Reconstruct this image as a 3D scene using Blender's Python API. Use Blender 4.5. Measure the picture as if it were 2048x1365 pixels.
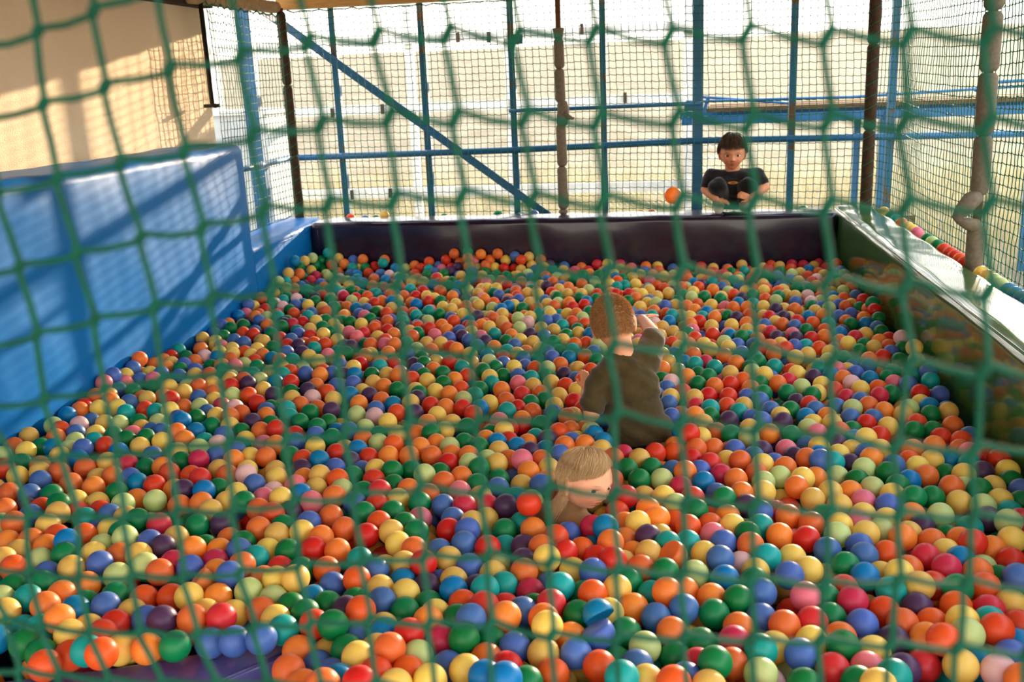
import bpy, bmesh, math, random
import numpy as np
from mathutils import Vector, Matrix

random.seed(7)
RNG = np.random.default_rng(11)
for o in list(bpy.data.objects):
    bpy.data.objects.remove(o, do_unlink=True)
SC = bpy.context.scene
COL = SC.collection

# ------------------------------------------------------------------ camera
FPX, CX, CY, CAMZ = 1991.0, 1024.0, 682.5, 1.10
_vy = Vector((306.0, -532.5, FPX)).normalized()
_vd = Vector((316.0, 7377.0, FPX)); _vd = (_vd - _vd.dot(_vy) * _vy).normalized()
_up = -_vd
_vx = _vy.cross(_up)
CAMR = np.array([list(_vx), list(_vy), list(_up)])          # world = CAMR @ (right, down, forward)
CAMP = np.array([0.0, 0.0, CAMZ])
cam_data = bpy.data.cameras.new('camera')
cam = bpy.data.objects.new('camera', cam_data); COL.objects.link(cam)
cam_data.sensor_width = 36.0; cam_data.lens = 35.0
cam_data.clip_start = 0.05; cam_data.clip_end = 500
_m = Matrix.Identity(4)
for i in range(3):
    _m[i][0] = CAMR[i, 0]; _m[i][1] = -CAMR[i, 1]; _m[i][2] = -CAMR[i, 2]
_m[0][3], _m[1][3], _m[2][3] = 0.0, 0.0, CAMZ
cam.matrix_world = _m
cam_data.dof.use_dof = True
cam_data.dof.focus_distance = 3.15
cam_data.dof.aperture_fstop = 5.0
SC.camera = cam

# ------------------------------------------------------------------ light
SC.view_settings.view_transform = 'Standard'
SC.view_settings.look = 'None'
SC.view_settings.gamma = 1.0
SC.view_settings.use_curve_mapping = False
SC.view_settings.exposure = 0.90

world = bpy.data.worlds.new('evening_sky'); SC.world = world
world.use_nodes = True
wn = world.node_tree; wn.nodes.clear()
w_out = wn.nodes.new('ShaderNodeOutputWorld'); w_bg = wn.nodes.new('ShaderNodeBackground')
w_tc = wn.nodes.new('ShaderNodeTexCoord'); w_sep = wn.nodes.new('ShaderNodeSeparateXYZ')
w_rmp = wn.nodes.new('ShaderNodeValToRGB')
wn.links.new(w_tc.outputs['Generated'], w_sep.inputs[0])
wn.links.new(w_sep.outputs['Z'], w_rmp.inputs[0])
wn.links.new(w_rmp.outputs[0], w_bg.inputs[0]); wn.links.new(w_bg.outputs[0], w_out.inputs[0])
e = w_rmp.color_ramp.elements
e[0].position = 0.0; e[0].color = (1.0, 0.90, 0.76, 1)
e[1].position = 0.75; e[1].color = (0.62, 0.72, 0.86, 1)
k = e.new(0.25); k.color = (0.95, 0.91, 0.84, 1)
w_bg.inputs[1].default_value = 2.3

SUN_AZ, SUN_EL = math.radians(20), math.radians(8.8)
sun_dir = Vector((math.sin(SUN_AZ) * math.cos(SUN_EL), math.cos(SUN_AZ) * math.cos(SUN_EL), math.sin(SUN_EL)))
sd = bpy.data.lights.new('sun', 'SUN'); sd.energy = 5.5; sd.color = (1.0, 0.80, 0.56); sd.angle = math.radians(0.55)
sun = bpy.data.objects.new('sun', sd); COL.objects.link(sun)
sun.rotation_euler = sun_dir.to_track_quat('Z', 'Y').to_euler()
sun.location = (6, 20, 6)

# ------------------------------------------------------------------ helpers
def s2l(r, g, b):
    f = lambda v: (v / 255 / 12.92) if v / 255 <= 0.04045 else ((v / 255 + 0.055) / 1.055) ** 2.4
    return (f(r), f(g), f(b), 1.0)

def tag(o, label=None, cat=None, group=None, kind=None):
    if label: o['label'] = label
    if cat: o['category'] = cat
    if group: o['group'] = group
    if kind: o['kind'] = kind
    return o

def mesh_obj(name, verts, faces, mat=None, parent=None, smooth=False):
    me = bpy.data.meshes.new(name)
    me.from_pydata([tuple(v) for v in verts], [], faces); me.update()
    return obj_from(name, me, mat, parent, smooth)

def obj_from(name, me, mat=None, parent=None, smooth=False):
    o = bpy.data.objects.new(name, me); COL.objects.link(o)
    if mat is not None and len(me.materials) == 0: me.materials.append(mat)
    if smooth and len(me.polygons):
        me.polygons.foreach_set('use_smooth', np.ones(len(me.polygons), bool))
    if parent: o.parent = parent
    return o

def empty(name, loc=(0, 0, 0)):
    o = bpy.data.objects.new(name, None); COL.objects.link(o); o.location = loc
    o.empty_display_size = 0.05
    return o

def child(o, parent):
    # keeps world coordinates of mesh data when the parent empty is moved off the origin
    o.parent = parent
    o.matrix_parent_inverse = Matrix.Translation(-Vector(parent.location))
    return o

class MB:
    """collects boxes / tubes / lathes in world coordinates into one mesh"""
    def __init__(s): s.v = []; s.f = []
    def add(s, v, f):
        b = len(s.v); s.v += [tuple(p) for p in v]; s.f += [tuple(i + b for i in q) for q in f]; return s
    def box(s, x0, x1, y0, y1, z0, z1):
        v = [(x0,y0,z0),(x1,y0,z0),(x1,y1,z0),(x0,y1,z0),(x0,y0,z1),(x1,y0,z1),(x1,y1,z1),(x0,y1,z1)]
        return s.add(v, [(0,3,2,1),(4,5,6,7),(0,1,5,4),(1,2,6,5),(2,3,7,6),(3,0,4,7)])
    def tube(s, pts, rad, n=8, caps=True):
        pts = [Vector(p) for p in pts]; m = len(pts)
        if not hasattr(rad, '__len__'): rad = [rad] * m
        ring = []; prev = None
        for i in range(m):
            t = (pts[min(i + 1, m - 1)] - pts[max(i - 1, 0)])
            t = t.normalized() if t.length > 1e-9 else Vector((0, 0, 1))
            if prev is None:
                a = Vector((0, 0, 1)) if abs(t.z) < 0.9 else Vector((1, 0, 0))
                u = t.cross(a).normalized()
            else:
                u = (prev - t * prev.dot(t)).normalized()
            prev = u; w = t.cross(u)
            ring.append([pts[i] + (u * math.cos(2 * math.pi * k / n) + w * math.sin(2 * math.pi * k / n)) * rad[i] for k in range(n)])
        v = [p for r in ring for p in r]
        f = [(i*n+k, i*n+(k+1)%n, (i+1)*n+(k+1)%n, (i+1)*n+k) for i in range(m-1) for k in range(n)]
        if caps: f += [tuple(range(n-1, -1, -1)), tuple((m-1)*n+k for k in range(n))]
        return s.add(v, f)
    def bar(s, p, q, w, h, up=(0, 0, 1)):
        p = Vector(p); q = Vector(q); t = (q - p).normalized(); u = Vector(up)
        a = t.cross(u).normalized() * (w / 2); b = a.cross(t).normalized() * (h / 2)
        v = [p-a-b, p+a-b, p+a+b, p-a+b, q-a-b, q+a-b, q+a+b, q-a+b]
        return s.add(v, [(0,1,2,3),(7,6,5,4),(0,4,5,1),(1,5,6,2),(2,6,7,3),(3,7,4,0)])
    def build(s, name, mat, parent=None, smooth=False):
        o = mesh_obj(name, s.v, s.f, mat, None, smooth)
        bm = bmesh.new(); bm.from_mesh(o.data); bmesh.ops.recalc_face_normals(bm, faces=bm.faces); bm.to_mesh(o.data); bm.free()
        if parent: child(o, parent)
        return o

# ------------------------------------------------------------------ materials
def mat_base(name):
    m = bpy.data.materials.new(name); m.use_nodes = True
    nt = m.node_tree; b = nt.nodes['Principled BSDF']
    return m, nt, b

def mat(name, rgb, rough=0.6, spec=0.5, noise=0.0, nscale=20.0, bump=0.0, bscale=60.0, coat=0.0, metal=0.0,
        rgb2=None, stretch=(1, 1, 1), trans=0.0, coat_rough=0.05, bdist=0.01, detail=4.0):
    """procedural principled material: base colour broken up by noise, relief from noise bump"""
    m, nt, b = mat_base(name)
    c = rgb if len(rgb) == 4 else s2l(*rgb)
    b.inputs['Roughness'].default_value = rough
    b.inputs['Specular IOR Level'].default_value = spec
    b.inputs['Metallic'].default_value = metal
    b.inputs['Coat Weight'].default_value = coat
    b.inputs['Coat Roughness'].default_value = coat_rough
    tc = nt.nodes.new('ShaderNodeTexCoord'); mp = nt.nodes.new('ShaderNodeMapping')
    mp.inputs['Scale'].default_value = stretch
    nt.links.new(tc.outputs['Object'], mp.inputs[0])
    n1 = nt.nodes.new('ShaderNodeTexNoise'); n1.inputs['Scale'].default_value = nscale; n1.inputs['Detail'].default_value = detail
    nt.links.new(mp.outputs[0], n1.inputs['Vector'])
    rp = nt.nodes.new('ShaderNodeValToRGB')
    c2 = (rgb2 if len(rgb2) == 4 else s2l(*rgb2)) if rgb2 is not None else tuple(min(1, x * (1 - noise)) for x in c[:3]) + (1,)
    rp.color_ramp.elements[0].position = 0.35; rp.color_ramp.elements[0].color = c2
    rp.color_ramp.elements[1].position = 0.65; rp.color_ramp.elements[1].color = c
    nt.links.new(n1.outputs[0], rp.inputs[0]); nt.links.new(rp.outputs[0], b.inputs['Base Color'])
    if bump:
        n2 = nt.nodes.new('ShaderNodeTexNoise'); n2.inputs['Scale'].default_value = bscale; n2.inputs['Detail'].default_value = 5
        nt.links.new(mp.outputs[0], n2.inputs['Vector'])
        bp = nt.nodes.new('ShaderNodeBump'); bp.inputs['Strength'].default_value = bump; bp.inputs['Distance'].default_value = bdist
        nt.links.new(n2.outputs[0], bp.inputs['Height']); nt.links.new(bp.outputs[0], b.inputs['Normal'])
    if trans:
        tr = nt.nodes.new('ShaderNodeBsdfTranslucent'); nt.links.new(rp.outputs[0], tr.inputs[0])
        mx = nt.nodes.new('ShaderNodeMixShader'); mx.inputs[0].default_value = trans
        out = nt.nodes['Material Output']
        nt.links.new(b.outputs[0], mx.inputs[1]); nt.links.new(tr.outputs[0], mx.inputs[2]); nt.links.new(mx.outputs[0], out.inputs[0])
    return m

M = {}
M['stucco'] = mat('stucco', (244, 220, 188), 0.95, 0.2, nscale=3, rgb2=(238, 212, 178), bump=0.55, bscale=160, bdist=0.006)
M['vinyl_blue'] = mat('vinyl_blue', (0, 106, 178), 0.46, 0.12, nscale=1.2, rgb2=(0, 97, 166), bump=0.12, bscale=5.0, coat=0.06, coat_rough=0.10, bdist=0.02)
M['vinyl_purple'] = mat('vinyl_purple', (28, 11, 42), 0.24, 0.35, nscale=1.5, rgb2=(23, 9, 35), bump=0.10, bscale=6.0, coat=0.4, coat_rough=0.1, bdist=0.02)
M['vinyl_green'] = mat('vinyl_green', (58, 104, 52), 0.16, 0.5, nscale=1.5, rgb2=(52, 96, 46), bump=0.10, bscale=4.0, coat=0.5, coat_rough=0.08, bdist=0.02)
M['vinyl_navy'] = mat('vinyl_navy', (84, 92, 158), 0.22, 0.5, nscale=6, rgb2=(96, 70, 124), bump=0.3, bscale=9.0, coat=0.5, coat_rough=0.1, bdist=0.02)
M['rope_far'] = mat('rope_far', (6, 112, 84), 0.5, 0.4, nscale=30, noise=0.2, trans=0.12)
M['rope_near'] = mat('rope_near', (0, 86, 66), 0.65, 0.25, nscale=80, rgb2=(0, 74, 54), bump=0.35, bscale=900, bdist=0.001, trans=0.0)
M['steel_blue'] = mat('steel_blue', (14, 96, 148), 0.4, 0.5, nscale=9, rgb2=(12, 84, 130), bump=0.1, bscale=40)
def rusty(name, a, b_, r=(96, 62, 34)):
    m = mat(name, a, 0.5, 0.4, nscale=8, rgb2=b_, bump=0.2, bscale=70)
    nt = m.node_tree; b = nt.nodes['Principled BSDF']
    src = b.inputs['Base Color'].links[0].from_socket
    n = nt.nodes.new('ShaderNodeTexNoise'); n.inputs['Scale'].default_value = 7; n.inputs['Detail'].default_value = 8; n.inputs['Roughness'].default_value = 0.7
    tc = nt.nodes.new('ShaderNodeTexCoord'); nt.links.new(tc.outputs['Object'], n.inputs['Vector'])
    rp = nt.nodes.new('ShaderNodeValToRGB'); rp.color_ramp.elements[0].position = 0.53; rp.color_ramp.elements[1].position = 0.58
    mx = nt.nodes.new('ShaderNodeMix'); mx.data_type = 'RGBA'
    nt.links.new(n.outputs[0], rp.inputs[0]); nt.links.new(rp.outputs[0], mx.inputs[0])
    nt.links.new(src, mx.inputs[6]); mx.inputs[7].default_value = s2l(*r)
    nt.links.new(mx.outputs[2], b.inputs['Base Color'])
    return m
M['steel_rusty'] = rusty('steel_rusty', (22, 98, 140), (20, 84, 118))
M['steel_rust'] = mat('steel_rust', (118, 78, 54), 0.8, 0.3, nscale=25, rgb2=(92, 58, 40), bump=0.2, bscale=80)
M['foam_grey'] = mat('foam_grey', (128, 116, 100), 0.95, 0.15, nscale=60, rgb2=(112, 102, 88), bump=0.3, bscale=350, bdist=0.003)
M['foam_brown'] = mat('foam_brown', (74, 58, 44), 0.95, 0.15, nscale=40, rgb2=(60, 46, 34), bump=0.3, bscale=300, bdist=0.003)
M['foam_tan'] = mat('foam_tan', (196, 166, 130), 0.95, 0.15, nscale=40, rgb2=(180, 150, 116), bump=0.2, bscale=300, bdist=0.003)
M['wood_fresh'] = mat('wood_fresh', (222, 170, 104), 0.6, 0.3, nscale=14, rgb2=(206, 150, 86), stretch=(1, 8, 8), bump=0.1, bscale=50)
M['wood_dark'] = mat('wood_dark', (74, 56, 40), 0.8, 0.3, nscale=14, rgb2=(54, 40, 30), stretch=(8, 1, 8), bump=0.3, bscale=50)
M['wood_grey'] = mat('wood_grey', (122, 92, 58), 0.85, 0.2, nscale=14, rgb2=(84, 62, 38), stretch=(1, 8, 8), bump=0.3, bscale=50)
M['roof_board'] = mat('roof_board', (214, 188, 150), 0.8, 0.3, nscale=10, rgb2=(200, 172, 134), stretch=(1, 8, 1), bump=0.1, bscale=40)
M['steel_black'] = mat('steel_black', (34, 30, 26), 0.45, 0.4, nscale=30, noise=0.2)
M['white_paint'] = mat('white_paint', (226, 224, 216), 0.7, 0.3, nscale=12, rgb2=(206, 204, 196), bump=0.1, bscale=50)
M['grey_metal'] = mat('grey_metal', (186, 190, 190), 0.5, 0.5, nscale=6, rgb2=(168, 172, 174))
M['wire'] = mat('wire', (150, 140, 120), 0.4, 0.5, nscale=40, noise=0.2)
M['ground'] = mat('ground', (160, 146, 122), 1.0, 0.1, nscale=1.6, rgb2=(134, 121, 97), bump=0.6, bscale=30, bdist=0.05, detail=9)
M['grass'] = mat('grass', (196, 182, 146), 0.9, 0.2, nscale=2.0, rgb2=(152, 146, 104), trans=0.3)
M['concrete'] = mat('concrete', (214, 208, 198), 0.9, 0.2, nscale=6, rgb2=(198, 192, 182), bump=0.2, bscale=40)
M['pit_floor'] = mat('pit_floor', (30, 40, 70), 0.7, 0.3, nscale=4, noise=0.2)
M['gravel'] = mat('gravel', (150, 136, 116), 1.0, 0.2, nscale=60, rgb2=(100, 88, 72), bump=0.8, bscale=90, bdist=0.02)

BALLCOL = dict(y=(252, 214, 104), o=(252, 138, 58), g=(6, 136, 74), b=(80, 120, 196), r=(240, 80, 36), l=(208, 224, 146),
               t=(22, 176, 170), c=(0, 136, 196), p=(86, 56, 96), m=(226, 52, 74), k=(248, 130, 150), w=(250, 204, 204))
BALLNAME = dict(y='yellow', o='orange', g='green', b='blue', r='red-orange', l='pale lime', t='turquoise', c='cyan-blue',
                p='dark purple', m='crimson', k='pink', w='pale pink')
def ball_mat(key):
    m, nt, b = mat_base('ball_' + BALLNAME[key].replace(' ', '_').replace('-', '_'))
    c = s2l(*BALLCOL[key])
    oi = nt.nodes.new('ShaderNodeObjectInfo'); ge = nt.nodes.new('ShaderNodeNewGeometry')
    ad = nt.nodes.new('ShaderNodeMath'); ad.operation = 'ADD'
    fr = nt.nodes.new('ShaderNodeMath'); fr.operation = 'FRACT'
    nt.links.new(oi.outputs['Random'], ad.inputs[0]); nt.links.new(ge.outputs['Random Per Island'], ad.inputs[1]); nt.links.new(ad.outputs[0], fr.inputs[0])
    hs = nt.nodes.new('ShaderNodeHueSaturation'); hs.inputs['Color'].default_value = c
    mr = nt.nodes.new('ShaderNodeMapRange'); mr.inputs[3].default_value = 0.488; mr.inputs[4].default_value = 0.512
    mv = nt.nodes.new('ShaderNodeMapRange'); mv.inputs[3].default_value = 0.86; mv.inputs[4].default_value = 1.10
    nt.links.new(fr.outputs[0], mr.inputs[0]); nt.links.new(fr.outputs[0], mv.inputs[0])
    nt.links.new(mr.outputs[0], hs.inputs['Hue']); nt.links.new(mv.outputs[0], hs.inputs['Value'])
    nt.links.new(hs.outputs[0], b.inputs['Base Color'])
    b.inputs['Roughness'].default_value = 0.42; b.inputs['Specular IOR Level'].default_value = 0.42
    tr = nt.nodes.new('ShaderNodeBsdfTranslucent'); nt.links.new(hs.outputs[0], tr.inputs[0])
    mx = nt.nodes.new('ShaderNodeMixShader'); mx.inputs[0].default_value = 0.24       # thin hollow plastic shell
    nt.links.new(b.outputs[0], mx.inputs[1]); nt.links.new(tr.outputs[0], mx.inputs[2])
    nt.links.new(mx.outputs[0], nt.nodes['Material Output'].inputs[0])
    n = nt.nodes.new('ShaderNodeTexNoise'); n.inputs['Scale'].default_value = 420
    bp = nt.nodes.new('ShaderNodeBump'); bp.inputs['Strength'].default_value = 0.05; bp.inputs['Distance'].default_value = 0.001
    tc = nt.nodes.new('ShaderNodeTexCoord'); nt.links.new(tc.outputs['Object'], n.inputs['Vector'])
    nt.links.new(n.outputs[0], bp.inputs['Height']); nt.links.new(bp.outputs[0], b.inputs['Normal'])
    return m
BM = {k: ball_mat(k) for k in BALLCOL}
def two_tone(name, ka, kb, axis):
    m, nt, b = mat_base(name)
    tc = nt.nodes.new('ShaderNodeTexCoord'); dp = nt.nodes.new('ShaderNodeVectorMath'); dp.operation = 'DOT_PRODUCT'
    dp.inputs[1].default_value = axis[:3]
    nt.links.new(tc.outputs['Object'], dp.inputs[0])
    gt = nt.nodes.new('ShaderNodeMath'); gt.operation = 'GREATER_THAN'; gt.inputs[1].default_value = axis[3]
    nt.links.new(dp.outputs['Value'], gt.inputs[0])
    mx = nt.nodes.new('ShaderNodeMix'); mx.data_type = 'RGBA'
    mx.inputs[6].default_value = s2l(*BALLCOL[kb]); mx.inputs[7].default_value = s2l(*BALLCOL[ka])
    nt.links.new(gt.outputs[0], mx.inputs[0]); nt.links.new(mx.outputs[2], b.inputs['Base Color'])
    b.inputs['Roughness'].default_value = 0.42; b.inputs['Subsurface Weight'].default_value = 0.3
    b.inputs['Subsurface Radius'].default_value = (1, .8, .6); b.inputs['Subsurface Scale'].default_value = 0.018
    return m

# ------------------------------------------------------------------ setting
GZ = -0.58
XL, XR, YF, YN = -2.17, 0.97, 5.93, 1.40
PADZ = 0.295
# ground: flat yard, then a dry meadow that climbs gently to a far rise
def ground_h(x, y):
    d = max(0.0, y - 11.0)
    return GZ + 0.062 * d * min(1.0, d / 14.0) + 0.05 * math.sin(x * 0.35 + y * 0.2) * min(1, d / 6)
xs = np.concatenate([np.linspace(-90, -12, 14), np.linspace(-10, 12, 34), np.linspace(14, 90, 14)])
ys = np.concatenate([np.linspace(-40, 0, 8), np.linspace(2, 20, 28), np.linspace(23, 80, 16)])
V = [(x, y, ground_h(x, y)) for y in ys for x in xs]
nx = len(xs)
Fc = [(j*nx+i, j*nx+i+1, (j+1)*nx+i+1, (j+1)*nx+i) for j in range(len(ys)-1) for i in range(nx-1)]
tag(mesh_obj('ground', V, Fc, M['ground'], smooth=True), kind='structure')
tag(MB().box(XL, XR + 0.25, YN - 0.25, YF + 0.6, -0.54, -0.50).build('floor', M['pit_floor']), kind='structure')

# building on the left: stucco wall and the roof that reaches over the pit
wl = MB(); wl.box(-2.80, -2.50, -2.0, 5.40, GZ, 2.0); wl = wl.build('wall_left', M['stucco'])
tag(wl, kind='structure')
ROOF_Y1 = 6.62
rf = empty('roof', (-0.5, 2.0, 1.78)); tag(rf, kind='structure')
nb = 26
for i in range(nb):
    x0 = -2.50 + i * (4.05 / nb); x1 = x0 + 4.05 / nb - 0.006
    MB().box(x0, x1, -0.6, ROOF_Y1, 1.76, 1.785).build('plank', M['roof_board'], rf)
for y in (0.3, 2.3, 4.3):
    MB().box(-2.50, 1.55, y, y + 0.08, 1.64, 1.76).build('rafter', M['wood_fresh'], rf)

eb = MB().box(-2.545, -2.43, -0.6, 5.40, 1.55, 1.76).build('eave_beam', M['wood_dark'])
tag(eb, 'dark stained timber eave beam on top of the beige stucco wall', 'beam')
fb = MB().box(-2.44, 1.75, 6.36, 6.46, 1.60, 1.76).build('timber_beam', M['wood_fresh'])
tag(fb, 'pale fresh timber beam running above the far safety net', 'beam')

# ------------------------------------------------------------------ vinyl pads
def pad(name, x0, x1, y0, y1, z0, z1, m, bev=0.045, puff=0.012, seed=0, seg=0.09):
    """upholstered block: box with rounded edges, puffed faces and slight creases"""
    bm = bmesh.new()
    bmesh.ops.create_cube(bm, size=1)
    for v in bm.verts:
        v.co = ((x0 + x1) / 2 + v.co.x * (x1 - x0), (y0 + y1) / 2 + v.co.y * (y1 - y0), (z0 + z1) / 2 + v.co.z * (z1 - z0))
    bmesh.ops.bevel(bm, geom=list(bm.edges), offset=bev, segments=5, profile=0.5, affect='EDGES')
    for ax, n in ((0, int((x1 - x0) / seg)), (1, int((y1 - y0) / seg)), (2, int((z1 - z0) / seg))):
        lo = (x0, y0, z0)[ax] + bev; hi = (x1, y1, z1)[ax] - bev
        for i in range(1, max(1, n)):
            c = lo + (hi - lo) * i / n
            co = [0, 0, 0]; no = [0, 0, 0]; co[ax] = c; no[ax] = 1
            bmesh.ops.bisect_plane(bm, geom=list(bm.verts) + list(bm.edges) + list(bm.faces), plane_co=co, plane_no=no)
    rr = random.Random(seed); ph = [rr.uniform(0, 6) for _ in range(6)]
    bm.normal_update()
    off = []
    for v in bm.verts:
        x, y, z = v.co
        w = math.sin(x * 7 + ph[0]) * math.sin(y * 6 + ph[1]) * math.cos(z * 9 + ph[2]) + 0.5 * math.sin(x * 17 + y * 15 + ph[3] + z * 11)
        off.append(v.normal * (puff * 0.45 * w))
    for v, d in zip(bm.verts, off): v.co += d
    me = bpy.data.meshes.new(name); bm.to_mesh(me); bm.free()
    return obj_from(name, me, m, None, True)

def pad_thing(name, label, box, m, seams, seed=0, bev=0.045, puff=0.012, seam_mat=None):
    r = empty(name, ((box[0] + box[1]) / 2, (box[2] + box[3]) / 2, box[4])); tag(r, label, 'pad')
    child(pad('cover', *box, m, bev=bev, puff=puff, seed=seed), r)
    for s in seams:
        MB().tube(s, 0.0045, 6).build('piping', seam_mat or m, r, True)
    return r
pad_thing('tall_wall_pad', 'tall shiny blue vinyl wall pad along the beige stucco wall',
          (XL - 0.335, XL, 1.45, 5.02, -0.5, 0.845), M['vinyl_blue'], [[(XL - 0.30, 1.5, 0.838), (XL - 0.30, 4.98, 0.838)]], 1, bev=0.05, puff=0.012)
pad_thing('low_side_pad', 'low blue vinyl pad between the tall blue pad and purple pad',
          (XL - 0.33, XL - 0.025, 5.03, YF + 0.27, -0.5, PADZ), M['vinyl_blue'], [[(XL - 0.029, 5.08, PADZ - 0.045), (XL - 0.029, YF, PADZ - 0.045)]], 2, bev=0.035)
pad_thing('far_end_pad', 'dark purple vinyl pad across the far end of the pit',
          (XL - 0.022, XR + 0.017, YF, YF + 0.27, -0.5, PADZ), M['vinyl_purple'],
          [[(XL + 0.03, YF - 0.002, -0.3), (XL + 0.03, YF - 0.003, 0.25)], [(XL + 0.05, YF + 0.012, PADZ - 0.012), (XR - 0.05, YF + 0.012, PADZ - 0.012)]], 3, bev=0.035)
pad_thing('long_side_pad', 'glossy green vinyl pad along the right side of the pit',
          (XR + 0.02, XR + 0.245, YN - 0.3, YF + 0.27, -0.5, PADZ + 0.015), M['vinyl_green'],
          [[(XR + 0.030, YN - 0.2, PADZ + .004), (XR + 0.030, YF + 0.2, PADZ + .004)]], 4, bev=0.045)
# entrance block at the near left: wedge-shaped pad whose top shows under the balls
def prism_pad(name, pts, z0, z1, m, bev):
    bm = bmesh.new()
    lo = [bm.verts.new((x, y, z0)) for x, y in pts]; hi = [bm.verts.new((x, y, z1)) for x, y in pts]
    n = len(pts)
    bm.faces.new(lo[::-1]); top = bm.faces.new(hi)
    for i in range(n): bm.faces.new((lo[i], lo[(i+1) % n], hi[(i+1) % n], hi[i]))
    bmesh.ops.recalc_face_normals(bm, faces=bm.faces)
    bmesh.ops.bevel(bm, geom=[e for e in bm.edges], offset=bev, segments=4, profile=0.5, affect='EDGES')
    me = bpy.data.meshes.new(name); bm.to_mesh(me); bm.free()
    return obj_from(name, me, m, None, True)
r = empty('entrance_pad', (-1.3, 1.5, -0.5)); tag(r, 'worn blue and purple vinyl entrance pad at the near left', 'pad')
child(prism_pad('cover', [(-2.15, 1.30), (-1.35, 1.30), (-0.885, 1.655), (-0.755, 1.80), (-0.79, 1.835), (-1.13, 1.69), (-2.15, 1.36)], -0.5, -0.045, M['vinyl_navy'], 0.014), r)
MB().tube([(-1.34, 1.305, -0.047), (-0.888, 1.66, -0.047), (-0.765, 1.795, -0.047)], 0.004, 6).build('piping', M['vinyl_navy'], r, True)
pad_thing('near_end_pad', 'low dark vinyl pad closing the near end below the net',
          (-0.70, XR - 0.003, YN - 0.26, YN - 0.0, -0.5, -0.06), M['vinyl_navy'], [], 6)
# timber ledge behind the far and right pads on which stray balls lie
tag(MB().box(XL - 0.3, XR + 0.50, YF + 0.275, YF + 0.62, 0.10, 0.232).build('timber_ledge', M['wood_grey']),
    'weathered timber ledge behind the dark purple pad', 'ledge')
tag(MB().box(XR + 0.245, XR + 0.325, 1.2, YF + 0.27, 0.10, 0.245).build('timber_ledge', M['wood_grey']),
    'weathered timber ledge outside the glossy green pad', 'ledge')

# ------------------------------------------------------------------ nets
def build_net(name, K, rad, knot, kv, m, sag=0.0, seed=0, n=4, ks=1.6, border=()):
    """K[i][j] Vector knots (row, column); strands leave from the knot's two tips"""
    rr = random.Random(seed)
    st = MB(); kn = MB()
    R_, C_ = len(K), len(K[0])
    def tips(i, j):
        k_ = kv(i, j) if callable(kv) else kv
        return K[i][j] - k_, K[i][j] + k_
    for i in range(R_):
        for j in range(C_):
            lo, hi = tips(i, j)
            kn.tube([lo - (hi - lo) * 0.12, lo, (lo + hi) / 2, hi, hi + (hi - lo) * 0.12], [knot * 0.45, knot * 0.9, knot, knot * 0.9, knot * 0.45], 6)
            if j + 1 < C_:
                a = hi; b = tips(i, j + 1)[0]
                mid = (a + b) / 2 - Vector((0, 0, 1)) * sag * rr.uniform(0.4, 1.2)
                st.tube([a, mid, b], rad, n, False)
            if i + 1 < R_:
                a = lo; b = tips(i + 1, j)[1]
                mid = (a + b) / 2 + Vector((rr.uniform(-1, 1), rr.uniform(-1, 1), 0)) * sag * 0.5
                st.tube([a, mid, b], rad, n, False)
    r = empty(name, tuple(K[-1][C_ // 2]))
    s_ = st.build('strands', m, r, True); tag(s_, kind='stuff')
    k_ = kn.build('knots', m, r, True); tag(k_, kind='stuff')
    for b in border:
        MB().tube(b, rad * 1.7, 5, False).build('border_rope', m, r, True)
    return r

def net_on_path(name, path, z0, z1, cell, seed, wave=0.012, top_sag=0.0, inset=0.0):
    """net hung along a plan polyline (x, y), mesh size = cell"""
    rr = random.Random(seed)
    P2 = [Vector((p[0], p[1], 0)) for p in path]
    Ls = [0]
    for a, b in zip(P2, P2[1:]): Ls.append(Ls[-1] + (b - a).length)
    nC = int(Ls[-1] / cell); nR = int((z1 - z0) / cell)
    def at(s):
        for k in range(len(P2) - 1):
            if s <= Ls[k + 1] + 1e-9:
                t = (s - Ls[k]) / (Ls[k + 1] - Ls[k]); return P2[k].lerp(P2[k + 1], t), (P2[k + 1] - P2[k]).normalized()
        return P2[-1], (P2[-1] - P2[-2]).normalized()
    ph = rr.uniform(0, 6)
    K = []
    for i in range(nR + 1):
        row = []
        z = z1 - (z1 - z0) * i / nR
        for j in range(nC + 1):
            s = Ls[-1] * j / nC
            p, t = at(s); nrm = Vector((-t.y, t.x, 0))
            f = math.sin(math.pi * i / nR)
            q = p + nrm * (wave * f * (math.sin(s * 3.1 + ph) + 0.6 * math.sin(s * 7.3 + z * 4 + ph)) - inset * (i / nR)) + t * (0.35 * cell * math.sin(z * 2.3 + ph + s * 0.9) * f)
            sc = 0.55 * top_sag * abs(math.sin(s * math.pi / (cell * 2.5))) * (1 - i / nR) ** 6
            dz = 0.010 * math.sin(s * 2.0 + ph) * f + (0.3 * cell * math.sin(s * 1.3 + ph * 2) * f) - sc
            row.append(Vector((q.x + rr.uniform(-1, 1) * 0.0022, q.y + rr.uniform(-1, 1) * 0.002, z + dz + rr.uniform(-1, 1) * 0.0022)))
        K.append(row)
    top = [Vector(p) + Vector((0, 0, 0.004)) for p in K[0]]; bot = [Vector(p) for p in K[-1]]
    return build_net(name, K, 0.0020, 0.0031, Vector((0, 0, 0.0026)), M['rope_far'], 0.002, seed, 4, border=(top, bot))

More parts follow.
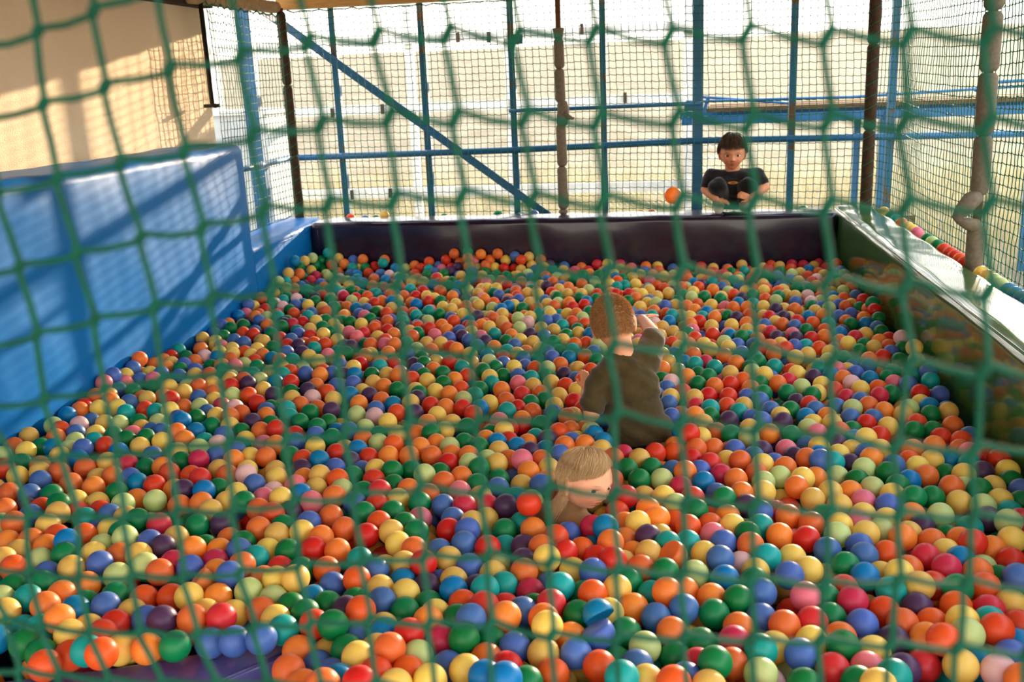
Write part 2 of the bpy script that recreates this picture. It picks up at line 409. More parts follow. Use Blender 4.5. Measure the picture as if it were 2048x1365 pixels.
CELL = 0.0425
o = net_on_path('safety_net', [(-2.36, 6.33), (-1.2, 6.345), (-0.6, 6.34), (0.4, 6.35), (1.19, 6.33)], 0.25, 1.585, CELL, 5, 0.014, 0.02)
tag(o, 'fine green knotted safety net across the far end behind purple pad', 'net')
o = net_on_path('safety_net', [(-2.36, 5.16), (-2.395, 5.7), (-2.37, 6.30)], 0.315, 1.565, CELL, 6, 0.012, 0.04, inset=-0.0)
tag(o, 'fine green safety net above the low blue pad, left side', 'net')
o = net_on_path('safety_net', [(1.225, 6.28), (1.285, 6.02), (1.30, 5.4), (1.305, 4.65), (1.305, 4.0), (1.305, 3.3), (1.305, 2.6)], 0.25, 1.75, CELL, 8, 0.016, 0.0)
tag(o, 'fine green safety net outside the glossy green pad, right side', 'net')
# knots of the near net: x, z in millimetres, row by row
NETK = [[[-574,1143],[-525,1154],[-479,1165],[-433,1175],[-389,1186],[-348,1195],[-301,1210],[-256,1213],[-218,1222],[-178,1220],[-133,1222],[-93,1213],[-45,1214],[-5,1206],[40,1212],[83,1205],[127,1204],[169,1205],[209,1205],[249,1205]],[[-572,1101],[-524,1112],[-477,1122],[-432,1133],[-388,1142],[-346,1152],[-301,1164],[-256,1169],[-216,1176],[-174,1175],[-131,1177],[-90,1170],[-43,1170],[-2,1165],[43,1167],[86,1162],[129,1161],[172,1160],[214,1160],[255,1159]],[[-570,1058],[-522,1069],[-476,1079],[-431,1088],[-387,1098],[-344,1107],[-300,1116],[-256,1122],[-213,1128],[-171,1129],[-128,1129],[-86,1125],[-41,1124],[2,1121],[45,1121],[89,1117],[132,1115],[176,1114],[218,1113],[260,1111]],[[-567,1014],[-520,1024],[-474,1033],[-429,1042],[-386,1051],[-342,1060],[-299,1066],[-256,1074],[-211,1079],[-167,1082],[-125,1080],[-82,1079],[-39,1076],[6,1076],[48,1072],[92,1071],[134,1068],[179,1066],[223,1063],[266,1061]],[[-554,968],[-509,977],[-466,986],[-423,994],[-382,1002],[-339,1011],[-297,1016],[-253,1027],[-210,1030],[-166,1032],[-122,1034],[-79,1031],[-37,1029],[8,1027],[51,1025],[94,1022],[138,1021],[183,1020],[226,1019],[269,1018]],[[-554,917],[-509,927],[-464,937],[-421,947],[-380,956],[-337,964],[-296,969],[-251,976],[-209,981],[-165,982],[-121,982],[-77,986],[-35,985],[9,984],[53,980],[96,978],[140,974],[185,971],[229,968],[272,965]],[[-568,877],[-520,885],[-473,892],[-427,899],[-383,906],[-339,914],[-294,921],[-251,927],[-208,935],[-165,936],[-120,936],[-77,937],[-33,936],[10,935],[54,935],[100,930],[144,928],[185,925],[225,922],[265,920]],[[-542,848],[-501,850],[-461,853],[-422,856],[-380,858],[-336,866],[-292,872],[-250,875],[-208,881],[-166,886],[-121,887],[-74,890],[-31,891],[10,887],[56,885],[100,884],[138,877],[183,876],[226,875],[269,874]],[[-540,806],[-498,808],[-456,810],[-416,812],[-377,814],[-335,821],[-293,823],[-251,829],[-207,835],[-163,839],[-121,837],[-76,840],[-33,838],[13,836],[56,837],[101,833],[143,832],[187,830],[230,828],[272,826]],[[-546,770],[-503,768],[-461,767],[-420,765],[-377,769],[-337,771],[-294,776],[-252,781],[-207,784],[-164,786],[-119,790],[-76,789],[-31,787],[11,787],[55,784],[100,783],[146,784],[188,782],[230,779],[271,776]],[[-539,724],[-487,727],[-456,724],[-416,724],[-376,726],[-333,725],[-292,729],[-250,732],[-207,736],[-163,737],[-119,739],[-76,737],[-32,738],[12,741],[56,739],[100,738],[144,736],[186,735],[228,733],[269,732]],[[-531,679],[-478,689],[-446,687],[-408,684],[-368,682],[-327,682],[-290,681],[-248,682],[-206,688],[-162,687],[-120,688],[-76,684],[-33,689],[13,694],[57,694],[101,693],[143,688],[185,688],[226,688],[266,688]],[[-524,633],[-486,636],[-447,639],[-410,642],[-373,640],[-326,631],[-288,634],[-246,633],[-205,639],[-161,637],[-121,636],[-75,631],[-34,640],[15,647],[58,648],[102,648],[141,639],[183,640],[223,642],[263,643]]]

NETY = 0.60
rk = random.Random(4)
# the net goes on past the picture on every side at the same mesh size
for _ in range(16):
    for row in NETK: row.insert(0, [row[0][0] - 44, row[0][1] - 3 + rk.randint(-2, 2)])
for _ in range(14):
    for row in NETK: row.append([row[-1][0] + 44, row[-1][1] + rk.randint(-2, 2)])
for _ in range(6): NETK.append([[x, z - 42] for x, z in NETK[-1]])
for _ in range(8): NETK.insert(0, [[x, z + 43] for x, z in NETK[0]])
KK = [[Vector((x / 1000, NETY + 0.006 * math.sin(i * 0.9 + j * 0.7) + rk.uniform(-.002, .002), z / 1000)) for j, (x, z) in enumerate(row)] for i, row in enumerate(NETK)]
def near_kv(i, j):
    k_ = 0.30 + 0.45 * min(1.0, max(0.0, (j - 20) / 5.0)) * max(0.35, min(1.0, (17 - i) / 4.0))
    return Vector((0.0026 * k_ + 0.0004, 0.0, 0.0052 * k_ + 0.0004))
o = build_net('near_net', KK, 0.0022, 0.0038, near_kv, M['rope_near'], 0.0016, 3, 8)
tag(o, 'thick green rope net right in front, out of focus', 'net')

# ------------------------------------------------------------------ poles and tubes
def foam_sleeve(mb, a, b, r0, r1, n=14, end=0.018):
    a = Vector(a); b = Vector(b); L = (b - a).length
    ts = [0, .012 / L, end / L, 0.5, 1 - end / L, 1 - .012 / L, 1]
    rs = [0.72, 0.93, 1.0, 1.0, 1.0, 0.93, 0.72]
    mb.tube([a.lerp(b, t) for t in ts], [(r0 + (r1 - r0) * t) * s for t, s in zip(ts, rs)], n)
    return mb

def lacing(root, x, y, z0, z1, r, pitch, m, seed):
    """cord wound round a pole in separate loops"""
    rr = random.Random(seed); z = z0
    while z < z1:
        pts = [(x + r * math.cos(a), y + r * math.sin(a), z + 0.022 * math.cos(a) + rr.uniform(-.002, .002)) for a in np.linspace(0, 2 * math.pi, 13)]
        MB().tube(pts, 0.0019, 5, False).build('cord_loop', m, root, True)
        z += pitch * rr.uniform(0.8, 1.2)

# middle pole: bare rusty steel above, grey foam sleeves below
r = empty('padded_pole', (-0.635, 6.25, 0.23)); tag(r, 'grey foam padded pole in the middle with bare rusty top', 'pole')
MB().tube([(-0.635, 6.25, 0.23), (-0.635, 6.25, 1.76)], 0.017, 12).build('steel_tube', M['steel_rust'], r, True)
zc = [1.375, 1.325, 1.165, 0.945]
MB().tube([(-0.635, 6.25, 1.40), (-0.635, 6.25, 1.395), (-0.635, 6.25, 1.35), (-0.635, 6.25, 1.34)], [0.030, 0.037, 0.027, 0.026], 14).build('foam_cuff', M['foam_grey'], r, True)
for a, b in ((1.338, 1.166), (1.162, 0.965), (0.83, 0.578), (0.572, 0.312), (0.306, 0.235)):
    foam_sleeve(MB(), (-0.635, 6.245, a), (-0.632, 6.245, b), 0.031, 0.032).build('foam_sleeve', M['foam_grey'], r, True)
# the peeled, kinked piece
MB().tube([(-0.632, 6.245, 0.965), (-0.622, 6.235, 0.955), (-0.615, 6.23, 0.92), (-0.618, 6.23, 0.88), (-0.626, 6.24, 0.845), (-0.632, 6.245, 0.828)],
          [0.020, 0.034, 0.037, 0.040, 0.036, 0.028], 14).build('foam_kink', M['foam_grey'], r, True)
MB().tube([(-0.61, 6.21, 0.90), (-0.58, 6.205, 0.872), (-0.555, 6.20, 0.865), (-0.545, 6.20, 0.872)], [0.022, 0.016, 0.009, 0.003], 10).build('foam_flap', M['foam_grey'], r, True)

def corner_pole(x, y, z0, z1, rad, label, m, seed, segs):
    r = empty('corner_pole', (x, y, z0)); tag(r, label, 'pole')
    MB().tube([(x, y, z0), (x, y, z1)], rad * 0.55, 10).build('steel_tube', M['steel_rust'], r, True)
    zs = np.linspace(z0 + 0.01, z1 - 0.02, segs + 1)
    for a, b in zip(zs, zs[1:]):
        foam_sleeve(MB(), (x, y, a), (x, y, b - 0.003), rad, rad).build('foam_sleeve', m, r, True)
    lacing(r, x, y, z0 + 0.08, z1 - 0.05, rad + 0.002, 0.075, M['rope_far'], seed)
    return r
corner_pole(-2.375, 6.26, 0.235, 1.60, 0.030, 'dark brown padded corner pole laced to the net, far left', M['foam_brown'], 1, 3)
corner_pole(1.195, 6.26, 0.235, 1.74, 0.035, 'dark brown padded corner pole laced to the net, far right', M['foam_brown'], 2, 3)

# right pole with a doubled-over foam sleeve
px, py = 1.257, 4.285
r = empty('padded_pole', (px, py, 0.245)); tag(r, 'grey foam padded pole beside the green pad with bent sleeve', 'pole')
MB().tube([(px, py, 0.245), (px, py, 1.76)], 0.018, 12).build('steel_tube', M['steel_rust'], r, True)
for a, b, ra, rb in ((1.75, 1.293, .0385, .0375), (1.287, 1.062, .0375, .037), (1.056, 0.819, .037, .0365), (0.813, 0.580, .0365, .034)):
    foam_sleeve(MB(), (px, py - 0.002, a), (px, py - 0.002, b), ra, rb, 16).build('foam_sleeve', M['foam_grey'], r, True)
foam_sleeve(MB(), (px, py, 0.447), (px, py, 0.247), .0355, .0345, 16).build('foam_sleeve', M['foam_grey'], r, True)
MB().tube([(px - .004, py - 0.01, 0.580), (px - 0.034, py - 0.02, 0.560), (px - 0.070, py - 0.035, 0.520), (px - 0.090, py - 0.04, 0.492), (px - 0.080, py - 0.04, 0.474)],
          [0.028, 0.037, 0.031, 0.020, 0.011], 14).build('foam_kink', M['foam_grey'], r, True)
MB().tube([(px - 0.083, py - 0.04, 0.478), (px - 0.048, py - 0.03, 0.468), (px - 0.01, py - 0.01, 0.455), (px, py, 0.445)], [0.011, 0.024, 0.031, 0.024], 14).build('foam_fold', M['foam_grey'], r, True)

# foam covered top tube on the left with lacing, and the hanging rod
r = empty('top_tube', (-2.42, 5.8, 1.55)); tag(r, 'tan foam covered top tube above the left net', 'tube')
MB().tube([(-2.42, 5.05, 1.585), (-2.40, 6.30, 1.605)], 0.017, 10).build('steel_tube', M['steel_rust'], r, True)
ys_ = np.linspace(5.08, 6.27, 8)
for a, b in zip(ys_, ys_[1:]):
    foam_sleeve(MB(), (-2.42 + (a - 5.05) * .016, a, 1.588 + (a - 5.05) * .014), (-2.42 + (b - 5.05) * .016, b - 0.002, 1.588 + (b - 5.05) * .014), 0.036, 0.036).build('foam_sleeve', M['foam_tan'], r, True)
for a in np.linspace(5.2, 6.2, 9):
    pts = [(-2.415 + 0.039 * math.cos(t), a + 0.012 * math.cos(t), 1.592 + (a - 5.05) * .014 + 0.039 * math.sin(t)) for t in np.linspace(0, 2 * math.pi, 13)]
    MB().tube(pts, 0.0018, 5, False).build('cord_loop', M['rope_far'], r, True)
r = empty('hanging_rod', (-2.405, 5.2, 1.03)); tag(r, 'black steel rod with a foot hanging beside the stucco wall', 'rod')
MB().tube([(-2.407, 5.2, 1.72), (-2.405, 5.2, 1.05), (-2.398, 5.195, 1.04), (-2.38, 5.19, 1.036)], 0.0125, 10).build('rod', M['steel_black'], r, True)
MB().tube([(-2.45, 5.2, 1.037), (-2.36, 5.195, 1.037)], 0.010, 10).build('foot', M['steel_black'], r, True)

# ------------------------------------------------------------------ blue steel fence frame
fr = empty('steel_fence_frame', (-0.5, 6.62, GZ)); tag(fr, 'blue painted steel fence frame with rail and diagonal brace', 'fence')
for x, w, m in ((-2.163, .042, 'steel_rusty'), (-1.565, .044, 'steel_rusty'), (-0.978, .042, 'steel_rusty'), (-0.392, .040, 'steel_rusty'), (0.206, .066, 'steel_blue'), (0.79, .042, 'steel_rusty'), (1.388, .044, 'steel_rusty')):
    MB().box(x - w / 2, x + w / 2, 6.60, 6.60 + w, GZ, 2.05).build('post', M[m], fr)
MB().tube([(-2.52, 6.585, 0.655), (-1.0, 6.58, 0.662), (0.2, 6.58, 0.686), (1.5, 6.58, 0.672), (3.6, 6.58, 0.655)], 0.0215, 12).build('rail', M['steel_blue'], fr, True)
MB().tube([(-0.43, 6.58, 0.678), (-0.41, 6.58, 0.678)], 0.0222, 12).build('rail_joint', M['white_paint'], fr, True)
MB().tube([(-1.005, 6.585, 0.913), (0.24, 6.585, 0.917)], 0.013, 10).build('upper_rail', M['steel_blue'], fr, True)
MB().bar((-2.50, 6.575, 1.535), (-0.70, 6.575, 0.175), 0.010, 0.052, (0, 0, 1)).build('diagonal_brace', M['steel_blue'], fr)
for x, z in ((-0.93, 1.36), (0.15, 0.90)):
    MB().box(x - .03, x + .03, 6.585, 6.60, z - .03, z + .03).build('gusset_plate', M['steel_blue'], fr)
lf = empty('side_fence_frame', (-2.62, 6.2, GZ)); tag(lf, 'blue steel side fence post and rail beyond the left net', 'fence')
MB().box(-2.70, -2.605, 6.31, 6.375, GZ, 2.05).build('post', M['steel_blue'], lf)
MB().tube([(-2.52, 6.585, 0.655), (-2.505, 5.8, 0.655), (-2.52, 5.42, 0.655)], 0.020, 12).build('rail', M['steel_blue'], lf, True)
MB().bar((-2.62, 5.95, 1.75), (-2.50, 6.56, 1.53), 0.010, 0.05).build('brace', M['steel_blue'], lf)

# ------------------------------------------------------------------ things behind the fence
pf = empty('platform', (1.8, 8.0, GZ)); tag(pf, 'blue steel platform with mossy brown plank beyond the fence', 'platform')
MB().box(0.12, 4.6, 7.58, 7.64, 0.735, 0.795).build('front_beam', M['steel_blue'], pf)
MB().box(0.12, 4.6, 8.58, 8.64, 0.735, 0.795).build('back_beam', M['steel_blue'], pf)
for i, y in enumerate(np.linspace(7.66, 8.50, 5)):
    MB().box(0.3 + 0.02 * i, 4.5, y, y + 0.15, 0.82, 0.85 + 0.004 * (i % 2)).build('plank', M['wood_grey'], pf)
for x in (0.25, 1.55, 2.9, 4.3):
    MB().bar((x, 7.57, 0.74), (x + 0.06, 7.57, 0.93), 0.025, 0.03, (0, 1, 0)).build('bracket', M['steel_blue'], pf)
    for y in (7.6, 8.6):
        MB().box(x - .025, x + .025, y, y + .05, GZ, 0.735).build('leg', M['steel_blue'], pf)
MB().tube([(0.15, 7.56, 0.905), (1.3, 7.56, 0.895), (2.6, 7.56, 0.93)], 0.010, 8).build('rod', M['steel_blue'], pf, True)
MB().tube([(0.25, 7.62, 0.935), (0.9, 7.60, 0.865)], 0.010, 8).build('rod', M['steel_blue'], pf, True)
MB().tube([(2.15, 7.6, 0.90), (2.18, 7.6, 0.955), (3.2, 7.6, 0.985)], 0.012, 8).build('rod', M['steel_blue'], pf, True)

ff = empty('board_fence', (-1.0, 9.2, GZ)); tag(ff, 'pale board and chain link fence out in the dry meadow', 'fence')
for z, h in ((1.50, 0.07), (0.90, 0.085), (0.13, 0.09)):
    for a, b in ((-7.0, -4.2), (-4.18, -1.4), (-1.38, 0.25)):
        MB().box(a, b, 9.14, 9.17, z - h / 2, z + h / 2).build('rail_board', M['white_paint'], ff)
for x in (-6.2, -4.19, -2.3, -1.39, 0.2):
    MB().box(x - .035, x + .035, 9.17, 9.24, GZ, 1.85).build('post', M['white_paint'], ff)
for x, z in ((-3.05, .88), (-2.57, .90), (-1.83, 1.50), (-1.55, 1.49), (-0.72, 1.52), (-2.93, .12), (-2.55, .13), (-0.35, .92)):
    MB().box(x - .015, x + .015, 9.11, 9.14, z - .045, z + .045).build('clip', M['wood_dark'], ff)
cw = MB()
for i in range(150):
    x = -7.0 + i * 0.05
    for sgn in (-1, 1):
        pts = [(x + sgn * (0.025 if k % 2 else -0.025), 9.20 + (0.006 if k % 2 else -0.006), -0.5 + k * 0.05) for k in range(48)]
        if sgn == 1: cw.tube(pts, 0.0013, 3, False)
tag(cw.build('chain_link', M['wire'], ff), kind='stuff')

gb = empty('metal_cabinet', (-3.6, 8.2, GZ)); tag(gb, 'pale grey metal cabinet beyond the left net', 'cabinet')
MB().box(-3.95, -3.25, 8.0, 8.5, GZ, 0.92).build('body', M['grey_metal'], gb)
MB().box(-3.98, -3.22, 7.98, 8.52, 0.92, 0.96).build('lid', M['white_paint'], gb)
sl = empty('concrete_slab', (3.4, 7.6, GZ)); tag(sl, 'white concrete slab with timber edge outside the right net', 'slab')
MB().box(2.35, 6.0, 5.9, 7.6, GZ - .05, GZ + .05).build('slab', M['concrete'], sl)
MB().box(2.27, 2.35, 5.8, 7.7, GZ - .05, GZ + .10).build('edge_board', M['wood_fresh'], sl)
tag(MB().box(2.2, 6.0, 7.65, 8.5, GZ - .02, GZ + .012).build('gravel_strip', M['gravel']), 'brown gravel strip beyond the white concrete slab', 'gravel', kind='stuff')

# dry grass: one object of blades
gv = []; gf = []
rr = random.Random(21)
def blade(x, y, z, h, a, w, lean):
    b = len(gv); c, s = math.cos(a) * w, math.sin(a) * w; lx, ly = math.cos(a + 1.3) * lean, math.sin(a + 1.3) * lean
    gv.extend([(x - c, y - s, z), (x + c, y + s, z), (x + c * .7 + lx * .4, y + s * .7 + ly * .4, z + h * .6), (x - c * .7 + lx * .4, y - s * .7 + ly * .4, z + h * .6), (x + lx, y + ly, z + h)])
    gf.extend([(b, b + 1, b + 2, b + 3), (b + 3, b + 2, b + 4)])
for i in range(26000):
    y = 6.75 + 9 * rr.random() ** 1.6; x = rr.uniform(-5.2, 5.2) * (0.6 + y * 0.07)
    if 0.1 < x < 4.7 and 7.5 < y < 8.7: continue
    if x > 2.15 and y < 8.5: continue
    blade(x, y, ground_h(x, y) - .01, rr.uniform(.15, .55), rr.uniform(0, 6.3), rr.uniform(.003, .006), rr.uniform(.05, .28))
tag(mesh_obj('dry_grass', gv, gf, M['grass']), 'tall dry grass growing beyond the far fence', 'grass', kind='stuff')

# ------------------------------------------------------------------ balls
BD = 0.065
ORDER = 'yogbrltcpmkwzx'
# balls on the surface: x, y, z in millimetres and colour number
BALLS_TOP = [
-1693,2149,-8,1,-1630,2156,-4,1,-1564,2122,-3,1,-1625,2226,5,0,-1780,2251,-9,5,-1574,2185,-5,4,-1503,2121,15,7,-1497,2185,1,4,-1506,2255,-24,3,-1452,2230,-4,0,-1399,2196,4,2,-1359,2148,16,5,
-1418,2136,-4,5,-1404,2074,5,0,-1359,2027,5,3,-1343,2089,-3,1,-1288,1981,0,5,-1476,2064,6,2,-1416,1998,6,0,-1537,2052,-5,5,-1621,2093,-5,0,-1566,1993,4,4,-1478,1992,-9,3,-1619,2030,5,0,
-1517,1919,-7,2,-1447,1929,0,2,-1443,1865,-1,6,-1372,1887,0,1,-1371,1823,7,1,-1347,1945,-7,1,-1249,1902,-8,2,-1236,1840,2,3,-1295,1816,4,7,-1506,1856,-1,5,-1455,1802,-1,0,-1345,1758,-12,6,
-1402,1780,-28,6,-1243,1712,8,0,-1177,1776,-3,4,-1121,1804,-6,3,-1066,1776,12,8,-1003,1786,12,1,-1180,1902,-12,4,-1114,1905,-8,4,-1057,1882,10,0,-1003,1910,-5,1,-940,1793,14,9,-941,1854,-13,0,
-938,1932,0,5,-1068,1958,6,1,-997,1968,21,3,-1240,2024,6,5,-1185,1992,8,1,-1282,2073,7,0,-1298,2156,2,3,-1322,2252,4,9,-1244,2123,6,8,-1243,2189,-1,0,-1183,2055,-1,9,-1126,2027,3,3,
-1218,2259,0,2,-1156,2275,0,8,-1159,2114,8,1,-1158,2173,-16,2,-1104,2140,-8,1,-1044,2123,3,3,-1059,2184,-7,2,-988,2093,0,6,-1056,2020,-2,1,-1086,2077,-6,9,-1114,2219,-17,1,-1385,2258,13,2,
-1557,2288,-3,6,-1439,2292,3,0,-1240,1773,-14,0,-1212,1660,-8,4,-1158,1639,19,6,-1105,1608,35,4,-1115,1682,-4,0,-1052,1682,2,1,-989,1680,13,2,-939,1733,-10,3,-878,1718,6,3,-1227,1599,7,4,
-1276,1660,-8,2,-1333,1689,-5,2,-1290,1752,19,1,-1169,1713,10,4,-1306,1875,-16,2,-1174,1839,-11,0,-1004,1847,-9,0,-995,2031,13,1,-1724,2226,10,1,-1042,2245,4,1,-983,2220,1,0,-992,2282,-6,2,
-922,2235,3,0,-862,2211,1,1,-819,2266,0,1,-880,2343,-2,1,-926,2299,-1,3,-860,2147,0,4,-796,2141,1,1,-923,2138,-3,2,-984,2157,-12,0,-751,2237,-2,4,-738,2308,0,4,-688,2246,5,0,
-656,2191,0,0,-669,2306,-1,2,-626,2258,2,2,-548,2287,-6,4,-550,2351,-4,3,-493,2258,11,3,-490,2194,5,3,-605,2152,6,1,-548,2174,-8,3,-513,2120,-1,0,-428,2180,2,4,-396,2240,-25,6,
-466,2377,-14,0,-493,2321,1,0,-406,2300,-9,2,-643,2364,-12,10,-560,2063,17,4,-670,2112,-25,0,-728,2102,-1,6,-794,2052,-3,1,-921,2076,-18,9,-834,1959,23,0,-857,2051,-6,2,-939,2016,-14,1,
-762,1997,-13,3,-701,1993,7,4,-603,2028,-14,7,-641,1974,-4,0,-578,1960,-4,0,-457,2091,-3,3,-390,2134,-23,5,-397,2069,-8,0,-470,1970,2,7,-483,2033,-9,0,-527,2070,-37,3,-424,2011,-14,8,
-396,1961,13,6,-362,2012,-5,6,-875,1920,-9,5,-891,1980,6,0,-821,1886,-7,2,-788,1939,-16,7,-740,1898,-7,2,-688,1932,-15,2,-686,1865,2,8,-640,1827,25,4,-620,1914,-1,3,-562,1891,-10,2,
-521,1939,-19,2,-492,1883,-8,0,-598,1841,-21,0,-384,1884,15,9,-398,1810,27,3,-437,1852,0,2,-329,1833,22,1,-878,1856,-4,1,-828,1817,1,0,-791,1766,8,6,-771,1844,2,2,-733,1793,8,4,
-680,1763,27,2,-578,1785,1,7,-638,1781,-18,3,-493,1822,10,1,-519,1764,14,4,-456,1773,-5,9,-401,1747,18,2,-694,1757,-35,0,-746,1726,-14,1,-731,1636,0,1,-693,1693,-25,3,-639,1719,-2,2,
-597,1664,18,0,-577,1722,1,0,-537,1682,29,1,-489,1710,-2,5,-492,1647,2,4,-549,1622,13,4,-648,1650,-14,3,-427,1703,-18,3,-382,1662,2,0,-351,1717,-6,1,-353,1785,-10,2,-336,1621,18,7,
-562,1562,31,4,-499,1582,15,0,-625,1542,35,1,-440,1611,11,0,-299,1752,1,3,-347,1929,-13,9,-438,1916,-1,4,-814,1708,21,3,-615,2089,-1,0,-672,2050,-1,3,-542,2011,-15,8,-616,1600,8,7,
-291,1583,41,7,-304,1675,4,4,-368,2352,-12,6,-331,2291,1,1,-267,2233,10,4,-242,2289,-8,3,-182,2309,3,9,-146,2263,27,7,-104,2376,-17,1,-69,2329,9,0,-20,2369,5,1,23,2407,-22,4,
56,2334,0,4,113,2378,-15,1,166,2345,-1,0,116,2302,-6,10,138,2242,4,3,53,2254,-5,6,-42,2257,6,8,-131,2203,15,1,-99,2277,-14,1,-14,2309,-16,0,5,2214,10,6,-178,2253,-27,7,
-201,2198,-5,4,-273,2097,23,0,-344,2209,-7,8,-332,2123,-1,8,-322,2061,5,1,-213,2093,-6,0,-163,2058,12,3,-161,2148,0,4,-120,2104,20,4,-78,2213,-19,1,-40,2169,7,0,18,2147,16,1,
-1,2078,8,2,-56,2108,-1,1,-98,2153,-14,0,-83,2050,-6,2,-106,1993,7,0,-157,1955,13,4,-31,2015,-16,6,65,2087,0,5,125,2144,11,3,132,2069,0,7,203,2119,-6,0,200,2227,7,1,
235,2347,0,6,91,2197,-5,0,174,2174,-18,11,198,2291,5,2,234,2173,4,6,195,2056,3,2,205,1994,10,3,153,1958,11,2,101,1914,0,2,99,1989,-4,1,41,2017,-6,1,38,1918,7,3,
-20,1896,-4,3,-68,1944,-10,1,-230,1978,16,6,-264,2055,-24,3,-184,2006,-18,2,-301,2005,-15,9,-286,1945,-20,2,-243,1911,11,9,-184,1890,-1,2,-302,1888,3,3,-237,1789,29,0,-252,1848,12,1,
-192,1813,-9,1,-138,1852,24,7,-133,1789,18,3,-81,1831,-3,2,-239,1732,2,0,-175,1738,0,12,-126,1697,2,4,-97,1760,-27,2,-259,1629,4,2,-214,1673,-5,4,-41,1780,-3,5,13,1841,-3,1,
19,1781,-23,2,71,1815,-10,2,135,1806,3,9,148,1869,-3,1,126,1739,-5,1,92,1692,26,2,182,1762,14,6,-80,1624,29,6,-35,1658,1,0,15,1623,24,4,78,1631,13,0,-55,1718,-6,3,
197,1915,-6,3,38,1678,-3,3,177,1699,1,5,62,1737,-8,9,-119,1907,-3,0,3,1971,16,1,-237,2148,13,4,-295,2173,11,1,275,2297,0,1,338,2283,0,4,308,2410,0,1,361,2369,0,1,
427,2365,1,0,412,2303,4,5,481,2315,4,0,478,2402,-9,10,525,2359,-8,5,551,2418,-7,0,561,2293,7,1,588,2350,-11,0,630,2397,-14,8,621,2459,-9,1,684,2440,0,5,680,2360,-22,2,
631,2303,-7,1,694,2302,-1,1,738,2384,-8,6,705,2244,22,4,757,2270,-6,1,810,2305,3,0,778,2208,-5,4,377,2226,0,3,455,2257,-2,3,454,2194,5,3,511,2225,-4,4,593,2205,1,9,
619,2133,12,9,646,2241,-3,0,543,2152,-4,1,661,2181,8,7,717,2202,-22,5,681,2121,10,1,735,2142,-17,2,678,2057,9,4,580,2086,-8,4,293,2194,-6,0,322,2131,-4,0,274,2089,4,3,
406,2152,0,2,438,2097,3,7,482,2143,-17,0,510,2096,14,0,479,2027,7,6,540,2041,14,0,617,2038,12,2,598,1977,4,4,295,1978,14,10,341,2017,-9,2,392,1981,5,9,388,2059,-9,4,
396,1896,0,3,454,1968,-9,4,523,1984,-6,8,538,1923,-7,4,477,1907,-1,1,510,1853,0,1,447,1850,-8,8,587,1892,19,0,579,1831,26,5,639,1852,27,4,705,1927,-6,4,659,2021,-39,1,
662,1972,1,9,645,1912,8,6,747,2051,-32,2,715,2005,-2,0,755,2091,15,3,239,1869,6,1,297,1894,3,9,341,1939,-12,2,287,1826,-2,0,259,1768,4,3,214,1812,-9,0,341,1794,10,2,
347,1855,-8,1,402,1805,-6,0,314,1738,-6,9,378,1744,-4,10,413,1689,17,6,489,1783,-18,9,442,1742,-3,8,543,1739,13,0,606,1727,13,11,649,1793,5,3,685,1867,-14,7,253,1672,0,2,
375,1635,30,0,351,1686,1,2,526,1797,32,4,589,1782,-12,7,628,1670,32,1,820,2366,20,5,863,2409,4,9,791,2422,1,8,-2133,3455,51,3,-2137,3659,-6,0,-2077,3548,3,3,-2110,3493,7,10,
-2137,3393,40,10,-2104,3430,0,3,-2028,3407,0,2,-2137,3548,21,0,-2122,3302,13,1,-2102,3360,-1,0,-2055,3290,0,1,-2127,3120,1,7,-2117,3183,-1,1,-2054,3203,0,0,-1987,3216,1,0,-1920,3157,0,6,
-1976,3279,-1,3,-1874,3209,-5,4,-1925,3318,0,0,-1976,3464,-3,2,-2019,3613,9,3,-1912,3466,2,0,-1942,3611,-1,3,-1818,3403,0,0,-1880,3624,1,0,-1793,3473,3,1,-1829,3319,0,4,-1817,3180,-2,6,
-1755,3167,8,0,-1736,3231,-2,1,-1727,3336,0,3,-1672,3231,1,5,-1620,3180,-5,3,-1655,3058,7,7,-1633,3118,-2,2,-1696,3398,0,1,-1652,3308,0,0,-1665,3486,0,4,-1710,3575,-2,0,-1607,3514,2,8,
-1608,3369,0,5,-1544,3371,0,4,-1761,3528,-3,0,-1535,3223,0,11,-1595,3245,0,9,-1566,3136,-1,0,-1491,3176,-4,1,-1405,3073,0,8,-1505,3115,5,1,-1533,3033,-1,2,-1567,2978,-2,7,-1469,3031,0,0,
-1451,2941,0,3,-1612,2935,11,1,-1637,2874,0,0,-1565,2894,0,1,-1699,2892,5,2,-1688,2826,0,0,-1760,2874,5,2,-1774,2937,-1,10,-1729,2982,-5,3,-1674,2951,5,3,-1752,3069,-4,5,-1784,3014,-7,0,
-1821,3066,-4,2,-1877,3035,1,5,-1940,3047,-2,0,-2009,3077,-6,3,-2016,3014,3,11,-1982,2939,0,3,-2054,2963,3,4,-2028,2894,0,1,-1908,2936,0,0,-1838,2930,-2,2,-1871,2865,0,6,-1937,2862,0,5,
-1809,2827,0,4,-1858,2779,9,3,-1919,2793,-2,5,-1982,2807,-2,7,-2041,2829,-9,2,-2051,2765,2,0,-2006,2674,-4,2,-1835,2709,0,7,-1910,2730,1,0,-1769,2639,0,1,-1722,2688,0,0,-1733,2774,0,7,
-1646,2676,0,9,-1602,2747,0,3,-1580,2663,-6,2,-1533,2780,1,0,-1489,2715,-4,2,-1518,2650,3,1,-1473,2605,3,4,-1426,2706,7,9,-1478,2813,2,5,-1490,2882,-3,6,-1432,2856,0,11,-1396,2761,-2,3,
-1316,2714,6,1,-1338,2653,-3,0,-1291,2609,-1,1,-1287,2769,-7,0,-1347,2803,0,3,-1355,2564,5,9,-1228,2603,4,11,-1175,2538,0,3,-1828,2595,3,1,-1848,2532,0,3,-1891,2596,1,0,-1950,2571,-3,0,
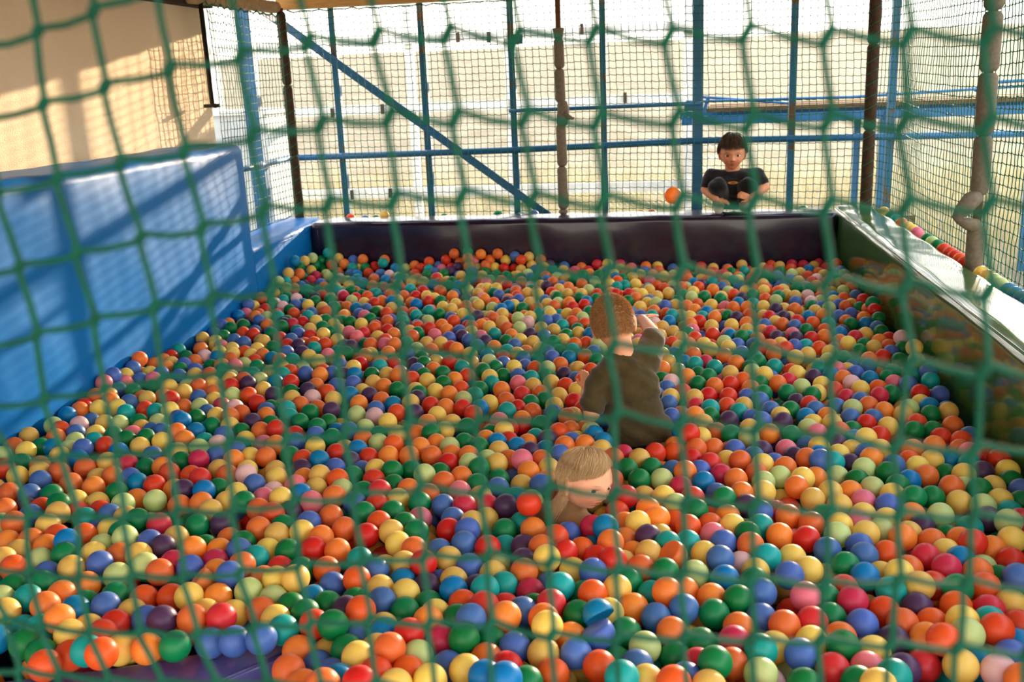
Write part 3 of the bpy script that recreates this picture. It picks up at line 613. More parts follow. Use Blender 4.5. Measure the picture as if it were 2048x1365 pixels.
-1886,2436,0,1,-1815,2431,0,3,-1746,2431,0,2,-1740,2518,0,1,-1654,2495,0,13,-1640,2575,1,1,-1577,2566,0,3,-1531,2522,3,7,-1560,2459,0,2,-1469,2508,3,4,-1490,2439,-11,1,-1700,2591,-14,0,
-1657,2409,-6,0,-1588,2402,-8,0,-1494,2376,3,5,-1417,2410,0,5,-1406,2502,-6,1,-1357,2464,10,8,-1293,2460,11,7,-1280,2520,-8,2,-1404,2605,-5,4,-1206,2479,-2,0,-1271,2395,3,1,-1224,2352,1,0,
-1206,2415,-1,0,-1334,2389,-4,1,-1145,2395,9,2,-1815,2317,5,1,-1792,2373,-16,8,-1731,2357,-8,4,-1718,2290,1,3,-1635,2288,12,0,-1613,2343,-12,9,-1550,2351,-10,4,-1498,2313,-2,3,-1671,2349,11,2,
-1927,2650,-1,1,-2110,2724,0,5,-2020,2612,4,4,-1506,3539,0,7,-1515,3441,0,0,-1507,3623,5,6,-1442,3539,0,4,-1583,3573,-1,5,-1424,3658,0,3,-1353,3627,4,1,-1323,3683,-7,3,-1264,3655,-4,8,
-1210,3624,6,7,-1242,3494,0,3,-1325,3496,-1,1,-1334,3432,2,8,-1287,3347,0,11,-1361,3337,0,0,-1395,3414,-1,2,-1304,3266,0,1,-1235,3178,0,2,-1166,3207,0,8,-1199,3327,0,0,-1186,3527,0,3,
-1154,3387,0,7,-1090,3286,0,1,-1078,3381,0,8,-1109,3537,0,0,-1151,3657,-4,2,-1087,3652,-2,0,-1054,3490,0,1,-992,3452,0,2,-1017,3324,0,1,-1033,3619,6,1,-968,3586,1,4,-937,3642,-1,2,
-864,3666,0,2,-904,3565,0,0,-844,3444,-4,0,-898,3410,-1,2,-890,3347,1,8,-783,3403,0,1,-800,3585,-1,1,-751,3464,0,4,-832,3529,1,2,-761,3635,-1,4,-686,3393,-1,6,-638,3238,2,7,
-717,3336,1,5,-701,3248,0,4,-898,3284,5,0,-961,3279,-1,7,-924,3187,0,4,-860,3189,0,8,-764,3254,-1,1,-775,3165,0,0,-824,3279,-2,4,-615,3298,0,0,-648,3537,0,6,-667,3608,3,0,
-621,3651,-5,2,-708,3699,1,2,-598,3460,0,1,-561,3333,-1,1,-536,3198,7,6,-650,3175,2,4,-550,3108,0,10,-790,3081,0,1,-705,3084,0,0,-716,3016,-2,0,-647,3049,0,2,-804,2991,-7,1,
-929,3089,0,0,-991,3145,0,11,-1061,3163,0,5,-1008,3219,0,3,-994,3037,-4,5,-1033,2987,4,3,-1137,3084,-3,2,-1155,3023,3,2,-1237,3079,0,2,-1292,3129,0,6,-1285,2987,8,4,-1383,3140,0,1,
-1346,2998,-4,1,-1333,3061,-3,2,-1134,2948,0,3,-1072,2931,0,2,-964,2920,0,1,-926,2971,-4,2,-863,2965,2,0,-906,2893,-2,5,-955,2829,0,7,-1102,2851,0,0,-1180,2887,0,3,-849,2866,5,4,
-1231,2846,6,1,-1286,2876,-6,10,-1226,2749,2,1,-1157,2776,-4,2,-1043,2721,6,7,-1013,2794,0,4,-977,2672,0,3,-949,2732,-1,8,-905,2778,-6,4,-841,2778,1,1,-777,2783,0,1,-706,2781,2,1,
-720,2907,-5,1,-760,2857,1,1,-632,2921,-6,2,-669,2869,-2,5,-649,2809,-4,1,-643,2731,-1,4,-591,2783,4,1,-568,2842,9,2,-505,2822,6,0,-520,2883,10,7,-466,2772,-3,1,-531,2764,-1,5,
-492,2714,8,0,-564,3025,-13,2,-564,2934,0,1,-492,2937,-5,4,-515,2993,10,0,-749,2962,9,2,-538,2671,10,2,-577,2721,4,5,-790,2635,11,2,-848,2662,3,0,-833,2589,1,4,-910,2630,-7,2,
-997,2593,10,0,-1081,2671,-5,8,-1130,2592,0,0,-1052,2539,-1,10,-1054,2614,-10,1,-988,2532,-5,0,-936,2573,7,4,-901,2692,-15,3,-745,2677,-5,2,-689,2616,9,5,-624,2578,3,1,-583,2627,0,1,
-656,2669,-8,2,-526,2573,0,2,-463,2549,0,3,-566,2518,0,10,-787,2491,10,9,-767,2560,-2,2,-714,2525,1,1,-650,2497,-1,1,-728,2462,-2,0,-843,2518,-7,2,-906,2517,-1,5,-907,2453,7,1,
-962,2422,2,10,-1051,2425,10,0,-1111,2448,-2,10,-1011,2473,1,7,-1010,2381,-11,8,-840,2426,0,3,-794,2359,2,2,-776,2420,0,4,-719,2376,0,2,-660,2434,1,2,-594,2431,-3,3,-532,2415,5,9,
-503,2499,-5,0,-419,2414,9,8,-475,2441,-5,9,-1091,2362,3,1,-1036,2326,8,4,-1103,2743,-2,4,-508,3054,-4,4,-1108,2511,-11,11,-457,3641,-1,2,-384,3656,0,8,-560,3632,1,3,-505,3599,2,6,
-423,3549,0,0,-486,3508,0,0,-547,3539,0,10,-337,3613,-7,3,-304,3560,7,4,-513,3402,0,9,-447,3418,0,1,-428,3353,-5,2,-378,3393,-1,0,-365,3511,0,4,-319,3458,0,0,-319,3327,0,4,
-469,3304,0,2,-453,3224,-4,1,-509,3255,-3,4,-382,3277,0,0,-378,3197,0,3,-322,3134,9,1,-309,3194,-8,0,-481,3167,-13,1,-473,3105,-14,4,-405,3082,0,2,-247,3207,-6,4,-210,3268,0,2,
-202,3161,-3,3,-367,2934,4,8,-338,2990,7,4,-304,3043,-4,1,-260,3088,-18,1,-223,2969,8,7,-237,3030,-2,5,-191,2913,5,7,-429,2923,-7,1,-455,2865,3,7,-408,2822,5,8,-366,2871,-8,7,
-306,2863,10,1,-290,2924,0,3,-245,2879,9,1,-279,2984,-18,0,-191,2845,6,0,-315,2800,6,3,-366,2763,2,1,-420,2731,15,10,-393,2672,2,1,-338,2706,-1,0,-404,2604,-13,0,-336,2643,-13,1,
-346,2581,0,3,-153,2779,5,1,-126,2836,-5,9,-76,2783,3,0,-110,2710,0,2,-39,2732,-6,2,-73,2629,1,2,-10,2639,-1,5,21,2710,-4,3,-30,2827,5,4,28,2852,-1,4,-4,2522,-3,0,
-58,2552,-18,0,41,2585,0,9,55,2660,16,1,97,2707,-1,3,104,2622,0,7,129,2762,1,9,77,2799,-1,4,91,2861,9,1,145,2895,-3,1,206,2876,1,3,214,2765,9,1,179,2815,-11,0,
156,2683,-2,9,193,2632,6,1,202,2542,4,1,138,2560,-9,3,154,2500,7,2,72,2512,0,9,-105,2512,0,9,-153,2554,-6,9,-149,2628,0,4,-127,2456,-22,4,27,2467,-1,5,-45,2432,0,1,
78,2428,2,2,-347,2343,48,4,-366,2526,-25,5,-402,2477,3,7,254,2689,2,1,257,2824,-1,3,276,2749,6,0,267,2626,2,5,262,2563,0,0,212,2477,-4,8,241,2421,5,3,22,3554,3,11,
80,3637,0,1,4,3487,0,3,19,3385,0,0,61,3444,0,4,117,3543,0,2,176,3519,1,1,159,3638,0,2,242,3680,0,0,234,3547,-1,4,283,3592,0,4,302,3493,0,1,150,3412,-3,4,
218,3395,1,4,100,3371,3,0,102,3301,-6,9,10,3315,0,3,20,3172,0,3,150,3260,2,6,207,3288,0,4,282,3397,-2,3,265,3314,-6,0,243,3232,-1,6,205,3146,0,8,97,3160,10,1,
51,3226,-12,1,147,3196,-4,2,121,3101,4,0,339,3553,1,2,322,3348,1,3,265,3069,0,0,204,3007,1,2,110,2984,0,0,162,3054,-9,1,51,2970,20,7,73,2913,38,4,308,3124,6,3,
282,3181,-5,3,254,2968,8,5,28,2915,-7,1,341,3435,0,2,286,2881,-3,8,402,3549,2,1,446,3596,-3,9,486,3683,0,0,540,3636,0,8,482,3512,0,5,424,3445,0,2,501,3400,6,2,
556,3543,0,0,528,3457,-5,0,607,3664,-1,7,641,3609,4,1,589,3478,0,4,660,3549,3,11,697,3686,0,3,735,3615,0,7,679,3488,2,0,620,3414,-7,9,803,3641,-3,2,742,3505,-1,4,
727,3409,2,9,775,3450,-2,2,811,3577,-4,10,847,3526,7,3,904,3673,0,6,938,3624,27,3,931,3563,10,6,932,3437,-1,3,869,3445,1,4,850,3354,-6,0,862,3292,4,7,849,3222,0,2,
911,3251,1,0,890,3115,0,1,671,3300,4,1,711,3251,1,1,613,3261,6,5,657,3362,-1,3,570,3307,-6,3,482,3314,0,9,446,3367,-9,8,493,3252,2,3,413,3254,0,2,456,3201,-6,7,
349,3255,-1,3,374,3196,-1,0,375,3132,2,8,593,3183,0,3,633,3131,-2,4,664,3187,-3,3,693,3102,0,0,763,3213,2,0,797,3283,0,5,470,3139,-6,0,446,3079,-1,5,525,3112,5,0,
466,3018,4,10,388,3011,0,2,583,3093,-12,2,538,3050,0,1,574,2999,-7,7,650,3015,0,4,597,2946,18,0,761,3061,1,2,787,3135,0,4,822,3080,-5,2,830,3016,-4,4,877,2974,2,4,
722,2901,0,1,790,2935,0,1,858,2914,-3,1,629,2894,1,0,551,2911,-8,0,515,2964,-7,8,455,2904,4,0,426,2958,-14,3,360,2909,-9,10,376,2847,-9,8,506,2867,-6,0,530,2810,-14,8,
445,2841,-1,7,435,2739,26,3,477,2781,4,6,404,2792,9,1,553,2735,4,5,580,2853,4,3,583,2790,14,1,640,2766,3,3,611,2709,3,2,753,2805,4,0,704,2764,0,0,808,2839,-10,7,
850,2792,-1,6,867,2852,11,10,920,2879,-12,4,936,2816,6,4,937,2746,0,0,866,2730,1,8,778,2750,-17,2,713,2701,-1,1,659,2667,-3,7,619,2618,3,2,551,2607,-1,5,522,2664,-3,2,
476,2708,-11,5,415,2688,-8,1,374,2642,9,0,316,2671,0,5,350,2583,8,1,384,2518,1,0,434,2558,6,0,491,2585,-4,1,513,2525,-4,10,593,2560,1,0,751,2600,10,1,691,2550,0,2,
637,2516,14,2,752,2529,-2,0,810,2701,5,0,796,2641,-10,5,817,2585,10,2,865,2631,-1,0,925,2679,-5,2,930,2616,-3,3,853,2534,3,0,911,2555,-11,2,797,2485,8,5,568,2493,0,3,
448,2494,-4,0,502,2461,-13,0,857,2472,-3,6,338,2738,2,1,314,2798,-11,3,697,2832,-9,4,-2137,5489,136,7,-2137,5557,91,2,-2137,5369,87,0,-2123,5505,57,1,-2137,5210,69,5,-2137,5318,45,6,
-2137,5450,21,1,-2137,5603,12,2,-2087,5416,0,3,-2116,5264,20,5,-2102,5348,0,1,-2137,5643,108,0,-2137,4952,31,4,-2056,5116,0,2,-1988,5075,0,11,-2049,5039,0,6,-2137,4845,11,0,-2137,4779,37,3,
-2065,4821,0,4,-1990,4877,0,11,-1931,4912,0,3,-2127,4719,0,10,-2137,4650,6,7,-2048,4652,0,1,-1984,4646,-2,5,-1993,4563,0,3,-1921,4638,2,6,-1868,4713,0,4,-2028,4460,0,2,-2073,4410,0,2,
-2040,4255,0,2,-1968,4313,0,4,-1908,4290,0,4,-1912,4468,0,1,-1825,4300,0,2,-1821,4431,4,2,-1791,4488,0,9,-1760,4543,-4,4,-1955,4181,0,3,-1889,4136,0,3,-1806,4162,0,0,-1748,4216,0,4,
-1684,4188,0,3,-1685,4290,0,3,-1971,4074,0,10,-1934,3973,0,0,-1851,3927,6,0,-1906,3891,0,7,-1719,4055,0,2,-1667,4093,0,4,-1785,4035,-3,0,-1822,3983,-3,4,-1772,3938,-4,0,-1711,3919,2,1,
-1624,3973,0,3,-1553,3973,0,8,-1971,3907,0,11,-1984,3835,-2,1,-1831,3860,0,1,-2137,3669,56,1,-2137,3778,1,1,-1723,3857,-8,4,-1666,3747,0,2,-1757,3736,6,10,-1605,3847,0,4,-1656,3886,-3,7,
-2060,3734,0,1,-2001,3774,2,3,-1986,3707,0,2,-1911,3693,0,3,-1880,3772,-6,2,-1821,3749,5,1,-2137,3610,34,3,-2014,3541,7,10,-2079,3635,4,0,-1815,3622,4,1,-1787,3680,4,2,-1639,3639,0,6,
-1647,3566,1,1,-1555,3741,0,0,-1500,3686,-1,4,-1469,3742,-4,5,-1544,3830,5,6,-1578,3668,0,0,-1746,3798,-4,5,-2129,3842,0,1,-2070,3797,0,0,-2076,5895,112,6,-2011,5895,78,0,-2136,5780,102,5,
-2128,5898,65,2,-2068,5898,50,2,-2137,5818,51,2,-1965,5861,48,1,-1917,5898,63,3,-2039,5840,46,4,-2110,5863,15,2,-2137,5736,33,0,-1909,5841,27,6,-1850,5882,71,1,-1874,5898,16,0,-1827,5850,22,2,
-1709,5834,55,6,-1716,5898,62,1,-1795,5799,0,4,-2094,5699,4,9,-2016,5701,0,5,-1902,5774,0,3,-1996,5832,0,4,-1924,5633,0,11,-1642,5726,0,11,-1705,5762,0,3,-1624,5571,0,7,-2083,5570,2,9,
-1990,5486,0,3,-1936,5382,0,1,-1802,5433,0,0,-1731,5430,0,7,-1704,5606,0,1,-1653,5398,0,1,-1568,5337,0,9,-1835,5294,0,6,-1741,5276,0,2,-1895,5110,0,8,-1856,5007,0,2,-1784,5030,0,2,
-1697,4857,0,2,-1863,4910,0,0,-1762,4847,0,0,-1715,4765,0,1,-1738,5130,0,9,-1655,5012,0,5,-1653,5076,0,4,-1598,5112,0,4,-1576,5202,0,6,-1485,5172,0,1,-1570,4957,-2,0,-1487,5005,-2,1,
-1428,4982,2,7,-1508,4939,2,4,-1513,4806,0,3,-1574,4830,0,7,-1517,4696,-1,3,-1445,4736,0,2,-1427,4584,0,2,-1476,4647,1,10,-1381,4712,0,4,-1329,4541,0,1,-1385,4825,0,0,-1442,4481,0,0,
-1508,4516,2,2,-1561,4552,-2,2,-1653,4584,-4,2,-1686,4530,4,0,-1772,4655,0,6,-1251,4539,0,6,-1214,4654,0,6,-1128,4537,0,5,-1449,5503,0,0,-1379,5499,0,0,-1407,5303,0,6,-1330,5117,-1,4,
-1230,4986,0,4,-1302,5409,0,3,-1209,5383,-1,2,-1321,5245,0,4,-1218,5240,0,1,-1147,5367,1,7,-1125,5107,0,1,-1587,5898,7,5,-1526,5895,25,1,-1477,5855,16,4,-1435,5898,47,4,-1378,5898,18,3,
-1328,5898,58,4,-1274,5895,95,1,-1242,5898,42,1,-1190,5898,103,2,-1180,5839,77,1,-1154,5898,50,10,-1107,5886,91,1,-1056,5898,54,1,-1005,5894,92,1,-958,5898,50,0,-1127,5858,10,5,-1022,5867,11,0,
-1243,5836,22,8,-1278,5786,4,8,-1346,5841,11,10,-1292,5875,11,9,-961,5847,11,4,-1072,5834,31,1,-1191,5669,0,0,-1063,5661,0,0,-1308,5730,1,2,-1408,5712,0,2,-1112,5573,0,3,-1065,5779,0,2,
-983,5687,0,2,-917,5653,0,2,-1004,5465,0,10,-975,5324,-3,0,-918,5295,3,0,-871,5388,0,4,-876,5122,0,3,-915,5175,0,2,-1070,5261,0,5,-944,4883,0,0,-1164,4984,0,2,-1066,4909,0,0,
-1120,4841,0,0,-1065,4793,0,0,-1003,4859,0,1,-1030,5028,0,8,-871,4926,0,4,-938,5025,0,1,-1267,5110,0,0,-1278,4915,0,7,-1173,4751,0,6,-1103,4684,0,2,-1001,4535,0,4,-984,4681,0,0,
-905,4637,0,8,-818,4593,0,1,-787,4677,0,0,-761,4510,0,0,-808,4778,2,7,-781,4836,4,7,-860,4815,-1,5,-852,4455,-1,1,-806,4410,1,0,-724,4396,-1,1,-761,4281,0,6,-874,4316,1,0,
-996,4358,0,1,-1041,4455,0,1,-1088,4397,0,4,-1149,4418,0,4,-933,4341,-1,3,-902,4247,0,8,-859,4175,0,3,-955,4210,0,3,-1032,4265,0,10,-972,4123,0,0,-1132,4244,1,1,-1122,4307,-1,2,
-1036,4124,0,0,-882,4023,0,1,-781,4157,0,8,-687,4152,1,2,-1057,4023,0,5,-989,4007,0,1,-659,3991,0,6,-801,4072,0,3,-724,4056,0,1,-732,3928,0,7,-1129,4132,-2,2,-1226,4399,0,8,
-1228,4285,0,1,-1279,4361,0,4,-1354,4401,0,4,-1391,4241,0,10,-1453,4325,0,10,-1379,4305,0,9,-1560,4272,5,0,-1617,4426,0,2,-1550,4336,-2,2,-1623,4268,-2,4,-1665,4384,0,0,-1464,4178,0,0,
-1496,4105,1,4,-1555,4128,-1,4,-1365,4073,0,8,-1289,4113,-2,1,-1171,4084,6,1,-1225,4117,-3,10,-1257,3926,0,1,-1351,3958,0,2,-1421,3925,0,10,-1524,4040,0,6,-1500,3909,0,0,-1083,3958,0,3,
-1433,3832,0,0,-1253,3744,0,0,-1146,3759,0,6,-1099,3804,0,4,-967,3780,7,2,-1019,3814,-7,8,-931,3837,-1,0,-870,3819,1,4,-915,3719,0,1,-976,3703,0,3,-803,3748,0,6,-669,3750,0,2,
-646,3810,-1,3,-708,3837,0,5,-808,3943,0,0,-780,3821,0,0,-659,3895,0,4,-900,5895,73,3,-856,5850,59,4,-814,5898,68,0,-794,5856,24,0,-744,5898,51,4,-854,5818,5,0,-902,5873,0,4,
-690,5898,19,8,-716,5840,13,0,-766,5801,5,3,-662,5808,0,6,-598,5804,0,0,-537,5722,0,9,-498,5895,0,1,-404,5898,16,9,-342,5886,21,0,-266,5898,15,9,-264,5836,-1,0,-208,5804,1,1,
-450,5779,0,9,-435,5698,-2,1,-469,5644,2,2,-379,5652,0,2,-338,5741,0,3,-140,5638,0,0,-184,5581,0,0,-69,5633,0,1,-9,5571,0,0,-84,5474,0,10,-161,5381,0,0,-824,5596,-2,2,
-797,5707,0,5,-764,5575,2,3,-803,5469,0,1,-668,5520,0,3,-624,5460,0,1,-614,5607,0,5,-561,5571,0,0,-508,5526,0,2,-456,5409,0,1,-386,5448,0,5,-302,5388,0,0,-264,5470,0,4,
-259,5299,1,6,-218,5348,-1,6,-646,5350,0,8,-570,5263,0,0,-522,5305,0,1,-511,5133,0,0,-436,5130,0,0,-406,5223,2,5,-357,5264,-2,2,-354,5127,0,4,-728,5167,0,0,-668,5139,0,0,
-775,5093,0,4,-799,5222,0,1,-754,5006,0,3,-687,4920,0,0,-611,4977,0,3,-557,5060,0,2,-441,5031,0,2,-351,5004,0,2,-400,4865,0,4,-481,4911,3,1,-540,4934,-4,5,-591,4893,0,0,
-550,4844,1,1,-762,4897,-5,0,-705,4806,0,2,-634,4804,0,1,-470,4689,-5,0,-422,4648,5,1,-457,4821,0,4,-549,4659,3,0,-697,4585,1,5,-642,4616,-1,0,-608,4684,-3,6,-553,4518,4,3,
-510,4565,-4,3,-469,4437,0,6,-431,4505,0,4,-369,4464,0,4,-388,4584,0,5,-661,4389,1,5,-638,4508,0,11,-598,4280,0,8,-562,4390,0,0,-500,4352,0,0,-384,4303,-2,0,-434,4260,0,2,
-329,4270,2,7,-478,4134,3,2,-442,4186,-4,0,-567,4139,0,0,-629,4178,-1,0,-531,4243,0,3,-384,4100,1,1,-336,4143,-6,4,-285,4105,4,5,-641,4089,0,3,-608,3934,3,0,-578,3990,-4,1,
-575,3879,1,3,-389,3898,0,7,-457,3898,0,3,-384,4007,0,6,-324,3912,1,4,-293,3968,2,3,-252,4017,-3,5,-273,3854,0,2,-414,3795,0,1,-339,3740,-2,0,-456,3713,7,5,-555,3791,-8,3,
-592,3739,3,0,-509,3747,-3,4,-286,3704,2,4,-85,5218,0,0,-188,5120,0,4,-149,5021,0,1,-256,5123,0,4,-120,5118,0,0,-42,5053,0,0,17,5137,0,0,-89,4923,-5,0,-123,4812,0,0,
-187,4951,0,2,87,5288,0,1,174,5284,0,4,144,5157,0,0,133,5032,1,5,195,5047,-1,2,247,5216,0,1,229,5466,-2,1,253,5407,2,6,-1,4824,2,3,51,4861,-2,0,59,4942,0,2,
104,4825,1,1,140,4739,0,1,223,4846,0,0,193,4695,0,7,-54,4723,0,1,-62,4618,0,6,4,4676,-4,4,32,4619,4,6,113,4587,2,0,226,4580,3,1,17,4507,0,7,-45,4878,5,5,
91,5084,0,2,-51,4479,0,11,34,4310,0,0,-14,4405,-1,0,-61,4362,1,1,-25,4248,0,0,112,4457,0,1,154,4514,0,4,97,4288,1,2,118,4348,-1,10,203,4272,0,4,171,4612,-5,6,
205,4418,0,0,125,4215,-3,4,65,4194,3,0,160,4106,-1,0,97,4103,0,1,183,4023,0,0,57,4053,0,0,36,3965,-5,3,112,3946,0,1,-14,3927,5,0,114,3794,4,6,187,3758,0,6,
11,3842,0,0,-13,3742,0,1,-16,3606,-3,2,156,3841,-4,9,-27,4144,-2,3,29,4113,2,4,444,5707,0,6,504,5659,0,0,584,5775,0,4,654,5849,0,0,709,5767,0,4,790,5871,0,9,
802,5730,0,7,844,5836,0,0,881,5898,3,9,938,5663,45,4,906,5785,0,9,341,5537,0,0,395,5477,-3,0,473,5515,0,1,641,5680,0,2,550,5536,1,2,612,5553,-1,3,696,5610,1,5,
745,5651,-1,0,667,5452,-1,3,706,5401,1,0,774,5541,0,4,772,5388,0,4,862,5578,0,0,938,5509,32,3,938,5403,34,2,936,5309,25,1,906,5359,-1,5,783,5282,0,1,389,5287,0,3,
361,5423,3,6,297,5278,0,3,345,5087,0,4,379,5001,0,8,412,5171,0,0,504,5179,0,0,572,5151,0,4,675,5235,0,2,607,5081,-4,0,642,5029,2,0,706,5049,0,11,891,5128,5,5,
938,5170,16,1,933,5028,0,3,822,5013,-1,7,810,4911,1,0,868,4968,1,4,938,4860,17,4,938,4642,51,2,935,4581,32,4,937,4494,13,2,272,4982,0,2,493,4978,-1,4,539,4934,1,5,
562,5036,1,2,629,4901,0,3,702,4899,0,11,753,4939,-4,5,322,4768,5,1,287,4821,-5,10,354,4887,0,7,424,4862,0,6,391,4797,0,1,467,4806,0,0,561,4780,-7,0,518,4733,4,8,
605,4735,3,1,698,4836,-6,2,760,4727,9,5,737,4786,0,3,846,4783,3,1,904,4758,1,2,824,4843,-3,3,785,4600,0,3,811,4446,0,2,886,4553,1,1,875,4454,0,7,910,4380,0,3,
912,4309,0,2,287,4621,-2,2,325,4570,2,8,387,4629,0,4,451,4627,-5,0,472,4567,5,4,537,4585,0,8,647,4583,0,7,695,4704,0,0,719,4621,0,1,588,4506,0,4,651,4467,0,4,
715,4447,0,6,493,4504,-4,0,517,4445,1,1,565,4403,2,3,606,4339,0,2,294,4435,0,0,356,4348,-1,0,363,4472,0,1,418,4339,-4,1,449,4284,5,9,469,4218,0,8,540,4269,0,10,
545,4199,1,8,609,4203,-1,4,668,4234,0,1,684,4338,0,4,738,4285,0,7,788,4216,0,9,840,4267,0,0,719,4164,-4,1,741,4104,4,0,246,4136,0,5,276,4246,0,7,321,4198,8,2,
256,4046,2,0,296,4096,-2,3,361,4092,-1,3,385,4185,0,1,357,4249,-8,6,304,3962,0,3,233,3931,0,1,375,4029,3,4,427,4067,1,1,430,3954,0,1,523,4063,2,3,573,4102,-8,6,
482,4015,6,4,473,4112,-2,0,618,4039,0,4,650,3978,0,0,560,3947,0,0,508,3903,0,0,689,3889,0,2,765,3993,0,2,834,4054,0,0,873,4150,0,1,839,3912,0,4,781,3875,0,1,
932,3999,9,2,896,4076,-3,1,938,4054,41,11,938,3845,57,0,880,3961,4,3,890,3862,0,2,936,3793,19,5,359,3844,0,2,414,3774,0,6,274,3829,0,1,325,3711,-2,5,366,3661,2,0,
578,3749,0,6,626,3860,0,5,636,3721,5,10,681,3763,-12,0,759,3777,0,3,
]
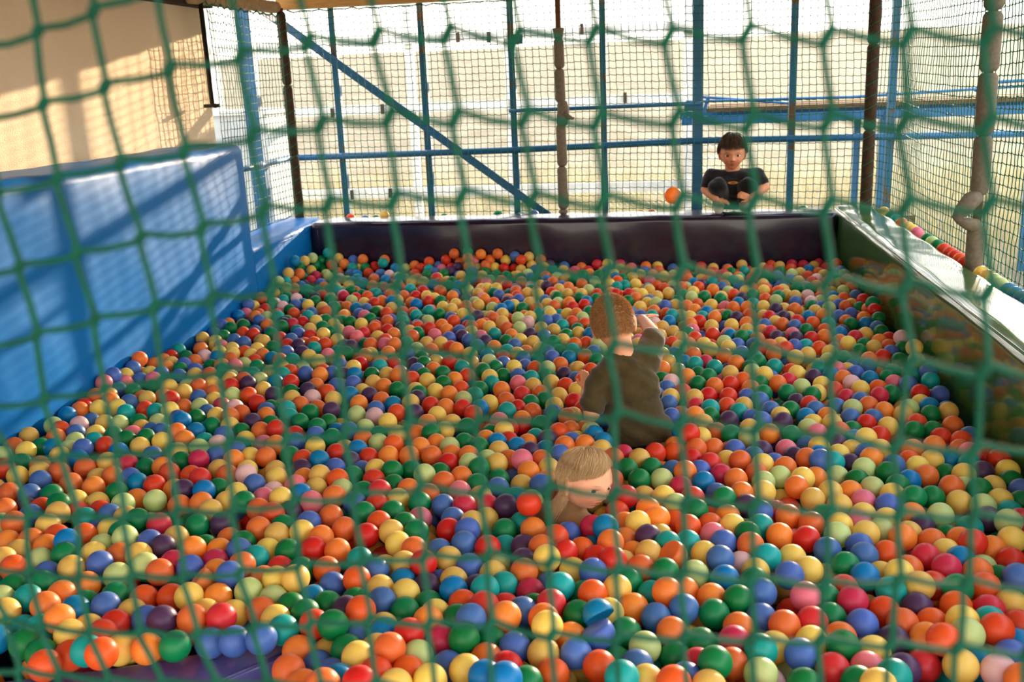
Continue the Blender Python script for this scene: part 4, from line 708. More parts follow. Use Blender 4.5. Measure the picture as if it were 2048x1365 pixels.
# balls underneath and outside the picture
BALLS_FILL = [
768,1667,8,0,-44,3804,-3,1,-478,1493,-2,1,-1809,4800,-16,1,-122,3508,-6,2,846,1946,-19,10,928,5850,5,8,919,1628,-26,1,72,5775,-17,10,-2066,2262,-24,4,-1658,5200,-7,2,-164,4531,-13,1,
893,1819,-15,0,-1852,1913,-12,4,-1016,5371,-16,0,-1621,1663,-23,4,-937,3910,-13,8,-1331,3807,-9,3,-196,3720,-10,9,-205,4124,5,4,-1254,3841,-13,4,473,5773,-13,4,-1768,1580,-17,6,-1984,2505,-18,0,
-1812,2101,-8,1,-1376,3722,-10,4,-1458,1654,-6,0,236,1585,-8,0,-1816,5136,-11,0,-2064,1937,-13,0,286,5779,-26,2,-279,2597,-9,4,-1219,2983,-12,4,881,2182,-2,3,-1729,1831,-21,3,-1419,3273,-17,2,
-2051,2476,-2,0,-168,4289,-12,2,-166,4722,-5,3,-2137,2300,-30,0,-1322,5579,7,9,312,1618,-11,1,-207,4401,-9,4,-853,5662,-2,0,-1527,1784,-21,3,-476,2639,-11,2,-1452,5658,-11,1,-999,5171,-1,0,
-1857,4371,-14,7,193,1503,-2,5,-245,4892,-8,1,273,5691,0,9,-114,4079,4,0,560,5855,-9,0,-2137,2514,-8,4,-2064,2543,-15,0,-1889,5208,-9,4,-159,3593,6,3,-121,1494,18,0,-1526,5652,-12,0,
-2137,4361,-15,3,-282,3265,-6,4,-718,5732,-7,8,801,1793,-6,4,-290,4840,-18,3,558,1615,4,1,-2103,1817,-1,4,-693,5443,-14,0,725,1510,-24,0,-1848,4527,-6,8,-171,1537,18,2,198,5525,-6,0,
-318,4529,-2,0,-86,4233,-3,4,-198,3520,-14,6,-36,1550,0,2,-2060,1495,14,5,-2137,1379,-3,1,-201,1590,-4,0,847,5334,10,4,-1971,2029,-22,7,-1365,2879,-16,6,-1623,5804,26,7,728,5170,5,2,
-1294,4247,-4,0,-1937,1789,-3,1,442,5079,-2,2,-129,3723,-12,7,647,1580,26,3,-1904,4039,-2,0,836,3723,-5,2,-1816,1783,-21,1,450,1543,6,5,-280,4716,2,7,33,5212,-7,8,-154,4443,1,2,
-2057,1739,13,0,-1581,4484,-2,0,-1323,4806,-18,4,-1136,5215,-12,3,-2134,2153,-18,10,-2137,3998,3,6,406,5644,-18,1,-1940,2195,-10,5,209,5898,-6,4,153,5417,-5,7,-46,5886,1,0,-1974,2315,-7,2,
-2052,4039,-3,1,-1457,5581,-6,1,-1531,5501,-12,11,-1899,1618,-10,7,-1686,1903,-4,0,-131,4601,-18,3,-2012,2224,-13,0,-2137,1502,3,1,-1736,4401,-13,6,-2137,2030,-20,0,886,2257,-7,6,932,4692,12,1,
890,2107,-20,3,325,5655,-5,9,284,2468,-15,9,-1974,1948,-20,3,-91,5294,-8,6,-1486,5253,-16,7,798,1871,-10,2,-1649,5886,13,3,-1415,5051,-8,0,-1607,1864,-14,0,-1663,1750,-23,0,-1616,5282,-18,6,
-1414,4126,-13,8,-2137,4237,-6,0,-131,3440,-14,0,-816,4242,-1,10,-1206,5485,3,2,-1605,5442,-14,2,-1944,5298,-6,8,-1894,2307,-11,8,-2094,2635,4,9,-679,1509,17,3,-2053,1658,0,2,-281,5579,0,7,
-687,5004,-16,0,-2051,1874,-16,1,39,5408,-18,5,846,4647,-2,3,-1569,1617,-36,1,-43,3232,-5,4,169,5688,-30,2,-402,5523,-12,7,-1164,3958,1,1,45,5855,-8,3,-1771,1704,-12,5,202,5812,-13,4,
-88,3394,-18,0,156,4926,-13,1,925,2385,-6,0,-4,5332,-15,4,921,1898,-5,9,-251,1496,2,3,-2136,5132,21,0,716,1627,21,2,915,2020,-21,9,921,4199,-4,4,-244,3444,2,0,-2133,1591,12,5,
359,5823,-9,1,844,1618,-36,1,436,5367,-11,9,-568,5410,-13,3,112,5656,1,9,-727,3768,-16,1,569,4640,-17,0,-1743,2057,-14,10,-2091,4115,-18,8,927,3319,-17,3,248,5616,3,1,-2052,4890,12,2,
-1863,4602,-13,2,-1173,4356,-5,0,-1695,1615,-16,4,-1809,2033,-19,9,927,1532,-34,3,-37,5765,-2,1,-161,3804,-16,4,-1542,5579,4,7,-2137,4526,-7,1,-2059,2144,-19,8,-1656,4922,-14,1,-923,4488,-14,4,
728,5891,1,9,-236,4248,-3,3,854,1750,5,5,722,1815,-3,0,845,1509,-20,1,-2064,3918,-7,2,-2022,1819,7,6,-2105,3001,4,5,810,4129,-10,2,-117,3308,-16,7,-1492,5337,-8,2,-1968,4734,-10,4,
934,1737,-15,2,-1163,2667,-9,0,-291,5016,-17,3,-1929,5014,-17,7,-891,5447,-15,0,-2137,5045,9,2,-1254,4759,-11,1,192,5365,-4,8,-165,3882,-2,10,444,5893,3,0,759,4357,-11,8,730,5322,-13,11,
-165,4353,3,1,-526,4049,-4,0,-84,3919,4,0,-1928,4814,-4,2,-1895,2031,-14,1,-2130,2384,-35,2,-368,4763,-10,2,-2137,2825,-7,1,-1808,5501,5,3,-1699,1535,-18,0,569,1498,3,1,807,5202,-10,5,
117,5581,-1,1,-292,5657,4,0,47,3762,-14,5,605,5218,-4,0,-239,4595,-4,4,-484,3969,3,3,-1931,1453,-11,2,-1378,2945,-18,0,-847,4521,-12,4,124,5501,-1,1,-237,2782,2,5,610,5323,-3,3,
-1971,1694,2,4,-687,5644,0,1,-809,4964,-2,8,-1128,5455,-9,4,-574,5129,-8,0,514,5329,2,0,34,1502,16,3,-113,5849,9,1,-1606,1783,-8,4,919,2313,-8,5,45,5648,-6,5,-1608,4734,-15,0,
-1492,5409,-16,4,288,5498,-13,9,-814,5040,-6,1,-89,3646,-12,2,-397,4959,-3,7,-1245,4198,-6,4,-1936,1536,6,7,767,1581,6,2,43,5498,-1,1,-1727,1752,-20,3,-1163,5780,38,1,-240,4524,-16,3,
473,3755,-14,4,-359,1551,0,1,-685,5215,-7,1,-235,5731,-14,4,-1825,2195,-8,1,-1784,5578,-11,3,-1854,4238,-18,0,450,1623,-2,7,-363,5804,-10,0,360,5898,-20,3,-43,5124,-18,10,371,5699,-5,2,
324,3039,-5,1,-1133,3467,-14,0,-278,4369,-4,5,-197,3646,-5,3,-959,5093,-9,10,805,5444,4,11,-1257,5577,-13,0,-1977,5217,18,6,814,2106,-12,0,272,4313,-11,10,-2048,1573,9,7,-1420,5823,13,6,
356,3923,-9,6,-1581,4638,2,1,-1178,4814,-12,10,-1892,5444,-8,0,-1781,4732,-1,3,-678,4677,-12,1,-286,5213,-12,1,-1888,2096,-13,4,555,5610,-13,1,-243,3321,-11,4,-126,3225,-4,0,-1777,1906,-4,4,
-1535,4412,-10,0,277,5853,-7,0,126,5845,-5,2,893,5453,10,8,-117,4679,-13,3,-1365,3884,-12,1,-154,3360,0,2,-1330,3204,3,6,-1611,4157,-11,1,-2054,2071,-13,5,396,1508,14,3,-1378,4930,-12,2,
715,3829,-14,3,722,4518,-13,2,-329,4406,-15,2,-2137,1896,-7,6,203,5121,-14,1,-1282,5481,-3,4,-405,1507,10,0,-1865,3521,-14,5,-164,5729,-11,7,-1690,1989,-11,1,-929,5533,-4,4,-2137,2908,-1,0,
-2055,1412,1,0,-86,4008,-3,1,-1126,3884,-15,2,-1331,5660,-7,0,-1330,4614,-14,3,330,1497,10,2,-1973,1592,3,7,716,1737,-8,9,-1854,1537,-5,7,163,1628,-8,9,-1736,3647,-14,5,-613,5685,-9,7,
-236,4776,-10,1,522,5256,-6,4,-848,4690,-16,0,933,5572,6,3,-1161,3829,-2,1,-126,1585,3,7,-602,5893,7,3,-1041,4652,-12,3,121,1508,-1,1,-1905,1856,0,0,-2137,1740,16,8,-1410,5168,-10,1,
-531,5821,-8,10,-1450,4812,-15,0,-727,5294,-12,2,-288,4198,-2,7,-1734,4931,-16,3,-681,3468,-2,2,-735,5362,-1,11,-1739,5499,-2,3,72,4691,-17,0,-1374,5768,4,3,916,3030,-4,3,-1409,1702,-6,7,
-238,2668,-12,9,-2047,2339,-15,1,-284,4451,-12,2,-1580,5699,-8,5,-1002,5579,-11,5,-1821,5650,-5,6,-1418,4040,-17,6,521,3191,0,1,-844,3041,-19,4,-1538,1702,-20,5,-204,4651,-12,2,-1622,1575,-38,6,
-1256,4002,-16,0,-329,5500,0,1,-365,4692,3,2,-199,5896,-7,10,-1887,1711,-22,0,-244,3598,7,4,-2020,4126,-6,0,-1967,2106,-12,3,-193,2717,5,3,-1491,3322,-14,4,-2134,1659,-1,0,-1865,5379,-4,0,
-1490,5742,0,4,-160,3951,-16,2,-1375,4490,-12,4,-1700,3115,-5,3,-1615,1941,4,6,-1332,4168,-17,2,-978,4965,-4,5,-1246,5326,-12,1,794,5132,3,0,-5,4049,-18,2,127,1579,13,3,282,5049,-3,0,
-1946,4398,-13,3,-1339,5322,-12,7,844,5653,-2,1,-1928,2381,1,2,-1088,5328,-13,4,-2129,2584,-17,3,805,2035,-1,0,524,1551,-1,2,520,5731,-17,8,-75,3559,-2,1,-2130,2219,-33,8,-1975,2427,2,4,
-888,4398,5,4,-808,5285,-5,3,-162,4201,-4,0,-2064,4958,1,11,400,2438,-10,2,-1766,5201,-10,11,683,4073,-15,4,-685,1591,-2,1,-1725,5685,-9,3,-1012,2868,-15,0,-565,4734,-5,5,-2137,3922,-5,4,
-1052,3712,-12,10,-1782,5898,22,4,928,2469,0,0,-47,5403,-14,4,-934,4567,-10,7,-1253,2666,-9,0,-482,5216,-13,1,-1003,5239,-10,1,-1690,4637,-19,0,316,5380,-11,1,-1297,4694,-18,6,-397,4398,-8,2,
-1415,3000,-10,2,523,5445,-18,6,450,5250,-3,1,-154,5199,-14,0,436,4412,5,3,74,3883,-15,7,-2064,4524,-12,0,-1846,5731,4,7,768,1948,-11,1,-1736,5338,-16,1,159,2426,-11,1,-1210,5048,0,0,
643,1495,-18,2,-201,5654,-13,2,-919,4078,-7,4,-413,2994,-14,6,-2054,4193,-9,0,-121,5778,-8,3,-114,5533,-18,4,-1940,5163,0,2,768,5045,-10,4,-114,4157,0,10,-1605,4072,5,8,-1094,3034,-18,7,
-1899,3390,-13,1,-33,3431,-8,3,-1002,3887,1,2,124,3722,-17,2,-165,4036,-2,3,272,4682,-13,1,-965,4763,-16,1,-9,5684,-17,0,-443,4033,-13,2,890,4892,-12,0,411,5564,-13,6,-1858,5573,-5,0,
-1662,1823,-5,0,-1407,3204,-4,3,-288,4638,-14,6,324,3792,-11,2,-604,5207,-7,4,-75,5697,-5,3,-1326,5003,-12,1,-1167,4479,-8,3,-1257,3426,-4,4,-1968,1867,-5,0,-1931,4529,-16,1,-408,5337,-18,2,
-1456,3394,-5,8,-1241,3268,-15,1,-1486,4248,-15,2,326,5212,-11,5,-1811,1628,-8,4,-1850,1977,0,1,-236,5528,2,2,-209,2591,0,1,-1778,1509,-27,3,112,5363,-18,5,283,1542,7,0,-2059,4723,-5,4,
-47,3346,-18,4,-1971,3364,-13,1,-2134,4446,6,3,-1136,5724,10,3,-83,5004,-10,3,-247,4314,-2,4,-677,4237,5,1,-2137,3243,-5,4,432,4689,-16,2,-329,1492,19,6,-1167,4607,-15,2,-2008,1458,0,9,
611,5898,-3,4,805,4527,-7,1,-520,3917,-16,6,-242,3764,-10,3,-928,3474,-10,0,-1131,3998,-48,1,-485,4515,-44,2,-1735,4728,-50,0,715,3147,-38,1,572,3840,-36,0,-532,4889,-54,1,-606,4327,-43,1,
-1813,4971,-37,6,-921,4970,-52,2,-603,2188,-47,0,-848,3760,-53,4,-1178,3108,-44,7,330,1785,-52,3,-444,3836,-53,1,-1334,2298,-44,3,804,3807,-41,1,-1243,5445,-46,9,916,2218,-47,4,-2137,2669,-42,2,
194,2952,-34,4,-1940,2258,-48,7,-1459,4370,-49,3,489,5055,-40,3,240,5361,-48,0,112,4160,-35,1,-1652,4233,-52,5,-253,2835,-41,6,272,4530,-33,3,-973,4171,-48,1,526,3709,-43,2,730,2995,-42,4,
653,1630,-31,6,-569,5501,-51,3,923,1700,-71,2,126,5253,-51,0,-855,4360,-44,2,-2019,2782,-52,6,-1298,3553,-52,0,-1206,5129,-52,0,514,3079,-52,0,-532,3153,-50,0,-196,5053,-50,8,-1448,3108,-44,8,
368,5603,-48,6,-405,3145,-37,4,603,3557,-41,2,-1663,4451,-35,7,-488,4087,-53,0,-1006,3405,-52,2,-356,3832,-31,0,843,4355,-32,4,-1178,4533,-39,1,-1365,5081,-54,4,-1127,4918,-33,1,-1655,4527,-52,0,
-1859,3279,-42,0,279,3642,-46,2,86,5128,-47,4,-1323,5454,-51,5,-1608,5646,-40,4,-1701,4002,-47,5,476,4049,-49,7,-1016,3551,-35,4,607,1574,-34,11,-1528,3884,-52,3,-1967,3751,-47,1,-1286,5292,-51,0,
-325,5444,-44,1,926,1816,-69,2,-414,3956,-50,3,-891,4757,-32,5,-41,2397,-57,0,157,3146,-47,0,-1859,2469,-48,1,-1858,4774,-51,0,-198,5443,-51,2,-2020,2301,-65,0,-1286,4482,-53,0,-1531,2955,-52,6,
636,3797,-51,0,-410,5170,-49,1,478,5129,-41,10,-767,3524,-34,0,-1782,3109,-45,5,-1000,5128,-52,1,-2025,3958,-44,1,642,3467,-46,4,-854,2908,-51,3,282,5123,-50,1,-573,4194,-53,1,606,4801,-51,6,
-1374,5572,-34,0,394,3313,-43,7,-1976,4244,-54,0,-454,4734,-52,2,-443,4609,-46,1,-804,5380,-52,5,-49,4200,-52,0,-1171,5252,-53,1,-1493,3647,-53,0,-446,5862,-39,9,853,2017,-51,2,441,4516,-41,5,
-799,3997,-47,3,489,2630,-51,4,-604,4479,-45,6,327,5732,-44,0,-1852,3112,-41,4,920,4958,-50,4,-1776,3607,-48,0,-1734,5845,-17,1,-1656,4759,-50,0,-1124,1738,-35,0,78,5009,-47,4,-1245,3032,-44,3,
-938,5731,-29,7,763,5822,-42,2,-688,3148,-51,6,931,2943,-40,0,316,3846,-51,7,410,4446,-45,4,-1778,3842,-42,0,-1014,4401,-52,5,676,4760,-37,2,-1367,3559,-52,4,-1458,1699,-55,0,-354,3078,-44,2,
-1052,4963,-50,4,-2097,1535,-34,1,642,4519,-46,10,-479,4285,-54,3,-1783,3354,-50,9,-204,3394,-40,2,611,4407,-51,1,-605,2505,-51,7,-2129,3041,-46,3,595,3362,-34,9,-331,4568,-50,3,-1284,3717,-53,5,
-1860,2380,-53,2,314,4972,-49,7,-2017,5568,-17,4,-726,4562,-50,0,201,3200,-49,6,-938,3035,-33,3,-1172,5616,-41,0,532,4850,-31,2,-1250,4895,-54,2,-1859,4849,-40,1,723,4233,-43,5,649,4685,-47,0,
560,5201,-50,4,-851,5326,-38,6,196,3833,-53,10,-2095,4886,-40,2,396,2623,-51,2,-720,5534,-50,2,803,3396,-43,0,-810,3647,-51,4,-1850,3680,-46,4,-123,4398,-32,0,804,5610,-34,5,447,3681,-50,0,
603,1858,-36,5,853,5251,-27,0,-534,5169,-51,0,-2055,3679,-37,1,-844,3317,-53,8,769,4170,-46,1,-1444,2744,-46,0,-1088,4195,-45,5,-84,4842,-41,1,246,3872,-46,3,447,5460,-53,4,-1690,2745,-50,3,
-6,1951,-52,9,-1939,1739,-53,0,-2097,1471,-40,0,-87,5168,-39,0,-1572,3194,-44,5,-1614,5041,-39,1,-1778,4124,-48,0,-1009,4918,-37,0,-615,4033,-32,5,518,4152,-41,1,-2096,1745,-43,5,-248,4686,-47,0,
934,5248,-39,1,112,3484,-40,1,-924,5608,-49,2,48,4245,-36,3,-694,4313,-36,2,-1656,2541,-52,5,206,5737,-63,3,-1411,4652,-39,8,-516,1831,-53,6,-48,4435,-47,0,370,5362,-53,0,-1414,5377,-32,5,
32,1549,-33,9,115,4880,-47,4,-763,5653,-33,5,-1984,1508,-30,3,-1420,4533,-48,8,-316,5286,-49,1,199,5006,-54,0,31,2184,-47,2,680,5292,-51,3,353,5131,-52,4,-2098,4677,-48,7,-1606,3713,-47,0,
-113,5374,-39,1,159,4412,-51,3,-91,3847,-41,0,797,4689,-46,1,-606,5299,-43,6,436,2057,-54,0,-726,4962,-51,1,357,4401,-39,1,-317,5608,-46,4,112,4037,-37,6,-533,5620,-43,3,-1565,3426,-51,4,
115,1664,-43,5,441,1899,-52,0,123,4642,-47,1,-2066,2875,-53,1,-132,2029,-49,4,-1928,3548,-44,0,-366,5692,-50,3,210,4515,-50,7,-1004,5053,-52,2,881,4280,-50,11,-329,3244,-46,0,442,3874,-48,1,
191,4194,-32,4,-438,5250,-48,3,-600,4113,-54,0,-2053,5766,2,5,-1934,5528,-34,6,-1088,3841,-50,4,-1810,5702,-42,9,608,5483,-52,3,-519,4605,-53,3,802,3190,-48,4,-1299,2355,-47,2,250,2230,-47,3,
-1566,4681,-46,0,-1217,3885,-48,3,-33,1498,-35,9,-129,5892,-43,4,-1377,5005,-49,11,-607,2839,-44,1,-2106,2947,-47,4,-1695,1696,-65,4,272,4922,-41,4,490,3564,-42,4,-1211,3467,-50,2,-1097,5047,-33,2,
-1052,1820,-52,4,-281,2257,-50,4,887,5732,-37,0,-1862,5496,-50,5,-1744,4490,-52,11,396,3719,-30,3,-1770,2478,-52,9,693,4008,-45,4,-1412,3354,-38,0,-449,4963,-45,8,-1699,1791,-63,0,-35,5487,-43,1,
-1084,3233,-53,1,766,5690,-49,11,-1688,3068,-54,0,-1326,5525,-47,6,762,3727,-46,5,-800,5167,-50,1,-1780,2184,-55,3,-451,5487,-49,0,-1821,2557,-53,1,-1615,3911,-50,8,-1734,3468,-35,0,-1418,3765,-35,2,
-1767,1984,-43,4,683,5135,-47,1,932,3081,-46,1,-1530,4888,-50,7,-1366,3033,-53,0,-522,3351,-47,1,-604,4768,-43,2,192,5618,-36,3,-82,4116,-41,2,-1572,3315,-33,6,-1931,1578,-49,3,-1850,2138,-46,1,
239,4370,-49,3,-1650,2989,-52,2,-1858,2985,-37,3,-288,3590,-52,1,-117,3595,-44,2,846,3998,-36,1,-718,4235,-45,3,-959,5376,-43,9,-1122,3709,-35,5,-1887,2701,-53,4,-253,4154,-39,0,-2014,3195,-53,2,
924,5649,-25,1,196,1739,-44,11,-1727,4170,-52,7,7,4895,-35,4,640,5404,-35,4,-647,5045,-43,0,-1139,3590,-37,3,-282,1547,-27,0,-1733,5044,-41,4,634,4117,-53,3,-1537,5132,-54,1,-408,1937,-54,0,
608,2789,-48,0,444,4933,-47,6,-2057,3149,-47,11,-726,4843,-50,2,-735,5055,-36,2,-718,1537,-43,4,-39,5242,-41,8,-1581,4396,-53,0,-440,2502,-44,9,-172,5541,-54,10,-1527,5848,-25,1,-1823,5084,-50,0,
-289,3915,-53,3,237,5859,-58,6,-609,5564,-49,11,72,5898,-56,0,-1408,2353,-43,5,326,2230,-54,2,-682,4761,-48,0,933,4123,-24,5,-1644,5489,-31,6,-2058,2635,-53,3,918,3202,-41,1,635,5777,-45,4,
-1455,5128,-54,5,644,2954,-53,1,-238,2742,-52,4,75,3553,-48,1,-531,4998,-32,4,-287,5783,-35,2,762,3919,-42,7,814,2388,-50,6,485,4399,-40,8,-522,4450,-35,3,-1664,5820,-25,3,208,2419,-52,11,
-1339,4731,-48,6,-801,2705,-35,11,-476,2990,-55,6,474,5613,-34,2,-1927,1907,-41,3,435,5016,-34,1,-762,2154,-54,3,-640,4556,-49,1,163,5846,-59,4,-857,1979,-56,2,-356,3306,-54,5,-1774,4325,-46,5,
88,3064,-47,4,-1175,4689,-45,0,-764,3723,-44,1,0,3684,-32,6,-898,3875,-50,11,-2091,1992,-58,2,-1930,3112,-51,0,-1849,2263,-51,0,398,3641,-49,3,-726,4480,-50,3,39,4772,-32,1,-683,2953,-33,1,
644,5609,-50,0,516,2272,-50,5,-1699,3802,-48,2,882,3765,-31,4,-856,5529,-50,4,-562,3226,-44,1,202,3434,-50,6,351,4683,-46,2,-1218,2909,-49,1,-800,2870,-51,1,-733,2823,-48,2,570,3436,-54,1,
488,4273,-49,2,-1259,3600,-36,5,358,2474,-47,0,-482,5569,-41,1,-1541,5291,-37,3,-1693,5254,-41,7,-1926,5703,-30,8,644,3068,-51,3,691,5697,-48,1,-2008,2149,-57,8,-203,5175,-50,6,524,5380,-49,3,
-116,2595,-56,6,-1605,5378,-41,2,600,2268,-53,1,-694,3515,-48,1,-800,4477,-49,5,724,3313,-30,3,-1083,4611,-44,1,-1055,5605,-41,4,-1814,4571,-51,2,-2097,4277,-38,3,-2024,4322,-49,3,-637,2997,-40,4,
839,3121,-53,2,-645,3434,-47,0,-81,4568,-42,3,87,2917,-43,2,-638,2621,-47,0,-364,5897,-41,1,-76,3765,-51,3,-1659,2272,-44,4,-1532,5783,-23,2,155,5783,-43,9,-1054,5486,-54,6,-246,1820,-48,0,
-1582,3077,-33,3,245,4760,-33,0,314,2621,-49,0,-1685,5136,-50,1,-1334,4048,-52,1,-1363,5201,-44,1,-879,2273,-41,8,-234,4087,-47,4,-1381,4195,-54,3,934,5083,-44,1,-1218,5740,-12,3,-2050,2426,-42,2,
-1849,4161,-47,0,-775,2623,-51,1,-8,4729,-50,4,-655,3310,-50,4,-2056,5212,-14,4,274,3548,-50,4,206,2710,-52,8,-851,3115,-52,0,-731,3594,-38,7,-87,3243,-53,0,-1447,2558,-51,9,35,5055,-50,1,
-452,3517,-53,3,-1611,3800,-43,4,-1529,4611,-51,0,-848,4877,-48,8,-1807,5368,-34,6,-482,3436,-51,1,192,3672,-53,1,-3,4565,-49,6,-608,3358,-36,0,-838,5090,-42,1,651,5537,-47,0,-47,4963,-45,1,
-1297,5161,-46,10,-811,3871,-33,5,638,4963,-44,5,-775,4201,-49,3,-570,3079,-53,3,-1409,3477,-31,5,-1930,4087,-52,5,-975,4612,-38,3,-2096,2782,-54,9,-1806,1859,-42,3,518,4328,-34,2,-2014,5370,-25,0,
-1487,1613,-49,1,164,4815,-46,0,-87,4273,-52,3,-489,2232,-50,1,-927,3963,-50,4,-161,4844,-50,8,-968,3347,-43,1,271,2019,-50,4,-1623,4033,-41,3,-1734,4815,-50,4,-1083,4526,-53,1,-163,4765,-53,4,
-2137,4192,-54,4,-329,4316,-49,0,-733,3876,-50,1,-1052,2796,-53,0,-1204,4435,-48,4,-764,3322,-41,4,-884,5257,-48,4,-160,5285,-50,0,-816,2465,-53,5,-368,4644,-47,3,-1415,4316,-52,1,603,3926,-41,0,
434,3033,-55,1,-439,1546,-28,7,-729,3388,-50,0,-1821,5209,-50,5,-570,3843,-51,1,-446,4890,-49,0,927,3514,-38,0,434,4170,-40,5,-1726,1632,-69,2,-1646,4329,-34,7,-1459,4889,-47,4,240,3996,-33,2,
-959,5456,-47,1,-897,2836,-42,6,-563,2392,-53,4,-1087,4071,-37,4,-1059,4855,-47,3,846,2140,-57,9,-1767,3192,-51,1,-1094,3106,-45,7,-1219,3365,-51,4,487,1699,-42,8,-527,4691,-50,3,-1292,1775,-51,0,
-1857,1578,-57,3,354,3485,-53,4,-278,3393,-35,4,274,2992,-51,1,-1057,5171,-32,3,-2137,4969,-31,2,397,2272,-53,1,757,2585,-51,6,157,4566,-53,4,894,1871,-57,4,764,3552,-51,11,-1565,2837,-48,0,
-331,4044,-52,2,-1127,4759,-50,4,-1329,2837,-54,4,879,1572,-75,8,-132,5453,-45,1,-1258,4610,-33,1,-1694,2075,-55,2,-90,2872,-42,8,-1903,4195,-46,0,-1889,1816,-52,3,-1421,5244,-33,3,724,5446,-44,7,
-1160,3270,-52,2,-1823,3562,-46,3,-654,5733,-35,0,-397,3724,-44,4,-290,4770,-43,11,285,5242,-51,1,-154,1657,-44,2,279,1495,-38,7,770,2904,-52,2,-1688,3277,-49,5,-735,4120,-32,9,-1620,2797,-34,4,
-766,4364,-48,1,-1058,2463,-44,2,-2016,1745,-44,8,194,4320,-42,0,-371,4895,-54,11,153,2997,-47,2,-1780,3265,-45,2,-1209,3674,-34,1,-405,5082,-43,6,-761,5254,-52,1,-290,5693,-49,10,-1214,1948,-53,1,
113,2670,-51,4,-1042,3926,-36,0,-8,5863,-51,1,-1930,3230,-52,7,-2096,2341,-70,0,772,4854,-49,0,681,3596,-48,0,-1460,3914,-49,5,-2012,5299,-29,8,-762,2383,-52,4,-1935,1662,-40,0,-851,3232,-51,1,
367,4929,-49,8,563,4960,-53,1,-2106,4612,-47,1,-2011,5121,-46,5,-930,4690,-37,3,-1503,3795,-47,5,-2089,5482,-8,8,368,2180,-46,0,-681,4042,-48,3,-558,3673,-52,2,-1973,2358,-54,4,84,4369,-50,1,
124,2110,-51,2,363,4847,-51,1,240,5564,-51,3,-1213,5538,-42,1,-1820,3915,-50,4,117,2478,-41,4,-237,5255,-39,1,920,4816,-29,1,-2132,2096,-51,6,448,2753,-50,0,278,3119,-49,0,-1001,2748,-52,3,
230,2622,-51,3,-492,5374,-43,5,-1288,5049,-41,3,523,2753,-52,1,-1252,5652,-38,2,854,5089,-38,5,271,3752,-54,1,887,3628,-44,0,-1582,5530,-46,10,-1169,5408,-43,3,-1942,2991,-52,0,-1008,3759,-38,9,
-370,3553,-50,0,-1006,4074,-44,4,-1044,2310,-54,3,645,4275,-48,5,-1986,4974,-43,4,404,3117,-53,11,-1981,2875,-53,3,402,4232,-50,2,314,4483,-54,10,-1219,3765,-54,1,-1177,4278,-41,2,-1933,3809,-38,0,
-2100,4476,-48,0,884,5859,-48,2,-1776,2797,-51,7,-1484,2112,-48,8,-154,3266,-46,3,-486,3686,-43,2,-2104,4765,-37,3,-1526,2590,-33,4,-637,4917,-40,3,87,4520,-30,0,-1180,2340,-46,8,319,4041,-49,0,
-695,2702,-52,0,-606,3525,-53,1,236,5287,-51,6,841,1702,-51,0,-1168,2828,-44,2,-1177,4168,-39,0,-882,4210,-53,2,676,4400,-34,8,-1566,4209,-42,1,796,1493,-57,6,-1606,1981,-45,6,-89,4767,-47,1,
-132,1953,-48,7,395,1579,-28,6,472,5849,-44,5,-1649,4974,-53,1,-401,3431,-50,0,-1494,3479,-50,8,5,3805,-52,9,-732,2759,-53,2,-33,3886,-41,9,45,5295,-54,2,-1662,3678,-45,1,-568,1502,-24,6,
-770,4608,-41,4,-2016,4838,-46,0,-965,2622,-48,9,-252,4958,-40,2,367,2959,-48,0,765,2463,-47,1,-1122,5659,-42,1,572,5662,-46,6,849,4206,-49,4,-1543,5041,-33,6,-959,2470,-53,0,237,1945,-51,1,
368,5046,-46,2,154,3360,-47,3,-1090,3761,-54,4,-1565,4084,-49,5,-77,1664,-45,4,839,2671,-52,11,-198,3588,-47,1,165,3954,-49,4,572,3999,-41,0,315,4171,-49,3,-646,4275,-51,7,798,4767,-44,7,
-760,4731,-43,4,-1982,4481,-43,4,-1699,3191,-49,7,-1529,4759,-40,3,482,3958,-53,3,-404,3239,-51,0,-287,4247,-43,10,-410,5606,-33,7,-1406,4446,-47,0,917,3919,-28,2,-131,2744,-49,0,84,5531,-54,0,
-1042,4727,-34,0,-1366,2715,-44,1,-556,5768,-46,9,-289,5530,-53,5,-1298,2029,-41,4,-170,1499,-37,4,-1623,2910,-51,0,486,4729,-51,7,718,5207,-47,2,852,5486,-37,0,-1780,2704,-32,1,-2055,3485,-43,2,
275,2145,-51,0,-1816,4677,-52,0,675,2502,-53,8,-360,4206,-46,3,-972,3104,-50,2,-453,2153,-56,1,-1013,3268,-51,3,-1890,3969,-45,2,-728,2068,-57,0,-1330,4878,-41,7,-2137,4042,-54,1,403,4734,-52,4,
-962,4283,-53,10,38,4441,-41,1,-1645,3439,-47,6,-1054,4315,-36,5,-318,4934,-46,7,514,2063,-40,2,-3,2108,-50,3,314,2344,-39,10,364,4573,-51,6,200,3590,-50,4,-615,2304,-54,0,-843,3561,-53,10,
-1406,1856,-53,11,283,1696,-50,1,-132,1857,-47,4,-1340,3394,-53,3,-853,3393,-46,3,-1860,4086,-34,5,34,5724,-52,0,519,4677,-32,7,7,4998,-40,2,-288,3517,-39,3,-2062,3071,-48,9,-1404,2031,-48,3,
-284,2116,-41,0,209,4919,-51,5,-839,4117,-45,7,-1216,4048,-46,6,-2018,3885,-53,0,881,2349,-46,1,-651,5489,-53,4,-1568,1817,-56,2,-1985,3642,-48,5,-568,2115,-54,6,-895,2432,-53,6,-1938,4687,-50,2,
-1296,3959,-46,4,154,2021,-39,4,407,5782,-31,4,-933,2186,-50,3,-1419,4767,-51,1,-1140,5159,-52,0,-1413,5620,-52,0,191,5174,-50,2,-1894,4965,-44,7,-1863,1503,-59,3,527,5888,-53,2,-478,5054,-52,1,
